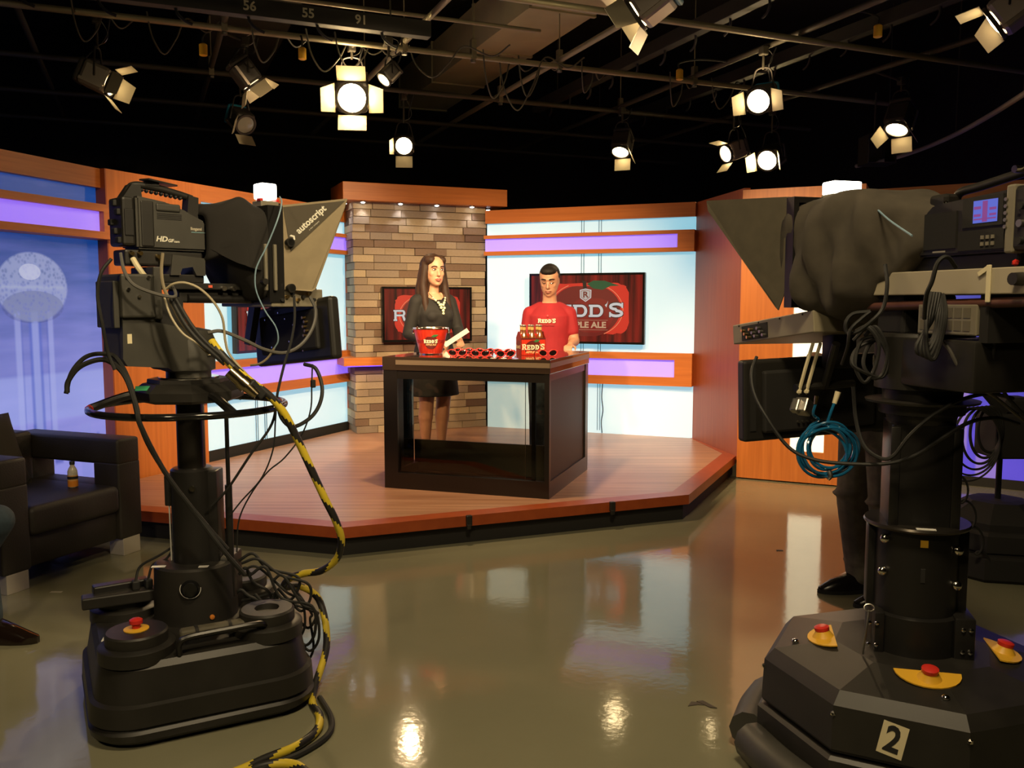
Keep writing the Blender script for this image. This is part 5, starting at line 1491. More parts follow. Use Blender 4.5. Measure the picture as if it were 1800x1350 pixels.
# monitor local: x runs along the width, -y is its rear seen from behind
bm = bm_new(); bx(bm, -0.22, 0.22, -0.018, 0.005, -0.08, 0.085, 0.01); obj('rear_bulge', bm, BLK2, mo)
part_box('screen_glass', BLKG, mo, -0.27, 0.27, 0.05, 0.052, -0.105, 0.105)
for (x, z) in ((-0.16, 0.07), (0.0, 0.06), (0.06, 0.03), (-0.12, -0.05), (0.02, -0.035), (-0.05, 0.09), (0.12, -0.08)):
    bm = bm_new(); cyl(bm, (x, -0.018, z), (x, -0.022, z), 0.004, seg=8); obj('screw', bm, CHROME, mo, smooth=True)
for k in range(5):
    bm = bm_new(); cyl(bm, (0.15 + 0.012 * (k % 2), -0.018, -0.02 + 0.018 * k), (0.15 + 0.012 * (k % 2), -0.034, -0.02 + 0.018 * k), 0.006, seg=10); obj('video_connector', bm, BRASS, mo, smooth=True)
bm = bm_new(); prism_xz(bm, [(-0.06, -0.02), (-0.02, -0.03), (0.07, 0.16), (0.02, 0.17)], -0.05, -0.02); obj('support_arm', bm, BLK, mo, (-0.24, 0, -0.0))
bm = bm_new(); box(bm, (0.33, -0.0, 1.49), (0.06, 0.34, 0.02)); obj('cross_bar', bm, BLKM, t1)

# ---- second pedestal (right): heavy octagonal base with stacked columns
PRX, PRY = 1.29, 2.75
def pedestal2(label, loc, rotz):
    t = thing('camera_pedestal', label, 'pedestal', loc, rotz)
    OFF = 31
    og = lambda r: [(r * math.cos(R(OFF + 22.5 + 45 * j)), r * math.sin(R(OFF + 22.5 + 45 * j))) for j in range(8)]
    bm = bm_new(); loft_pts(bm, [(og(0.465), 0.05), (og(0.48), 0.06), (og(0.48), 0.175), (og(0.468), 0.185)]); obj('base_skirt', bm, BLK, t)
    bm = bm_new(); loft_pts(bm, [(og(0.462), 0.195), (og(0.468), 0.205), (og(0.462), 0.335), (og(0.43), 0.372), (og(0.24), 0.405), (og(0.16), 0.407)]); obj('base_cover', bm, BLK, t)
    bm = bm_new(); loft_pts(bm, [(og(0.45), 0.0), (og(0.45), 0.055)]); obj('base_core', bm, BLK2, t)
    for j in range(8):
        a0, a1 = OFF + 22.5 + 45 * j + 4, OFF + 22.5 + 45 * (j + 1) - 4
        pts = [(0.505 * math.cos(R(a)), 0.505 * math.sin(R(a))) for a in (a0, a1)]
        bm = bm_new(); tube(bm, [(pts[0][0], pts[0][1], 0.07), ((pts[0][0] + pts[1][0]) / 2 * 1.02, (pts[0][1] + pts[1][1]) / 2 * 1.02, 0.07), (pts[1][0], pts[1][1], 0.07)], 0.062, 10, 5); obj('bumper', bm, CHAR, t, smooth=True)
        p = (0.462 * math.cos(R(OFF + 22.5 + 45 * j)), 0.462 * math.sin(R(OFF + 22.5 + 45 * j)), 0.31)
        bm = bm_new(); ellipsoid(bm, p, (0.009, 0.009, 0.009), 1); obj('rivet', bm, CHROME, t, smooth=True)
    for j in range(4):
        a = 90 * j - 90
        cx, cy = 0.235 * math.cos(R(a)), 0.235 * math.sin(R(a))
        bm = bm_new()
        ring_ = [(0.085 * math.cos(R(b - 90)), 0.085 * math.sin(R(b - 90))) for b in range(-90, 91, 15)]
        prism(bm, [(p[0] * 1.1, p[1]) for p in ring_], 0.0, 0.004)
        pl = obj('stop_plate', bm, YEL, t, (cx, cy, 0.406), (0, 0, 0))
        d = Vector((math.cos(R(a)), math.sin(R(a)), 0))
        pl.rotation_euler = Euler((R(10.5), 0, R(a + 90)))
        bm = bm_new(); lathe(bm, [(0.035, 0), (0.026, 0.012), (0.022, 0.02), (0.001, 0.022)], (0, -0.035, 0.003), 18); obj('button_boss', bm, YEL, pl, smooth=True)
        bm = bm_new(); lathe(bm, [(0.022, 0.02), (0.024, 0.024), (0.024, 0.032), (0.016, 0.036), (0.001, 0.036)], (0, -0.035, 0.003), 18); obj('stop_button', bm, RED, pl, smooth=True)
        p = (0.36 * math.cos(R(a + 4)), 0.36 * math.sin(R(a + 4)), 0.387)
        bm = bm_new(); ellipsoid(bm, p, (0.012, 0.012, 0.008), 2); obj('dome_screw', bm, CHROME, t, smooth=True)
    bm = bm_new(); lathe(bm, [(0.142, 0.390), (0.142, 0.525), (0.128, 0.53)], seg=36)
    for s in (-1, 1):
        bx(bm, s * 0.13 - 0.03 * (s > 0) - 0.0, s * 0.13 + 0.03, -0.11, 0.05, 0.39, 0.535, 0.006)
    obj('column_collar', bm, BLKM, t, smooth=True, angle=30)
    for s in (-1, 1):
        for k in range(2):
            for z in (0.43, 0.50):
                bm = bm_new(); ellipsoid(bm, (s * 0.135 + 0.022 * k - 0.011, -0.112, z), (0.008, 0.006, 0.008), 1); obj('bolt', bm, CHROME, t, smooth=True)
    bm = bm_new(); lathe(bm, [(0.126, 0.50), (0.126, 0.80), (0.120, 0.805)], seg=36); bx(bm, 0.10, 0.15, -0.03, 0.03, 0.53, 0.79, 0.005); bx(bm, -0.145, -0.10, -0.02, 0.04, 0.53, 0.79, 0.005); obj('outer_column', bm, BLKM, t, smooth=True, angle=30)
    bm = bm_new(); lathe(bm, [(0.155, 0.800), (0.158, 0.806), (0.155, 0.813), (0.08, 0.814)], seg=36); obj('column_flange', bm, M('flange_dark_steel', (0.08, 0.07, 0.06), 0.3, 0.8), t, smooth=True)
    for (x, y, z) in ((-0.105, -0.085, 0.765), (-0.108, -0.082, 0.66), (0.105, -0.085, 0.74), (0.105, -0.085, 0.63)):
        bm = bm_new(); ellipsoid(bm, (x, y, z), (0.016, 0.012, 0.016), 2); obj('lamp_bolt', bm, CHROME, t, smooth=True)
    bm = bm_new(); box(bm, (0.0, -0.127, 0.765), (0.022, 0.004, 0.022)); obj('yellow_button', bm, YEL, t)
    bm = bm_new(); box(bm, (0.0, -0.140, 0.8145), (0.055, 0.018, 0.002)); obj('paper_label', bm, WHITE, t)
    bm = bm_new(); box(bm, (0.0, -0.126, 0.665), (0.014, 0.004, 0.045), bevel=0.0015); obj('slot', bm, BLK2, t)
    bm = bm_new()
    sq = rsq_ring(0.098, 0.02, 4)
    loft_pts(bm, [(sq, 0.80), (sq, 1.125)])
    for s in (-1, 1):
        bx(bm, s * 0.088 - 0.014, s * 0.088 + 0.014, -0.105, -0.09, 0.81, 1.12, 0.003)
    obj('inner_column', bm, BLKM, t, smooth=True, angle=30)
    bm = bm_new(); lathe(bm, [(0.06, 1.12), (0.10, 1.125), (0.105, 1.15), (0.125, 1.155), (0.128, 1.185), (0.165, 1.19), (0.168, 1.197), (0.11, 1.20)], seg=36); obj('top_plates', bm, BLK, t, smooth=True, angle=30)
    bm = bm_new(); tube(bm, [(-0.150, -0.125, 0.545), (-0.158, -0.14, 0.49), (-0.168, -0.148, 0.41)], 0.0035, 6); pin = obj('locking_pin', bm, STEEL, t, smooth=True)
    bm = bm_new(); tube(bm, [(-0.150 + 0.015 * math.cos(R(a)), -0.125 + 0.005 * math.sin(R(a)), 0.552 + 0.010 * math.sin(R(a))) for a in range(0, 360, 24)], 0.002, 5, closed=True, smooth=False); obj('pin_ring', bm, STEEL, pin, smooth=True)
    return t
p2 = pedestal2('large black pedestal with octagonal base marked with number two', (PRX, PRY, 0), R(-14))
bm = bm_new(); bx(bm, -0.034, 0.034, -0.001, 0.0, -0.048, 0.048); num = obj('number_plate', bm, TAPE, p2)
num.matrix_local = Matrix.Translation((-0.104 - 0.015, -0.417 + 0.004, 0.270)) @ Matrix.Rotation(R(-14), 4, 'Z') @ Matrix.Rotation(R(-3), 4, 'X') @ Matrix.Rotation(R(11), 4, 'Y')
lettering('2', BLK2, num, (0, -0.0016, -0.002), FACE, 0.105, 0.003, 0.0003, 0.8)
# equipment stand further back: the same kind of base, a slim pole and a box on it
SX, SY = 2.78, 4.95
sd = thing('equipment_stand', 'black stand with heavy low base and slim pole by the violet print wall', 'stand', (SX, SY, 0))
og_ = lambda r: [(r * math.cos(R(10 + 45 * j)), r * math.sin(R(10 + 45 * j))) for j in range(8)]
bm = bm_new(); loft_pts(bm, [(og_(0.42), 0.0), (og_(0.44), 0.02), (og_(0.44), 0.13), (og_(0.41), 0.14)]); obj('base_skirt', bm, BLK2, sd)
bm = bm_new(); loft_pts(bm, [(og_(0.36), 0.14), (og_(0.37), 0.15), (og_(0.37), 0.24), (og_(0.34), 0.255)]); obj('base_step', bm, BLK2, sd)
bm = bm_new(); loft_pts(bm, [(og_(0.30), 0.255), (og_(0.30), 0.29), (og_(0.16), 0.38), (og_(0.10), 0.385)]); obj('base_top', bm, BLK2, sd)
bm = bm_new(); cyl(bm, (0, 0, 0.38), (0, 0, 0.635), 0.016, seg=12); obj('pole', bm, BLKM, sd, smooth=True)
bm = bm_new(); tube(bm, [(-0.25 + 0.03 * math.cos(R(30 * k)) - 0.005 * k, -0.36 - 0.002 * k, 0.10 + 0.012 * k + 0.035 * math.sin(R(30 * k))) for k in range(40)], 0.006, 6, 3); obj('curly_lead', bm, RUB, sd, smooth=True)
bx_ = thing('equipment_box', 'black equipment box with hanging cable loops on the slim stand', 'equipment box', (SX, SY, 0.63))
bm = bm_new(); box(bm, (0.05, 0, 0.125), (0.28, 0.24, 0.25), bevel=0.012); obj('case', bm, BLK2, bx_)
bm = bm_new(); box(bm, (0.06, 0, 0.295), (0.15, 0.15, 0.09), bevel=0.02); obj('knob_housing', bm, BLK2, bx_)
bm = bm_new(); tube(bm, [(-0.02, -0.05, 0.25), (-0.14, -0.06, 0.38), (-0.27, -0.06, 0.52)], 0.028, 8); obj('handle_arm', bm, BLK2, bx_, smooth=True)
for k in range(6):
    bm = bm_new(); rr = 0.17 + 0.02 * k; tube(bm, [(-0.14 - 0.03 * k + rr * 0.5 * math.sin(R(a)) * (0.8 + 0.1 * k), -0.14 - 0.012 * k, 0.30 - rr * (1 - math.cos(R(a))) * 0.75) for a in range(0, 360, 24)], 0.009 - 0.0008 * k, 6, closed=True); obj('cable_loop', bm, RUB, bx_, smooth=True)

# ---- pan head of the second camera
HD2 = R(106)
h2 = thing('pan_tilt_head', 'black drum shaped pan head with grey power unit under the second camera', 'pan head', (PRX, PRY, 0), HD2)
bm = bm_new(); lathe(bm, [(0.115, 1.199), (0.118, 1.23), (0.142, 1.235), (0.144, 1.395), (0.135, 1.405), (0.05, 1.407)], seg=36); bx(bm, -0.34, 0.0, -0.13, 0.13, 1.25, 1.395, 0.01); obj('drum_housing', bm, BLK, h2, smooth=True, angle=30)
bm = bm_new(); tube(bm, [(0.018 * math.cos(R(a)), 0.018 * math.sin(R(a)), 0) for a in range(0, 360, 20)], 0.003, 6, closed=True, smooth=False); obj('lock_ring', bm, STEEL, h2, (0.075, 0.123, 1.315), (R(90), 0, R(-32)))
bm = bm_new(); bx(bm, -0.325, -0.10, 0.03, 0.115, 1.408, 1.495, 0.004); pu = obj('power_unit', bm, GREYB, h2)
for k in range(2):
    for j in range(6):
        bm = bm_new(); box(bm, (-0.29 + 0.033 * j, 0.1155, 1.435 + 0.036 * k), (0.026, 0.002, 0.028)); obj('vent_panel', bm, M('vent_grey', (0.13, 0.115, 0.08), 0.6), pu)
bm = bm_new(); box(bm, (-0.345, 0.085, 1.42), (0.018, 0.02, 0.008)); obj('green_led', bm, M('green_led', (0.02, 0.3, 0.15), 0.4, emit=(0.02, 0.5, 0.22), strength=0.5), pu)
bm = bm_new(); bx(bm, -0.62, 0.165, 0.085, 0.12, 1.522, 1.592, 0.003); obj('beige_rail', bm, BEIGE, h2)
bm = bm_new(); bx(bm, -0.62, 0.165, -0.12, -0.085, 1.522, 1.592, 0.003); obj('beige_rail', bm, BEIGE, h2)
bm = bm_new(); bx(bm, -0.60, 0.16, -0.085, 0.085, 1.56, 1.585); obj('rail_floor', bm, BLK2, h2)
bm = bm_new(); cyl(bm, (-0.60, 0.10, 1.505), (0.19, 0.10, 1.485), 0.014, seg=12); obj('brown_tube', bm, M('brown_tube', (0.10, 0.04, 0.03), 0.45), h2, smooth=True)
bm = bm_new(); bx(bm, -0.36, -0.33, -0.11, 0.11, 1.39, 1.525); obj('riser', bm, BLK2, h2); bm = bm_new(); bx(bm, -0.02, 0.10, -0.10, 0.10, 1.40, 1.525, 0.01); obj('riser', bm, BLK2, h2)
bm = bm_new(); bx(bm, -0.375, -0.36, 0.1205, 0.126, 1.50, 1.60, 0.002); box(bm, (-0.35, 0.123, 1.585), (0.04, 0.005, 0.012), ry=0.5); obj('cream_tie', bm, TAPE, h2)
bm = bm_new(); cyl(bm, (-0.47, 0.12, 1.56), (-0.47, 0.15, 1.56), 0.018, 0.016, 14); obj('black_knob', bm, BLK, h2, smooth=True)

# ---- second broadcast camera
c2 = thing('broadcast_camera', 'black broadcast camera with small lit side screen on a beige rail', 'camera', (PRX, PRY, 0), HD2)
bm = bm_new(); prism_xz(bm, [(-0.385, 1.635), (-0.045, 1.635), (-0.045, 1.745), (-0.10, 1.785), (-0.385, 1.80)], -0.08, 0.08)
bmesh.ops.bevel(bm, geom=bm.edges[:], offset=0.006, segments=2, affect='EDGES'); bd2 = obj('camera_body', bm, BLK, c2)
bm = bm_new(); bx(bm, -0.56, -0.385, -0.085, 0.085, 1.635, 1.805, 0.012); ra = obj('rear_adapter', bm, BLK, c2)
for k in range(8):
    bm = bm_new(); q = (-0.43 - 0.04 * (k % 3), 0.085, 1.66 + 0.045 * (k // 3)); cyl(bm, q, (q[0], 0.098, q[2]), 0.010, seg=10); obj('connector', bm, STEEL if k % 2 else RUB, ra, smooth=True)
bm = bm_new(); bx(bm, -0.405, -0.375, -0.086, 0.088, 1.63, 1.81, 0.006); obj('side_post', bm, GREYB, bd2)
part_box('side_door', BLK2, bd2, -0.20, -0.075, 0.080, 0.084, 1.655, 1.76)
part_box('lower_panel', BLK2, bd2, -0.37, -0.21, 0.080, 0.084, 1.645, 1.70)
part_box('screen_frame', BLK2, bd2, -0.365, -0.225, 0.080, 0.086, 1.708, 1.79)
SCB = M('side_screen_blue', (0.02, 0.02, 0.03), 0.3, emit=(0.10, 0.14, 0.62), strength=0.9)
sb = part_box('side_screen', SCB, bd2, -0.348, -0.265, 0.086, 0.0875, 1.718, 1.779)
SCR2 = M('side_screen_red', (0.02, 0.02, 0.03), 0.3, emit=(0.30, 0.06, 0.30), strength=0.7)
for (x0, x1, z0, z1) in ((-0.345, -0.322, 1.750, 1.757), (-0.345, -0.322, 1.735, 1.741), (-0.315, -0.298, 1.72, 1.776), (-0.292, -0.268, 1.755, 1.763), (-0.292, -0.268, 1.735, 1.742), (-0.345, -0.268, 1.726, 1.730)):
    part_box('screen_detail', SCR2, sb, x0, x1, 0.0875, 0.0882, z0, z1)
for k in range(6):
    bm = bm_new(); box(bm, (-0.335 + 0.018 * (k % 3), 0.085, 1.66 + 0.018 * (k // 3)), (0.010, 0.004, 0.010)); obj('button', bm, GREYB, bd2)
for k in range(5):
    bm = bm_new(); cyl(bm, (-0.38, 0.086, 1.70 + 0.018 * k), (-0.38, 0.094, 1.70 + 0.018 * k), 0.005, seg=8); obj('switch', bm, STEEL, bd2, smooth=True)
part_box('model_strip', M('logo_grey', (0.28, 0.26, 0.22), 0.5), bd2, -0.16, -0.11, 0.080, 0.0812, 1.645, 1.650)
bm = bm_new(); tube(bm, [(-0.10, 0, 1.79), (-0.12, 0, 1.822), (-0.20, 0, 1.832), (-0.34, 0, 1.850), (-0.385, 0, 1.855)], 0.013, 10); hd2 = obj('carry_handle', bm, BLK, c2, smooth=True)
bm = bm_new(); prism_xz(bm, [(-0.37, 1.86), (-0.40, 1.862), (-0.445, 1.80), (-0.40, 1.80)], -0.03, 0.03); obj('handle_post', bm, GREYB, hd2)
bm = bm_new(); cyl(bm, (-0.36, 0.02, 1.855), (-0.36, 0.05, 1.855), 0.010, seg=10); obj('knob', bm, CHROME, hd2, smooth=True)
bm = bm_new(); box(bm, (-0.085, 0.02, 1.795), (0.07, 0.06, 0.05), bevel=0.01); obj('viewfinder_mount', bm, BLK, hd2)
bm = bm_new(); ellipsoid(bm, (-0.125, 0.055, 1.79), (0.008, 0.008, 0.008), 1); obj('bolt', bm, CHROME, hd2, smooth=True)
bm = bm_new(); cyl(bm, (-0.05, 0, 1.685), (0.02, 0, 1.685), 0.062, 0.060, 24); cyl(bm, (0.02, 0, 1.685), (0.12, 0, 1.685), 0.052, 0.07, 24); tube(bm, [(0.0, 0.063 * math.cos(R(a)), 1.685 + 0.063 * math.sin(R(a))) for a in range(0, 360, 20)], 0.006, 6, closed=True, smooth=False); obj('lens', bm, BLKG, c2, smooth=True, angle=30)
bm = bm_new(); bx(bm, -0.40, 0.02, -0.06, 0.06, 1.585, 1.637, 0.006); obj('wedge_adapter', bm, BLK, c2)
bm = bm_new(); ellipsoid(bm, (-0.40, 0.07, 1.605), (0.010, 0.01, 0.010), 1); obj('red_tally', bm, RED, c2, smooth=True)

# ---- second teleprompter
t2 = thing('teleprompter', 'teleprompter with draped grey brown cloth on the second camera', 'teleprompter', (PRX, PRY, 0), HD2)
def cloth2(u, a):
    cx, cz = squircle(a, 0.5)
    x = -0.13 + 0.575 * u
    g = min(1.0, max(0.0, (u - 0.10) / 0.5))
    w = 0.075 + 0.155 * g ** 0.8
    zt = 1.772 + 0.094 * min(1, u * 2.2)
    zb = 1.66 - 0.19 * g ** 0.9
    zc, hz = (zt + zb) / 2, (zt - zb) / 2
    side = max(0.0, abs(cx) - 0.2)
    fold = (0.034 * math.sin(19 * u + 2.2 * cz) + 0.018 * math.sin(37 * u - 3.1 * cz + 1.0)) * (0.35 + 0.65 * (1 - cz) / 2) * min(1, u * 3) * side
    drop = -0.045 * math.sin(math.pi * u) ** 2 * (1 if cz < -0.6 else 0)
    return (x, (w + fold * 1.25) * cx, zc + hz * cz + drop + 0.006 * math.sin(9 * u + 4 * cx))
prompter(t2, 1, (0.385, 0.43), 0.225, 1.482, 1.862, (0.80, 0.335, 1.885), (0.47, 0.235, 1.485), cloth2, CLOTH)
for o in t2.children:
    if o.name.startswith('hood_'):
        o.data.materials.clear(); o.data.materials.append(M('prompter_hood_grey', (0.085, 0.072, 0.045), 0.85, var=0.1, vscale=(20, 20, 20)))
bm = bm_new(); bx(bm, 0.40, 0.47, -0.06, 0.06, 1.863, 1.880, 0.003); tl = obj('tally_base', bm, GREYB, t2)
bm = bm_new(); bx(bm, 0.40, 0.47, -0.058, 0.058, 1.880, 1.925, 0.006, 3); obj('tally_lamp', bm, GLOW, tl)
bm = bm_new(); bx(bm, -0.26, 0.27, -0.195, 0.195, -0.038, 0.038, 0.004)
tr2 = obj('screen_tray', bm, M('tray_beige_metal', (0.27, 0.235, 0.16), 0.5), t2, (0.555, 0.0, 1.405), (0, R(7), 0))
part_box('connector_recess', BLK2, tr2, 0.02, 0.20, 0.190, 0.197, -0.030, 0.026)
for k in range(9):
    bm = bm_new(); x = 0.035 + 0.018 * k; cyl(bm, (x, 0.196, -0.02 + 0.014 * (k % 3)), (x, 0.212, -0.02 + 0.014 * (k % 3)), 0.006, seg=8); obj('connector', bm, BRASS if k > 4 else STEEL, tr2, smooth=True)
for k in range(4):
    bm = bm_new(); ellipsoid(bm, (-0.2 + 0.14 * k, 0.196, 0.030), (0.004, 0.003, 0.004), 1); obj('screw', bm, BLK2, tr2, smooth=True)
bm = bm_new(); bx(bm, -0.31, 0.31, 0.0, 0.05, -0.15, 0.15, 0.012, 3); mo2 = obj('talent_monitor', bm, BLK, t2, (0.535, 0.0, 1.15), (0, R(-2), R(-90)))
bm = bm_new(); bx(bm, -0.24, 0.24, -0.02, 0.005, -0.12, 0.11, 0.01); obj('rear_bulge', bm, BLK2, mo2)
part_box('screen_glass', BLKG, mo2, -0.285, 0.285, 0.05, 0.052, -0.13, 0.13)
for x in (-0.275, 0.275):
    part_box('edge_groove', BLK2, mo2, x - 0.012, x + 0.012, -0.003, 0.001, -0.11, 0.13)
for k in range(8):
    bm = bm_new(); cyl(bm, (-0.10 + 0.02 * k, -0.02, -0.085), (-0.10 + 0.02 * k, -0.028, -0.085), 0.005, seg=8); obj('socket', bm, STEEL, mo2, smooth=True)
bm = bm_new(); box(bm, (0.42, 0.0, 1.385), (0.07, 0.10, 0.24), bevel=0.01); cyl(bm, (0.40, -0.05, 1.21), (0.40, 0.19, 1.20), 0.014, seg=10); cyl(bm, (0.30, 0.10, 1.36), (0.40, 0.07, 1.20), 0.014, seg=10); obj('support_arm', bm, BLK, t2, smooth=True, angle=30)
for k in (0, 1):
    bm = bm_new(); tube(bm, [(0.36, 0.15 - 0.03 * k, 1.36), (0.375, 0.165 - 0.03 * k, 1.28), (0.39, 0.18 - 0.03 * k, 1.19)], 0.0065, 6); ellipsoid(bm, (0.39, 0.18 - 0.03 * k, 1.188), (0.011, 0.011, 0.011), 1); obj('cable_tie', bm, TAPE, t2, smooth=True)
bm = bm_new(); box(bm, (0.385, 0.165, 1.135), (0.05, 0.05, 0.055), rz=0.5, rx=0.5, bevel=0.006); box(bm, (0.375, 0.20, 1.14), (0.03, 0.03, 0.05), rz=0.5, rx=0.5, bevel=0.006); obj('junction_box', bm, STEEL, t2)
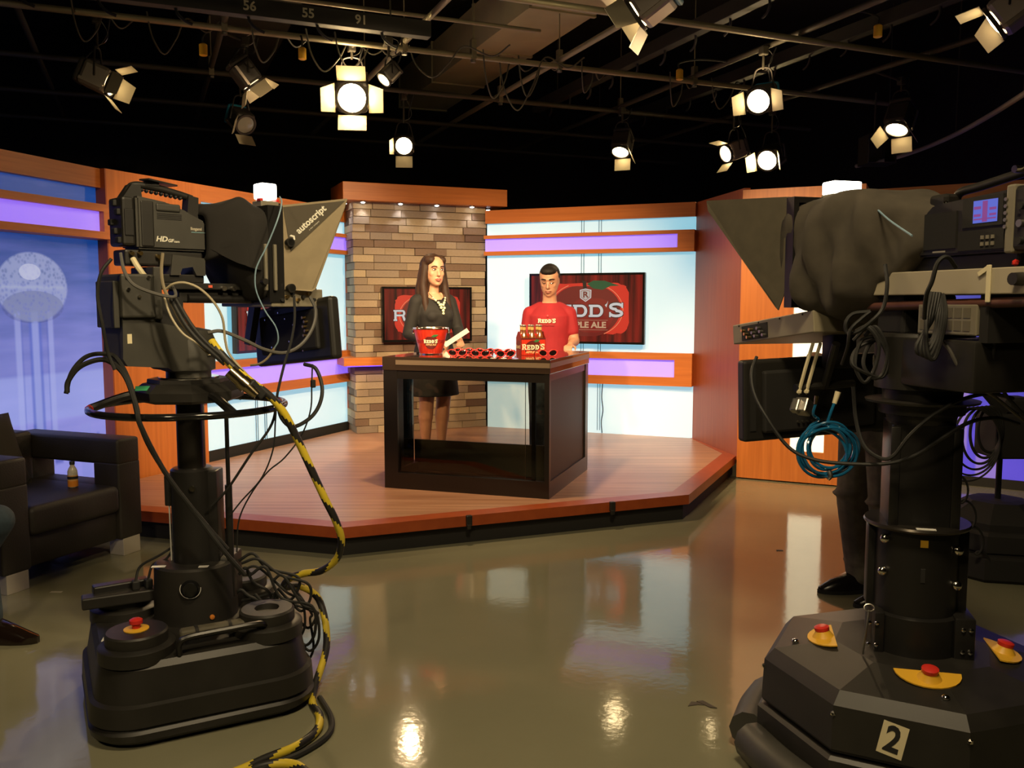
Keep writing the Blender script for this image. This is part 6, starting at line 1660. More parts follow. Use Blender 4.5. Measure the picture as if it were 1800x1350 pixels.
# ------------------------------------------------------------------ cables, in room coordinates
CABG = M('cable_grey', (0.10, 0.095, 0.085), 0.5)
CABT = M('cable_tan', (0.22, 0.18, 0.11), 0.5)
CABC = M('cable_cream', (0.42, 0.36, 0.24), 0.5)
CABB = M('cable_pale_blue', (0.22, 0.34, 0.42), 0.5)
CABR = M('cable_red', (0.45, 0.06, 0.05), 0.5)
CABLES = [
    ('hanging_cable', p1, RUB, 0.009, [(-1.552, 3.05, 1.187), (-1.546, 3.05, 1.227), (-1.504, 3.05, 1.277), (-1.434, 3.05, 1.302), (-1.38, 3.04, 1.287), (-1.321, 3.0, 1.241), (-1.282, 2.98, 1.146), (-1.269, 2.98, 1.077), (-1.225, 3.06, 0.904), (-1.141, 3.12, 0.736), (-1.056, 3.16, 0.587), (-0.998, 3.2, 0.489)]),
    ('hanging_cable', p1, RUB, 0.008, [(-1.561, 3.06, 1.182), (-1.543, 3.07, 1.255), (-1.497, 3.08, 1.309), (-1.437, 3.08, 1.321), (-1.379, 3.06, 1.306), (-1.31, 3.0, 1.228), (-1.277, 2.98, 1.106), (-1.255, 3.02, 0.992), (-1.194, 3.08, 0.842), (-1.109, 3.14, 0.688), (-1.052, 3.18, 0.592)]),
    ('signal_cable', c1, RUB, 0.006, [(-1.364, 3.02, 1.648), (-1.392, 3.0, 1.599), (-1.407, 3.0, 1.522), (-1.395, 3.0, 1.426), (-1.389, 3.02, 1.328), (-1.368, 3.02, 1.269)]),
    ('signal_cable', c1, CABG, 0.006, [(-1.35, 3.06, 1.669), (-1.327, 3.03, 1.61), (-1.292, 3.02, 1.561), (-1.229, 3.03, 1.532), (-1.169, 3.05, 1.519), (-1.174, 3.08, 1.539), (-1.196, 3.1, 1.563)]),
    ('signal_cable', c1, CABT, 0.006, [(-1.22, 3.1, 1.672), (-1.223, 3.09, 1.612), (-1.213, 3.08, 1.553), (-1.191, 3.08, 1.503), (-1.158, 3.08, 1.434), (-1.113, 3.1, 1.364), (-1.069, 3.1, 1.319)]),
    ('signal_cable', c1, CABC, 0.0045, [(-1.205, 3.08, 1.547), (-1.175, 3.07, 1.564), (-1.135, 3.07, 1.568), (-1.09, 3.08, 1.549), (-1.049, 3.1, 1.503), (-1.025, 3.12, 1.443), (-1.024, 3.14, 1.362), (-1.011, 3.15, 1.31), (-0.954, 3.16, 1.238)]),
    ('signal_cable', c1, CABC, 0.004, [(-1.21, 3.07, 1.523), (-1.185, 3.06, 1.454), (-1.147, 3.06, 1.395), (-1.103, 3.07, 1.361), (-1.073, 3.08, 1.334)]),
    ('signal_cable', c1, RUB, 0.008, [(-1.191, 3.08, 1.513), (-1.14, 3.07, 1.424), (-1.093, 3.07, 1.365), (-1.054, 3.08, 1.325), (-1.015, 3.1, 1.283)]),
    ('signal_cable', c1, RUB, 0.008, [(-1.184, 3.09, 1.523), (-1.124, 3.08, 1.424), (-1.076, 3.08, 1.364), (-1.031, 3.09, 1.32), (-0.989, 3.11, 1.282)]),
    ('monitor_cable', t1, CABG, 0.0065, [(-1.079, 3.12, 1.393), (-1.035, 3.14, 1.398), (-0.961, 3.16, 1.365), (-0.902, 3.2, 1.33), (-0.842, 3.25, 1.315), (-0.79, 3.3, 1.344), (-0.755, 3.34, 1.407), (-0.748, 3.36, 1.471), (-0.768, 3.36, 1.521)]),
    ('tally_wire', t1, CABB, 0.0028, [(-0.874, 3.36, 1.896), (-0.852, 3.3, 1.868), (-0.855, 3.25, 1.803), (-0.892, 3.24, 1.71), (-0.925, 3.24, 1.648), (-0.939, 3.24, 1.607), (-0.941, 3.25, 1.545), (-0.917, 3.27, 1.472), (-0.88, 3.28, 1.409), (-0.875, 3.29, 1.359), (-0.893, 3.3, 1.329)]),
    ('tally_wire', t1, CABT, 0.0045, [(-0.893, 3.3, 1.329), (-0.92, 3.3, 1.291), (-0.95, 3.29, 1.27), (-0.979, 3.28, 1.266)]),
    ('power_cable', t1, RUB, 0.005, [(-0.814, 3.3, 1.525), (-0.809, 3.28, 1.44), (-0.819, 3.26, 1.356), (-0.841, 3.24, 1.273), (-0.863, 3.22, 1.17), (-0.887, 3.22, 1.054), (-0.97, 3.22, 0.937), (-1.065, 3.24, 0.804), (-1.134, 3.26, 0.734)]),
    ('power_cable', t1, RUB, 0.0075, [(-0.796, 3.36, 1.265), (-0.748, 3.34, 1.249), (-0.721, 3.32, 1.181), (-0.727, 3.3, 1.118), (-0.76, 3.28, 1.067), (-0.82, 3.26, 1.037), (-0.856, 3.24, 1.072), (-0.866, 3.22, 1.138)]),
    ('power_cable', t1, RUB, 0.003, [(-0.76, 3.34, 1.266), (-0.762, 3.33, 1.191), (-0.766, 3.32, 1.094), (-0.798, 3.3, 0.999), (-0.86, 3.28, 0.915), (-0.925, 3.28, 0.861), (-0.992, 3.28, 0.773), (-1.045, 3.3, 0.669), (-1.063, 3.32, 0.541)]),
    ('power_cable', t1, RUB, 0.003, [(-0.866, 3.22, 1.149), (-0.874, 3.22, 1.064), (-0.888, 3.23, 0.956), (-0.939, 3.25, 0.845), (-1.022, 3.27, 0.754), (-1.07, 3.28, 0.696)]),
    ('base_cable', p1, RUB, 0.006, [(-1.087, 3.42, 0.477), (-1.03, 3.42, 0.505), (-0.975, 3.42, 0.446), (-0.862, 3.42, 0.414), (-0.85, 3.42, 0.373), (-0.887, 3.42, 0.317), (-0.936, 3.42, 0.364)]),
    ('base_cable', p1, RUB, 0.0056, [(-1.07, 3.4, 0.472), (-1.005, 3.4, 0.488), (-0.915, 3.4, 0.423), (-0.813, 3.4, 0.391), (-0.8, 3.4, 0.333), (-0.838, 3.4, 0.277), (-0.887, 3.4, 0.324)]),
    ('base_cable', p1, RUB, 0.0052, [(-1.053, 3.38, 0.455), (-0.997, 3.38, 0.46), (-0.89, 3.38, 0.361), (-0.832, 3.38, 0.328), (-0.821, 3.38, 0.224), (-0.858, 3.38, 0.168), (-0.907, 3.38, 0.215)]),
    ('base_cable', p1, RUB, 0.006, [(-1.025, 3.36, 0.438), (-0.964, 3.36, 0.466), (-0.907, 3.36, 0.345), (-0.787, 3.36, 0.312), (-0.776, 3.36, 0.209), (-0.813, 3.36, 0.153), (-0.861, 3.36, 0.199)]),
    ('base_cable', p1, RUB, 0.0056, [(-1.024, 3.42, 0.303), (-0.966, 3.42, 0.319), (-0.881, 3.42, 0.3), (-0.793, 3.42, 0.268), (-0.779, 3.42, 0.256), (-0.817, 3.42, 0.2), (-0.866, 3.42, 0.247)]),
    ('base_cable', p1, RUB, 0.0052, [(-1.074, 3.4, 0.321), (-1.037, 3.4, 0.326), (-0.946, 3.4, 0.348), (-0.927, 3.4, 0.316), (-0.913, 3.4, 0.333), (-0.951, 3.4, 0.277), (-1.0, 3.4, 0.324)]),
    ('base_cable', p1, RUB, 0.006, [(-1.126, 3.38, 0.282), (-1.078, 3.38, 0.368), (-1.034, 3.38, 0.343), (-0.945, 3.38, 0.311), (-0.93, 3.38, 0.363), (-0.967, 3.38, 0.308), (-1.016, 3.38, 0.354)]),
    ('base_cable', p1, RUB, 0.0056, [(-0.937, 3.36, 0.416), (-0.895, 3.36, 0.432), (-0.828, 3.36, 0.322), (-0.772, 3.36, 0.289), (-0.761, 3.36, 0.185), (-0.798, 3.36, 0.13), (-0.846, 3.36, 0.176)]),
    ('base_cable', p1, RUB, 0.0052, [(-0.909, 3.42, 0.373), (-0.883, 3.42, 0.378), (-0.805, 3.42, 0.265), (-0.809, 3.42, 0.233), (-0.798, 3.42, 0.115), (-0.836, 3.42, 0.058), (-0.885, 3.42, 0.105)]),
    ('base_cable', p1, RUB, 0.006, [(-1.083, 3.4, 0.426), (-1.054, 3.4, 0.453), (-1.027, 3.4, 0.395), (-0.971, 3.4, 0.362), (-0.959, 3.4, 0.321), (-0.997, 3.4, 0.266), (-1.045, 3.4, 0.312)]),
    ('signal_cable', h2, RUB, 0.006, [(1.095, 2.6, 1.611), (1.095, 2.58, 1.552), (1.086, 2.58, 1.486), (1.058, 2.58, 1.45), (1.025, 2.6, 1.416), (0.999, 2.62, 1.41), (0.993, 2.62, 1.44), (1.014, 2.62, 1.466), (1.057, 2.6, 1.473)]),
    ('signal_cable', h2, RUB, 0.0055, [(1.057, 2.6, 1.473), (1.032, 2.6, 1.453), (1.0, 2.6, 1.419), (1.001, 2.62, 1.368), (1.016, 2.7, 1.311)]),
    ('signal_cable', h2, RUB, 0.006, [(1.177, 2.35, 1.593), (1.143, 2.33, 1.619), (1.119, 2.33, 1.604), (1.111, 2.34, 1.555), (1.107, 2.36, 1.518), (1.123, 2.4, 1.456)]),
    ('bundled_cable', h2, RUB, 0.006, [(1.21, 2.5, 1.527), (1.18, 2.47, 1.455), (1.129, 2.45, 1.384), (1.14, 2.45, 1.357), (1.178, 2.46, 1.4), (1.195, 2.47, 1.471), (1.22, 2.5, 1.522)]),
    ('bundled_cable', h2, RUB, 0.006, [(1.202, 2.5, 1.527), (1.169, 2.46, 1.455), (1.134, 2.44, 1.378), (1.148, 2.44, 1.353), (1.181, 2.45, 1.4), (1.197, 2.46, 1.471), (1.22, 2.5, 1.522)]),
    ('bundled_cable', h2, RUB, 0.006, [(1.194, 2.5, 1.527), (1.158, 2.45, 1.455), (1.139, 2.43, 1.373), (1.156, 2.43, 1.349), (1.184, 2.44, 1.4), (1.198, 2.45, 1.471), (1.22, 2.5, 1.522)]),
    ('bundled_cable', h2, RUB, 0.006, [(1.186, 2.5, 1.527), (1.147, 2.44, 1.456), (1.144, 2.42, 1.367), (1.164, 2.42, 1.345), (1.187, 2.43, 1.401), (1.2, 2.44, 1.471), (1.22, 2.5, 1.522)]),
    ('long_cable', t2, RUB, 0.006, [(0.822, 2.95, 1.317), (0.793, 2.9, 1.269), (0.791, 2.86, 1.207), (0.813, 2.8, 1.139), (0.876, 2.76, 1.044), (0.945, 2.72, 1.01), (1.037, 2.68, 1.004), (1.142, 2.64, 1.012), (1.209, 2.6, 1.045), (1.272, 2.56, 1.106), (1.345, 2.56, 1.15), (1.442, 2.6, 1.157), (1.569, 2.7, 1.126)]),
    ('long_cable', h2, RUB, 0.006, [(1.061, 2.72, 1.239), (1.066, 2.7, 1.135), (1.079, 2.66, 1.061), (1.116, 2.62, 1.031), (1.144, 2.6, 1.045), (1.18, 2.58, 1.108), (1.235, 2.56, 1.17), (1.317, 2.56, 1.216), (1.421, 2.6, 1.23), (1.547, 2.7, 1.205)]),
    ('long_cable', h2, CABG, 0.005, [(1.196, 2.5, 1.406), (1.219, 2.46, 1.376), (1.248, 2.45, 1.321), (1.298, 2.45, 1.265), (1.375, 2.5, 1.235), (1.527, 2.6, 1.148)]),
    ('long_cable', h2, RUB, 0.005, [(1.318, 2.4, 1.487), (1.317, 2.4, 1.394), (1.329, 2.42, 1.315), (1.384, 2.46, 1.248), (1.467, 2.5, 1.178)]),
    ('red_cable', h2, CABR, 0.0035, [(1.3, 2.4, 1.495), (1.314, 2.4, 1.456), (1.328, 2.41, 1.409), (1.333, 2.42, 1.362)]),
    ('tally_wire', t2, CABB, 0.003, [(1.139, 2.92, 1.846), (1.134, 2.8, 1.802), (1.13, 2.66, 1.743), (1.125, 2.5, 1.687)]),
    ('looped_cable', t2, RUB, 0.006, [(1.075, 2.75, 1.411), (1.098, 2.72, 1.424), (1.127, 2.7, 1.372), (1.116, 2.7, 1.294), (1.086, 2.7, 1.255), (1.064, 2.72, 1.31), (1.091, 2.75, 1.379), (1.132, 2.74, 1.397)]),
    ('looped_cable', t2, RUB, 0.006, [(1.103, 2.75, 1.397), (1.125, 2.72, 1.424), (1.154, 2.7, 1.355), (1.143, 2.7, 1.283), (1.112, 2.7, 1.269), (1.09, 2.72, 1.31), (1.118, 2.75, 1.368), (1.159, 2.74, 1.397)]),
    ('looped_cable', t2, RUB, 0.006, [(1.068, 2.75, 1.382), (1.107, 2.72, 1.424), (1.155, 2.7, 1.337), (1.143, 2.7, 1.272), (1.094, 2.7, 1.283), (1.055, 2.72, 1.31), (1.083, 2.75, 1.358), (1.159, 2.74, 1.397)]),
]
STRIPED = [(-1.066, 3.12, 1.363), (-1.034, 3.1, 1.327), (-0.986, 3.1, 1.273), (-0.933, 3.12, 1.221), (-0.871, 3.15, 1.162), (-0.829, 3.18, 1.095), (-0.796, 3.22, 1.0), (-0.759, 3.26, 0.886), (-0.716, 3.3, 0.758), (-0.683, 3.34, 0.659), (-0.67, 3.38, 0.569), (-0.698, 3.42, 0.484), (-0.769, 3.46, 0.423), (-0.847, 3.5, 0.399), (-0.911, 3.52, 0.373), (-0.941, 3.54, 0.329)]
STRIPED_FLOOR = [(-0.725, 2.913, 0.3), (-0.753, 3.164, 0.12), (-0.755, 3.198, 0.016), (-0.694, 3.046, 0.016), (-0.681, 2.932, 0.016), (-0.726, 2.826, 0.016), (-0.801, 2.752, 0.016), (-0.856, 2.688, 0.016), (-0.897, 2.647, 0.016)]
STRIPED_LOOP = [(-0.855, 2.627, 0.016), (-0.82, 2.688, 0.016), (-0.763, 2.716, 0.016), (-0.696, 2.706, 0.016), (-0.637, 2.647, 0.016)]
STRIPED_RIGHT = [(2.094, 3.984, 0.1), (1.876, 3.469, 0.25), (1.895, 3.36, 0.22), (1.926, 3.237, 0.2), (1.917, 3.078, 0.2)]
FLOOR_CABLE = [(-0.757, 3.206, 0.012), (-0.679, 3.037, 0.012), (-0.668, 2.912, 0.012), (-0.728, 2.796, 0.012), (-0.802, 2.723, 0.012), (-0.864, 2.655, 0.012)]
# curved curtain track
TRACK = [(3.929, 10.221, 3.05), (4.099, 9.779, 3.05), (4.156, 9.1, 3.05), (4.107, 8.313, 3.05), (3.978, 7.493, 3.05), (3.821, 6.731, 3.05), (3.675, 6.083, 3.05)]
def into(parent, p):
    a = -parent.rotation_euler.z
    d = Vector(p) - parent.location
    return Vector((d.x * math.cos(a) - d.y * math.sin(a), d.x * math.sin(a) + d.y * math.cos(a), d.z))
for nm, par, mt, r, pts in CABLES:
    bm = bm_new(); tube(bm, [into(par, p) for p in pts], r, 7, 7)
    obj(nm, bm, mt, par, smooth=True)
bm = bm_new(); box(bm, into(t1, (-0.757, 3.33, 1.192)), (0.016, 0.016, 0.03), bevel=0.003); obj('ferrite', bm, RUB, t1)
# chrome coupling where the cables meet the striped main cable
bm = bm_new()
a_, b__ = into(c1, (-0.985, 3.06, 1.262)), into(c1, (-0.895, 3.07, 1.175))
cyl(bm, a_, a_.lerp(b__, 0.45), 0.024, 0.024, 16); cyl(bm, a_.lerp(b__, 0.42), a_.lerp(b__, 0.62), 0.028, 0.028, 16); cyl(bm, a_.lerp(b__, 0.62), b__, 0.022, 0.016, 16)
obj('cable_coupling', bm, M('bright_coupling', (0.55, 0.45, 0.28), 0.2, 1.0), c1, smooth=True, angle=30)
bm = bm_new(); box(bm, into(c1, (-0.905, 3.085, 1.195)), (0.035, 0.035, 0.075), ry=R(-42), bevel=0.006); obj('coupling_block', bm, RUB, c1)
YTAPE = M('hazard_yellow', (0.62, 0.47, 0.03), 0.5)
BTAPE = M('hazard_black', (0.016, 0.015, 0.014), 0.5)
def striped(pts, r, label):
    bm = bm_new()
    path = smooth_path(pts, 14)
    # resample evenly so that the spiral keeps its pitch
    acc = [path[0]]; step = 0.0085; left = step
    for i in range(len(path) - 1):
        a, b = path[i], path[i + 1]; L_ = (b - a).length; t = 0.0
        while L_ - t >= left:
            t += left; acc.append(a.lerp(b, t / L_)); left = step
        left -= (L_ - t)
    seg = 12
    rings = tube(bm, acc, r, seg, smooth=False)
    bm.verts.index_update()
    me_faces = list(bm.faces)
    for fi, f in enumerate(me_faces):
        i, k = divmod(fi, seg)
        f.material_index = 1 if ((k / seg + i / 22.0) % 1.0) < 0.48 else 0
    o = obj('striped_cable', bm, BTAPE, None, smooth=True)
    o.data.materials.append(YTAPE)
    return tag(o, label, 'cable')
striped(STRIPED + [(-0.885, 3.60, 0.31), (-0.80, 3.56, 0.26), (-0.745, 3.42, 0.13)] + STRIPED_FLOOR[2:] , 0.0145, 'yellow and black striped cable hanging from first camera down to the floor')
striped(STRIPED_LOOP, 0.0145, 'yellow and black striped cable loop lying on the floor before the pedestal')
striped([(2.05, 3.75, 0.016), (1.98, 3.52, 0.016), (1.93, 3.30, 0.016), (1.92, 3.05, 0.016), (1.95, 2.75, 0.016)], 0.0145, 'yellow and black striped cable on the floor beside the second pedestal')
bm = bm_new(); tube(bm, [(p[0] + 0.03, p[1] - 0.005, 0.0115) for p in FLOOR_CABLE], 0.011, 8); tag(obj('floor_cable', bm, RUB, smooth=True), 'plain black cable lying beside the striped cable on the floor', 'cable')

# blue coiled hose hanging in front of the second talent monitor
BLU = M('blue_hose', (0.01, 0.11, 0.24), 0.15, coat=0.6)
bc_ = thing('blue_coil', 'coiled glossy blue hose hanging under the second teleprompter', 'cable', (1.065, 2.94, 1.01))
rc = random.Random(9)
pts = []
for k in range(7 * 16):
    a = 2 * math.pi * k / 16 + 1.9
    lap = k / 16
    rx = 0.082 + 0.020 * math.sin(lap * 2.1) ; rz = 0.082 + 0.013 * math.cos(lap * 1.7)
    pts.append((0.010 * math.sin(lap * 2.6) + rx * math.cos(a), 0.012 * math.sin(lap * 3.3 + a), 0.010 * math.cos(lap * 2.2) - 0.006 + rz * math.sin(a)))
bm = bm_new(); tube(bm, [(-0.045, -0.01, 0.155), (-0.052, -0.005, 0.115)] + pts + [(0.0, 0.0, 0.09), (0.012, 0.0, 0.13), (0.025, 0.01, 0.155)], 0.0052, 7, 3); obj('hose', bm, BLU, bc_, smooth=True)
bm = bm_new(); cyl(bm, (-0.047, -0.01, 0.150), (-0.044, -0.01, 0.178), 0.0055, 0.007, 10); obj('plug', bm, BRASS, bc_, smooth=True)
bm = bm_new(); cyl(bm, (0.024, 0.01, 0.150), (0.036, 0.012, 0.19), 0.008, 0.010, 10); obj('socket', bm, TAPE, bc_, smooth=True)
bm = bm_new(); tube(bm, [(0.006, -0.012, -0.075), (0.010, -0.016, -0.092), (0.004, -0.010, -0.104)], 0.008, 8); obj('tie', bm, STEEL, bc_, smooth=True)

# ------------------------------------------------------------------ armchair and juice bottle
LEA = M('black_leather', (0.022, 0.018, 0.014), 0.55, var=0.15, vscale=(6, 6, 6), bump=0.15, bscale=120)
ac = thing('armchair', 'black leather block armchair with open arms and chrome feet', 'armchair', (-2.42, 4.81, 0), R(68.3))
for s in (-1, 1):
    x0, x1 = sorted((s * 0.30, s * 0.47))
    bm = bm_new(); bx(bm, x0, x1, 0.0, 0.86, 0.545, 0.70, 0.02, 3); arm = obj('arm_top', bm, LEA, ac, smooth=True)
    bm = bm_new(); bx(bm, x0, x1, 0.0, 0.20, 0.10, 0.56, 0.015, 3); obj('arm_post', bm, LEA, ac, smooth=True)
    bm = bm_new(); bx(bm, x0, x1, 0.70, 0.86, 0.10, 0.56, 0.015, 3); obj('arm_post', bm, LEA, ac, smooth=True)
    bm = bm_new(); bx(bm, x0, x1, 0.18, 0.72, 0.10, 0.42, 0.012, 3); obj('arm_panel', bm, LEA, ac, smooth=True)
    for y in (0.06, 0.78):
        bm = bm_new(); bx(bm, s * 0.385 - 0.065, s * 0.385 + 0.065, y - 0.055, y + 0.055, 0.0, 0.102, 0.003); obj('foot', bm, M('brushed_chrome_foot', (0.55, 0.50, 0.42), 0.35, 0.3), ac)
bm = bm_new(); bx(bm, -0.305, 0.305, 0.03, 0.84, 0.10, 0.28, 0.015, 3); obj('seat_base', bm, LEA, ac, smooth=True)
bm = bm_new(); bx(bm, -0.300, 0.300, -0.012, 0.70, 0.27, 0.43, 0.035, 4); obj('seat_cushion', bm, LEA, ac, smooth=True)
bm = bm_new(); bx(bm, -0.305, 0.305, 0.68, 0.86, 0.27, 0.72, 0.03, 4); obj('backrest', bm, LEA, ac, smooth=True)
pw = thing('throw_pillow', 'dark square pillow leaning in the armchair', 'pillow', (-2.42 - 0.93 * 0.50 + 0.37 * -0.06, 4.81 + 0.37 * 0.50 + 0.93 * -0.06, 0.425), R(68.3))
bm = bm_new(); N = 14
g0 = []; g1 = []
for i in range(N + 1):
    r0, r1 = [], []
    for j in range(N + 1):
        u, v = -1 + 2 * i / N, -1 + 2 * j / N
        k_ = (1 - u ** 4) * (1 - v ** 4)
        sh_ = 1 - 0.06 * (1 - abs(u * v))
        r0.append(bm.verts.new((u * 0.235 * sh_, -0.075 * k_ ** 0.6, 0.225 + v * 0.225 * sh_)))
        r1.append(bm.verts.new((u * 0.235 * sh_, 0.075 * k_ ** 0.6, 0.225 + v * 0.225 * sh_)) if 0 < i < N and 0 < j < N else r0[-1])
    g0.append(r0); g1.append(r1)
for i in range(N):
    for j in range(N):
        bm.faces.new((g0[i][j], g0[i + 1][j], g0[i + 1][j + 1], g0[i][j + 1]))
        bm.faces.new((g1[i][j], g1[i][j + 1], g1[i + 1][j + 1], g1[i + 1][j]))
obj('cover', bm, M('dark_pillow_fabric', (0.030, 0.024, 0.016), 0.9), pw, (0, 0.05, 0.0), (R(-22), 0, 0), smooth=True, angle=80)
jb = thing('juice_bottle', 'small clear juice bottle with black label on the armchair seat', 'bottle', (-2.555, 5.04, 0.430), 0.3)
bm = bm_new(); lathe(bm, [(0.001, 0), (0.024, 0.001), (0.028, 0.006), (0.028, 0.06), (0.027, 0.095), (0.020, 0.112), (0.0125, 0.125), (0.0125, 0.138), (0.001, 0.138)], seg=22); obj('bottle_body', bm, M('clear_plastic', (0.75, 0.7, 0.6), 0.1, trans=0.0, spec=0.6, color2=(0.5, 0.45, 0.36), vscale=(40, 40, 40)), jb, smooth=True)
bm = bm_new(); lathe(bm, [(0.0286, 0.006), (0.0286, 0.040)], seg=22, cap=False); obj('juice', bm, M('orange_juice', (0.75, 0.26, 0.03), 0.25), jb, smooth=True)
bm = bm_new(); lathe(bm, [(0.0284, 0.040), (0.0286, 0.072)], seg=22, cap=False); lb_ = obj('label', bm, M('orange_label', (0.70, 0.36, 0.10), 0.5), jb, smooth=True)
bm = bm_new(); lathe(bm, [(0.0290, 0.050), (0.0290, 0.066)], seg=22, cap=False); obj('label_band', bm, BLK2, lb_, smooth=True)
bm = bm_new(); lathe(bm, [(0.0145, 0.134), (0.0145, 0.150), (0.013, 0.152), (0.001, 0.152)], seg=18); obj('cap', bm, BLK, jb, smooth=True)

# ------------------------------------------------------------------ scraps on the floor
SCRAP = M('dark_tape_scrap', (0.05, 0.038, 0.022), 0.6)
def scrap(loc, polys, label, mat=SCRAP, rz=0.0):
    bm = bm_new()
    for i, pl in enumerate(polys):
        prism(bm, pl, 0.0003 + 0.0004 * i, 0.0022 + 0.0010 * i)
    tag(obj('tape_scrap', bm, mat, None, loc, (0, 0, rz)), label, 'tape scrap', 'scraps on the floor')
scrap((0.706, 3.16, 0), [[(-0.05, -0.008), (-0.03, 0.03), (0.01, 0.02), (0.012, 0.0), (-0.01, 0.004)], [(-0.01, 0.03), (0.015, 0.038), (0.055, -0.025), (0.03, -0.02)]], 'torn dark tape scrap on open floor near second pedestal')
scrap((1.623, 5.22, 0), [[(-0.02, -0.012), (0.02, -0.012), (0.022, 0.012), (-0.015, 0.014)]], 'small dark tape scrap on floor before the orange panel')
scrap((-1.634, 5.0, 0), [[(-0.04, -0.03), (0.04, -0.01), (0.05, 0.03), (-0.02, 0.02)]], 'small dark scrap on floor behind the first pedestal')
scrap((-2.37, 4.45, 0), [[(-0.03, -0.01), (0.03, -0.01), (0.03, 0.012), (-0.03, 0.012)]], 'small pale scrap on floor beside the armchair', M('pale_scrap', (0.35, 0.32, 0.25), 0.6))

# ------------------------------------------------------------------ lighting grid
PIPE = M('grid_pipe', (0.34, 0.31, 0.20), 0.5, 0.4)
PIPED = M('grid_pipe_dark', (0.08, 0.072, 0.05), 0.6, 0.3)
GZ = 3.5
def pipe(a, b, z, r, label, mat=PIPE, group='grid pipes under the ceiling'):
    A, B = UV(*a, z), UV(*b, z)
    bm = bm_new(); cyl(bm, (0, 0, 0), tuple(B - A), r, seg=12)
    return tag(obj('grid_pipe', bm, mat, None, tuple(A), smooth=True), label, 'pipe', group)
UL = ['cross pipe of the grid over the camera pedestals', 'cross pipe of the grid in front of the numbered raceway', 'cross pipe of the grid carrying the brightest fixture', 'cross pipe of the grid over the brick column front', 'cross pipe of the grid behind the brick column cap', 'cross pipe of the grid next to the back wall']
VPIPES = (4.2, 5.55, 6.95, 8.30, 9.65, 11.0)
UPIPES = (-2.1, -0.75, 0.61, 1.97, 3.33, 4.69, 6.05)
def nearest_pipe(x, y):
    u, v = x * GU.x + y * GU.y, x * GV.x + y * GV.y
    a = min(VPIPES, key=lambda q: abs(q - v)); b = min(UPIPES, key=lambda q: abs(q - u))
    return UV(u, a, GZ) if abs(a - v) <= abs(b - u) else UV(b, v, GZ + 0.05)
for i, v in enumerate((4.2, 5.55, 6.95, 8.30, 9.65, 11.0)):
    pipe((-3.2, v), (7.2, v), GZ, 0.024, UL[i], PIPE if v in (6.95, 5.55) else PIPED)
WL_ = ['over the skyline wall with the tower', 'over the first pedestal and angled wall', 'over the brick column and numbered raceway', 'beside the dark grey duct', 'under the pale green duct', 'carrying the double glow fixture', 'over the orange panel']
for u, wl_ in zip(UPIPES, WL_):
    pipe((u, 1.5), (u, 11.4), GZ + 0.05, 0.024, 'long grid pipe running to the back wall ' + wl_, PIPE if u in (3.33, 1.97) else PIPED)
pipe((0.0, 6.62), (3.0, 6.62), GZ + 0.16, 0.016, 'thin conduit pipe above the front grid pipe', PIPE)
for (u, v) in ((1.97, 6.95), (3.33, 6.95), (0.61, 6.95), (3.33, 8.3), (1.97, 8.3), (4.69, 6.95), (0.61, 8.3), (2.55, 6.95), (4.69, 8.3), (3.33, 5.55), (1.97, 5.55)):
    p = UV(u, v, GZ)
    t = thing('pipe_hanger', 'threaded rod hanger holding a grid pipe under the ceiling', 'hanger', tuple(p), GA, 'rod hangers of the pipe grid')
    bm = bm_new(); cyl(bm, (0, 0, 0.02), (0, 0, CZ - GZ), 0.005, seg=6); obj('rod', bm, PIPE, t)
    bm = bm_new(); box(bm, (0, 0, 0.055), (0.045, 0.05, 0.16), bevel=0.004); obj('bracket', bm, M('galvanised_bracket', (0.30, 0.27, 0.18), 0.5, 0.6), t)
    bm = bm_new(); lathe(bm, [(0.022, -0.048), (0.022, -0.03), (0.008, -0.028)], seg=10); obj('nut', bm, STEEL, t)
# pale ventilation duct running towards the back
dm = M('duct_pale_green', (0.55, 0.53, 0.33), 0.7, var=0.15, vscale=(1.5, 1.5, 1.5))
bm = bm_new()
dc = UV(3.35, 8.2, 0)
dt = thing('ventilation_duct', 'pale green ventilation duct above the pipe grid', 'duct', (dc.x, dc.y, 3.95), GA)
for k in range(4):
    bm = bm_new(); bx(bm, -0.30, 0.30, -2.6 + 1.35 * k, -2.6 + 1.35 * (k + 1) - 0.012, 0.0, 0.42); obj('duct_section', bm, dm, dt)
    bm = bm_new(); bx(bm, -0.315, 0.315, -2.6 + 1.35 * (k + 1) - 0.03, -2.6 + 1.35 * (k + 1) + 0.01, -0.015, 0.435); obj('duct_flange', bm, dm, dt)
dc = UV(0.95, 8.4, 0)
dt = thing('ventilation_duct', 'dark grey ventilation duct over the brick column', 'duct', (dc.x, dc.y, 3.98), GA)
dm2 = M('duct_dark', (0.05, 0.048, 0.034), 0.8)
for k in range(3):
    bm = bm_new(); bx(bm, -0.35, 0.35, -2.2 + 1.5 * k, -2.2 + 1.5 * (k + 1) - 0.012, 0.0, 0.36); obj('duct_section', bm, dm2, dt)
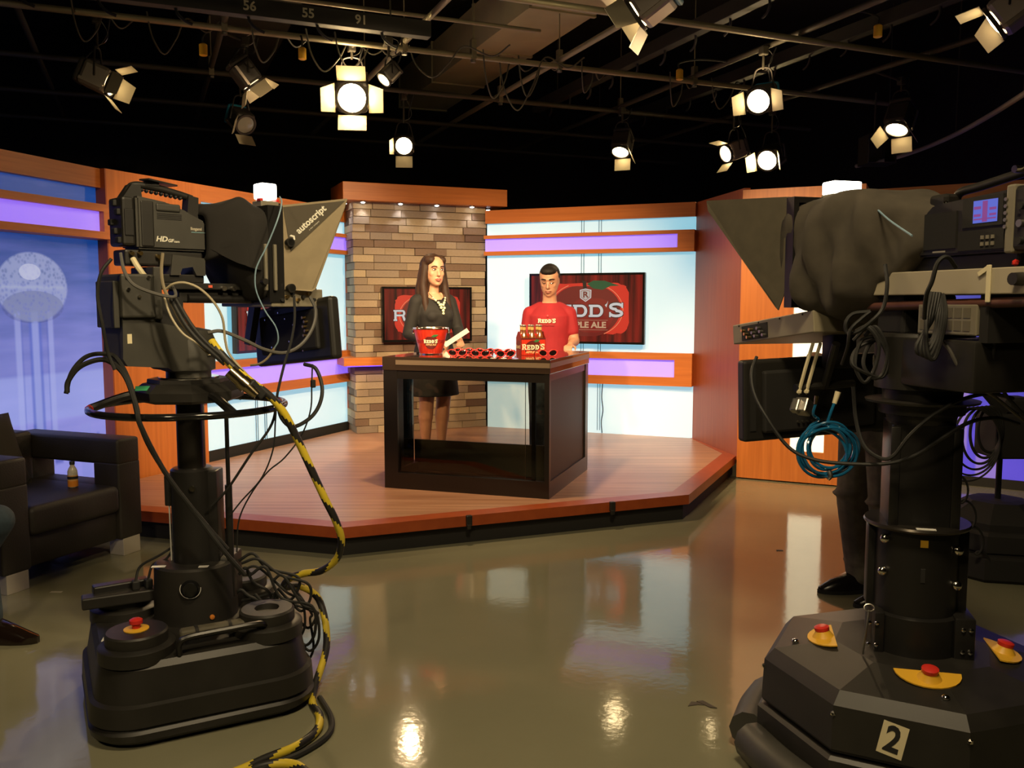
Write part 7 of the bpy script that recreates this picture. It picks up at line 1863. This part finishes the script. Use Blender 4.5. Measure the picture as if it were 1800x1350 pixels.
# electrical raceways with circuit numbers
NUMM = M('raceway_numerals', (0.62, 0.58, 0.42), 0.6)
def raceway(u0, u1, v, z, along_u, label, nums):
    c = UV((u0 + u1) / 2, v, z) if along_u else UV(v, (u0 + u1) / 2, z)
    t = thing('wiring_raceway', label, 'raceway', tuple(c), GA if along_u else GA + R(90))
    L_ = u1 - u0
    bm = bm_new(); bx(bm, -L_ / 2, L_ / 2, -0.045, 0.045, -0.055, 0.055, 0.004); obj('channel', bm, M('raceway_black', (0.022, 0.021, 0.017), 0.6), t)
    for pos, tx in nums:
        if along_u:
            lettering(tx, NUMM, t, (pos, -0.0475, 0.0), (R(90), 0, 0), 0.085, 0.002, 0.0006, 1.0)
        else:
            lettering(tx, NUMM, t, (pos, 0.0475, 0.0), (R(90), 0, R(180)), 0.075, 0.001, 0.0006, 1.0)
    for k in range(int(L_ / 0.45)):
        x = -L_ / 2 + 0.25 + 0.45 * k
        bm = bm_new(); tube(bm, [(x, 0, -0.05), (x + 0.01, -0.01, -0.09), (x + 0.05, -0.02, -0.13), (x + 0.10, -0.02, -0.15)], 0.010, 7); obj('pigtail', bm, RUB, t, smooth=True)
    for s in (-1, 1):
        bm = bm_new(); cyl(bm, (s * L_ * 0.4, 0, 0.05), (s * L_ * 0.4, 0, CZ - z), 0.006, seg=6); obj('drop_rod', bm, PIPED, t)
    return t
raceway(-0.9, 1.95, 6.22, GZ - 0.065, True, 'black wiring raceway marked 56, 55 and 91', [(0.18, '56'), (0.56, '55'), (0.92, '91')])
raceway(3.6, 9.2, 4.12, GZ + 0.17, False, 'black wiring raceway marked 07 beside the pipe grid', [(-1.35, '07')])
raceway(4.6, 10.6, 5.35, GZ + 0.17, False, 'black wiring raceway without visible number over the orange panel', [])

# ------------------------------------------------------------------ studio fixtures
FB = M('fixture_silver_body', (0.38, 0.33, 0.27), 0.4, 0.5)
FBL = M('fixture_blue_cap', (0.03, 0.26, 0.42), 0.4)
FBD = M('fixture_dark_body', (0.05, 0.045, 0.038), 0.5, 0.3)
DOOR = M('barn_door_inside', (0.50, 0.44, 0.30), 0.45, 0.3)
LAMP = M('lit_fixture_lens', (0.9, 0.8, 0.6), 0.3, emit=(1.0, 0.74, 0.38), strength=26.0)
LAMPB = M('lit_fixture_lens_bright', (0.9, 0.8, 0.6), 0.3, emit=(1.0, 0.72, 0.34), strength=90.0)
OFFL = M('unlit_fixture_lens', (0.25, 0.24, 0.20), 0.1)
def fixture(label, loc, beam, k=1.0, lit=1, body=FB, cap=FBL, power=40, angle=60, doors=(40, 40, 40, 40), hang=None, up_fill=0.0):
    t = thing('studio_light', label, 'studio light', loc, 0)
    d = Vector(beam).normalized()
    up = Vector((0, 0, 1)); x = d.cross(up).normalized(); z = x.cross(d).normalized()
    Rm = Matrix((x, d, z)).transposed()          # local x, y = beam, z
    def pt(a, b, c):
        return Rm @ Vector((a * k, b * k, c * k))
    def place(bm):
        bm.transform(Rm.to_4x4() @ Matrix.Scale(k, 4))
        return bm
    bm = bm_new(); bx(bm, -0.105, 0.105, -0.19, 0.03, -0.105, 0.105, 0.03, 2); obj('housing', place(bm), body, t)
    bm = bm_new(); bx(bm, -0.108, 0.108, -0.235, -0.185, -0.108, 0.108, 0.03, 2); bx(bm, -0.05, 0.05, -0.25, -0.23, -0.05, 0.05, 0.01); obj('rear_cap', place(bm), cap, t)
    for s in (-1, 1):
        bm = bm_new(); bx(bm, s * 0.108 - 0.006, s * 0.108 + 0.006, -0.18, 0.02, -0.075, -0.055); bx(bm, s * 0.108 - 0.006, s * 0.108 + 0.006, -0.18, 0.02, -0.055, -0.050); obj('side_fin', place(bm), FB, t)
    bm = bm_new(); lathe(bm, [(0.110, 0.03), (0.114, 0.036), (0.114, 0.055), (0.094, 0.055), (0.094, 0.03)], seg=24, axis='Y', cap=False); obj('lens_ring', place(bm), FBD, t, smooth=True, angle=30)
    bm = bm_new(); lathe(bm, [(0.001, 0.062), (0.05, 0.058), (0.092, 0.044), (0.092, 0.032), (0.001, 0.03)], seg=24, axis='Y'); obj('lens', place(bm), (LAMPB if lit == 2 else LAMP) if lit else OFFL, t, smooth=True)
    for i, a in enumerate(doors):
        if a is None:
            continue
        q = bm_new()
        a0, w1 = 0.095, 0.075 if i % 2 else 0.095
        e = R(a)
        pts = [(-a0, 0, 0), (a0, 0, 0), (w1, 0.135, 0), (-w1, 0.135, 0)]
        f0 = [q.verts.new(p) for p in pts]; f1 = [q.verts.new((p[0], p[1], 0.004)) for p in pts]
        q.faces.new(f0); q.faces.new(f1[::-1])
        for j in range(4):
            q.faces.new((f0[j], f1[j], f1[(j + 1) % 4], f0[(j + 1) % 4]))
        q.transform(Matrix.Rotation(R(90) * i, 4, 'Y') @ Matrix.Translation((0, 0.055, 0.112)) @ Matrix.Rotation(e, 4, 'X'))
        obj('barn_door', place(q), DOOR, t)
    bm = bm_new(); s0, s1 = pt(-0.125, -0.07, 0), pt(0.125, -0.07, 0)
    top = Vector((0, 0, 0.24 * k)) + pt(0, -0.07, 0)
    tube(bm, [s0, s0.lerp(top, 0.55) + (s0 - s1).normalized() * 0.03, top + (s0 - s1) * 0.22, top + (s1 - s0) * 0.22, s1.lerp(top, 0.55) + (s1 - s0).normalized() * 0.03, s1], 0.007, 6, 5); obj('yoke', bm, FBD, t, smooth=True)
    h = (hang if hang is not None else GZ) - loc[2]
    bm = bm_new(); cyl(bm, tuple(top), (top.x, top.y, h + 0.01), 0.010, seg=8); box(bm, (top.x, top.y, h - 0.005), (0.06, 0.06, 0.07), rz=GA, bevel=0.008); obj('clamp', bm, PIPED, t)
    bm = bm_new(); tail = pt(0, -0.24, 0)
    tube(bm, [tail, tail + Vector((-0.03, 0.02, -0.03)), tail + Vector((0.03, 0.06, 0.10)), Vector((top.x + 0.05, top.y + 0.02, h * 0.7)), Vector((top.x + 0.10, top.y, h + 0.02))], 0.006, 6); obj('lead', bm, RUB, t, smooth=True)
    bm = bm_new(); tube(bm, [top + Vector((0, 0, 0.02)), top + Vector((0.06, 0, 0.05)), top + Vector((0.07, 0.01, 0.12)), Vector((top.x, top.y, h + 0.03))], 0.0025, 5); obj('safety_wire', bm, STEEL, t, smooth=True)
    np_ = nearest_pipe(loc[0] + top.x, loc[1] + top.y)
    bm = bm_new(); cyl(bm, (top.x, top.y, h - 0.005), tuple(np_ - Vector(loc)), 0.012, seg=8); obj('outrigger', bm, PIPED, t, smooth=True)
    if lit and power:
        p = Vector(loc) + d * 0.085 * k
        spot('fixture_lamp', tuple(p), tuple(p + d), power, angle, 0.5, WARM, 0.05)
    if up_fill:
        # added upward spot that brightens the duct and ceiling
        p = Vector(loc) + Vector((0, 0, 0.16 * k))
        spot('added_up_fill', tuple(p), tuple(p + Vector((0, 0, 1))), up_fill, 150, 0.6, WARM, 0.04)
    return t
fixture('silver fixture with open barn doors hanging over the skyline wall', (-2.88, 6.42, 3.06), (0.90, 0.12, -0.40), 0.85, 1, FB, FBD, 25, 60, (38, 30, 30, 38))
fixture('dark fixture with two lit barn doors over the angled wall', (-2.02, 6.98, 3.20), (0.55, 0.30, -0.80), 0.8, 1, FBD, FBD, 40, 60, (30, 30, 45, 45))
fixture('unlit fixture with grey door and blue cap over the angled wall', (-2.40, 8.05, 3.10), (0.55, -0.55, -0.5), 0.85, 0, FBD, FBL, 0, 60, (None, 35, 20, None))
fixture('very bright fixture with glowing barn doors facing the studio floor', (-1.25, 7.05, 3.10), (0.13, -0.92, -0.36), 1.15, 2, FBD, FBD, 110, 80, (50, 40, 35, 45), up_fill=16)
fixture('small bright oval fixture beside the brightest light', (-0.97, 6.95, 3.22), (-0.55, -0.42, -0.72), 0.55, 1, FBD, FBD, 15, 60, (None, None, None, None))
fixture('round lit fixture with one side flap over the brick column', (-1.05, 8.72, 3.02), (0.10, -0.95, -0.30), 0.85, 1, FBD, FBD, 40, 60, (None, 20, 60, None))
fixture('small downturned lit fixture above the larger screen', (1.14, 9.38, 3.10), (-0.2, -0.45, -0.85), 0.9, 1, FBD, FBD, 40, 70, (None, None, 25, 30))
fixture('silver and blue fixture hanging in front of the pale duct', (0.80, 5.62, 3.30), (-0.75, 0.33, -0.52), 1.0, 1, FB, FBL, 60, 55, (35, 30, 30, 35), GZ + 0.1, up_fill=14)
fixture('lit fixture with blue cap and double glow over the return wall', (1.97, 7.16, 3.10), (-0.50, -0.78, -0.36), 0.95, 1, FBD, FBL, 40, 60, (None, 30, None, 55), up_fill=8)
fixture('lit fixture of the low pair turned sideways above the return wall', (2.18, 9.02, 3.00), (-0.85, -0.40, -0.35), 0.85, 1, FB, FBD, 30, 60, (30, None, 30, None))
fixture('brightest fixture of the low pair above the orange panel', (2.70, 9.42, 3.00), (-0.55, -0.75, -0.38), 1.05, 2, FBD, FBD, 40, 60, (None, 25, None, 25))
fixture('downturned lit fixture with cream doors near the curved track', (3.50, 8.15, 3.10), (-0.35, -0.30, -0.85), 1.0, 1, FBD, FBD, 40, 70, (None, 30, 35, 35))
fixture('silver and blue fixture with one long flap near the right studio wall', (2.97, 5.52, 3.22), (-0.66, 0.48, -0.55), 1.0, 1, FB, FBL, 60, 55, (20, 40, None, None), GZ + 0.1, up_fill=8)
# square hooded fixture, unlit
sq_ = thing('softbox_housing', 'dark square unlit housing with round back below the curved track end', 'studio light', (3.62, 8.92, 3.0))
for q in ((-0.14, 0.14, 0.13, 0.14), (-0.14, 0.14, -0.14, -0.13), (-0.14, -0.13, -0.13, 0.13), (0.13, 0.14, -0.13, 0.13)):
    part_box('shade_panel', FBD, sq_, q[0], q[1], -0.16, 0.10, q[2], q[3])
bm = bm_new(); lathe(bm, [(0.001, 0.06), (0.09, 0.07), (0.10, 0.09)], seg=20, axis='Y'); obj('round_back', bm, CHAR, sq_, smooth=True)
bm = bm_new(); cyl(bm, (0, 0.05, 0.13), (0, 0.05, GZ - 3.0 + 0.08), 0.010, seg=8); obj('hanger_rod', bm, PIPED, sq_)
bm = bm_new(); tube(bm, TRACK, 0.022, 8); tag(obj('curtain_track', bm, M('track_metal', (0.60, 0.55, 0.48), 0.4, 0.2), smooth=True), 'curved metal curtain track sweeping across the ceiling', 'track')
for i, p in enumerate((TRACK[1], TRACK[3], TRACK[5])):
    bm = bm_new(); cyl(bm, p, (p[0], p[1], CZ), 0.006, seg=6); tag(obj('track_rod', bm, PIPED), 'thin drop rod holding the curved track', 'rod', 'drop rods of the curved track')
# yellow plugs and loose leads on the grid
for (p, lb) in (((-2.3, 6.75, 3.42), 'orange yellow plug hanging beside the dark fixture'), ((-1.57, 6.78, 3.40), 'yellow plug hanging between the raceway and brightest light'), ((2.62, 6.5, 3.48), 'yellow plug hanging from the raceway over the return wall'), ((1.4, 7.55, 3.44), 'small orange plug hanging above the cyan wall')):
    t = thing('cable_plug', lb, 'plug', p)
    bm = bm_new(); lathe(bm, [(0.022, -0.09), (0.030, -0.085), (0.030, -0.01), (0.018, 0.0)], seg=14); obj('plug_body', bm, YEL, t, smooth=True)
    e_ = nearest_pipe(p[0], p[1]) - Vector(p)
    bm = bm_new(); tube(bm, [(0, 0, -0.005), (0.0, 0.0, 0.05), (e_.x * 0.4, e_.y * 0.4, 0.02 + e_.z * 0.7), tuple(e_)], 0.008, 6); obj('lead', bm, RUB, t, smooth=True)
rl = random.Random(12)
LOOPM = M('loose_lead', (0.10, 0.095, 0.07), 0.5)
for i, (u, v, s_) in enumerate(((2.75, 6.6, 0.34), (2.95, 6.65, 0.42), (3.05, 6.75, 0.30), (0.9, 6.3, 0.24), (1.35, 6.6, 0.26), (1.55, 6.8, 0.22), (0.2, 6.6, 0.25), (-0.3, 7.1, 0.22), (3.6, 7.1, 0.22), (4.5, 6.9, 0.26), (5.0, 7.4, 0.24), (2.2, 7.6, 0.22))):
    v = min(VPIPES, key=lambda q: abs(q - v))
    p = UV(u, v, GZ + 0.03)
    w = rl.uniform(0.10, 0.20)
    bm = bm_new(); tube(bm, [(-w, 0, 0.02), (-w * 0.7, 0.01, -s_ * 0.6), (0, 0.03, -s_), (w * 0.7, 0.0, -s_ * 0.55), (w * 1.4, 0.02, 0.02), (w * 2.6, 0.04, -0.05), (w * 3.4, 0.0, 0.03)], 0.0065, 6)
    tag(obj('loose_lead', bm, LOOPM, None, tuple(p), (0, 0, rl.uniform(0, 1.2)), smooth=True), 'loose lighting lead looped over the pipe grid', 'cable', 'loose leads looped over the grid')
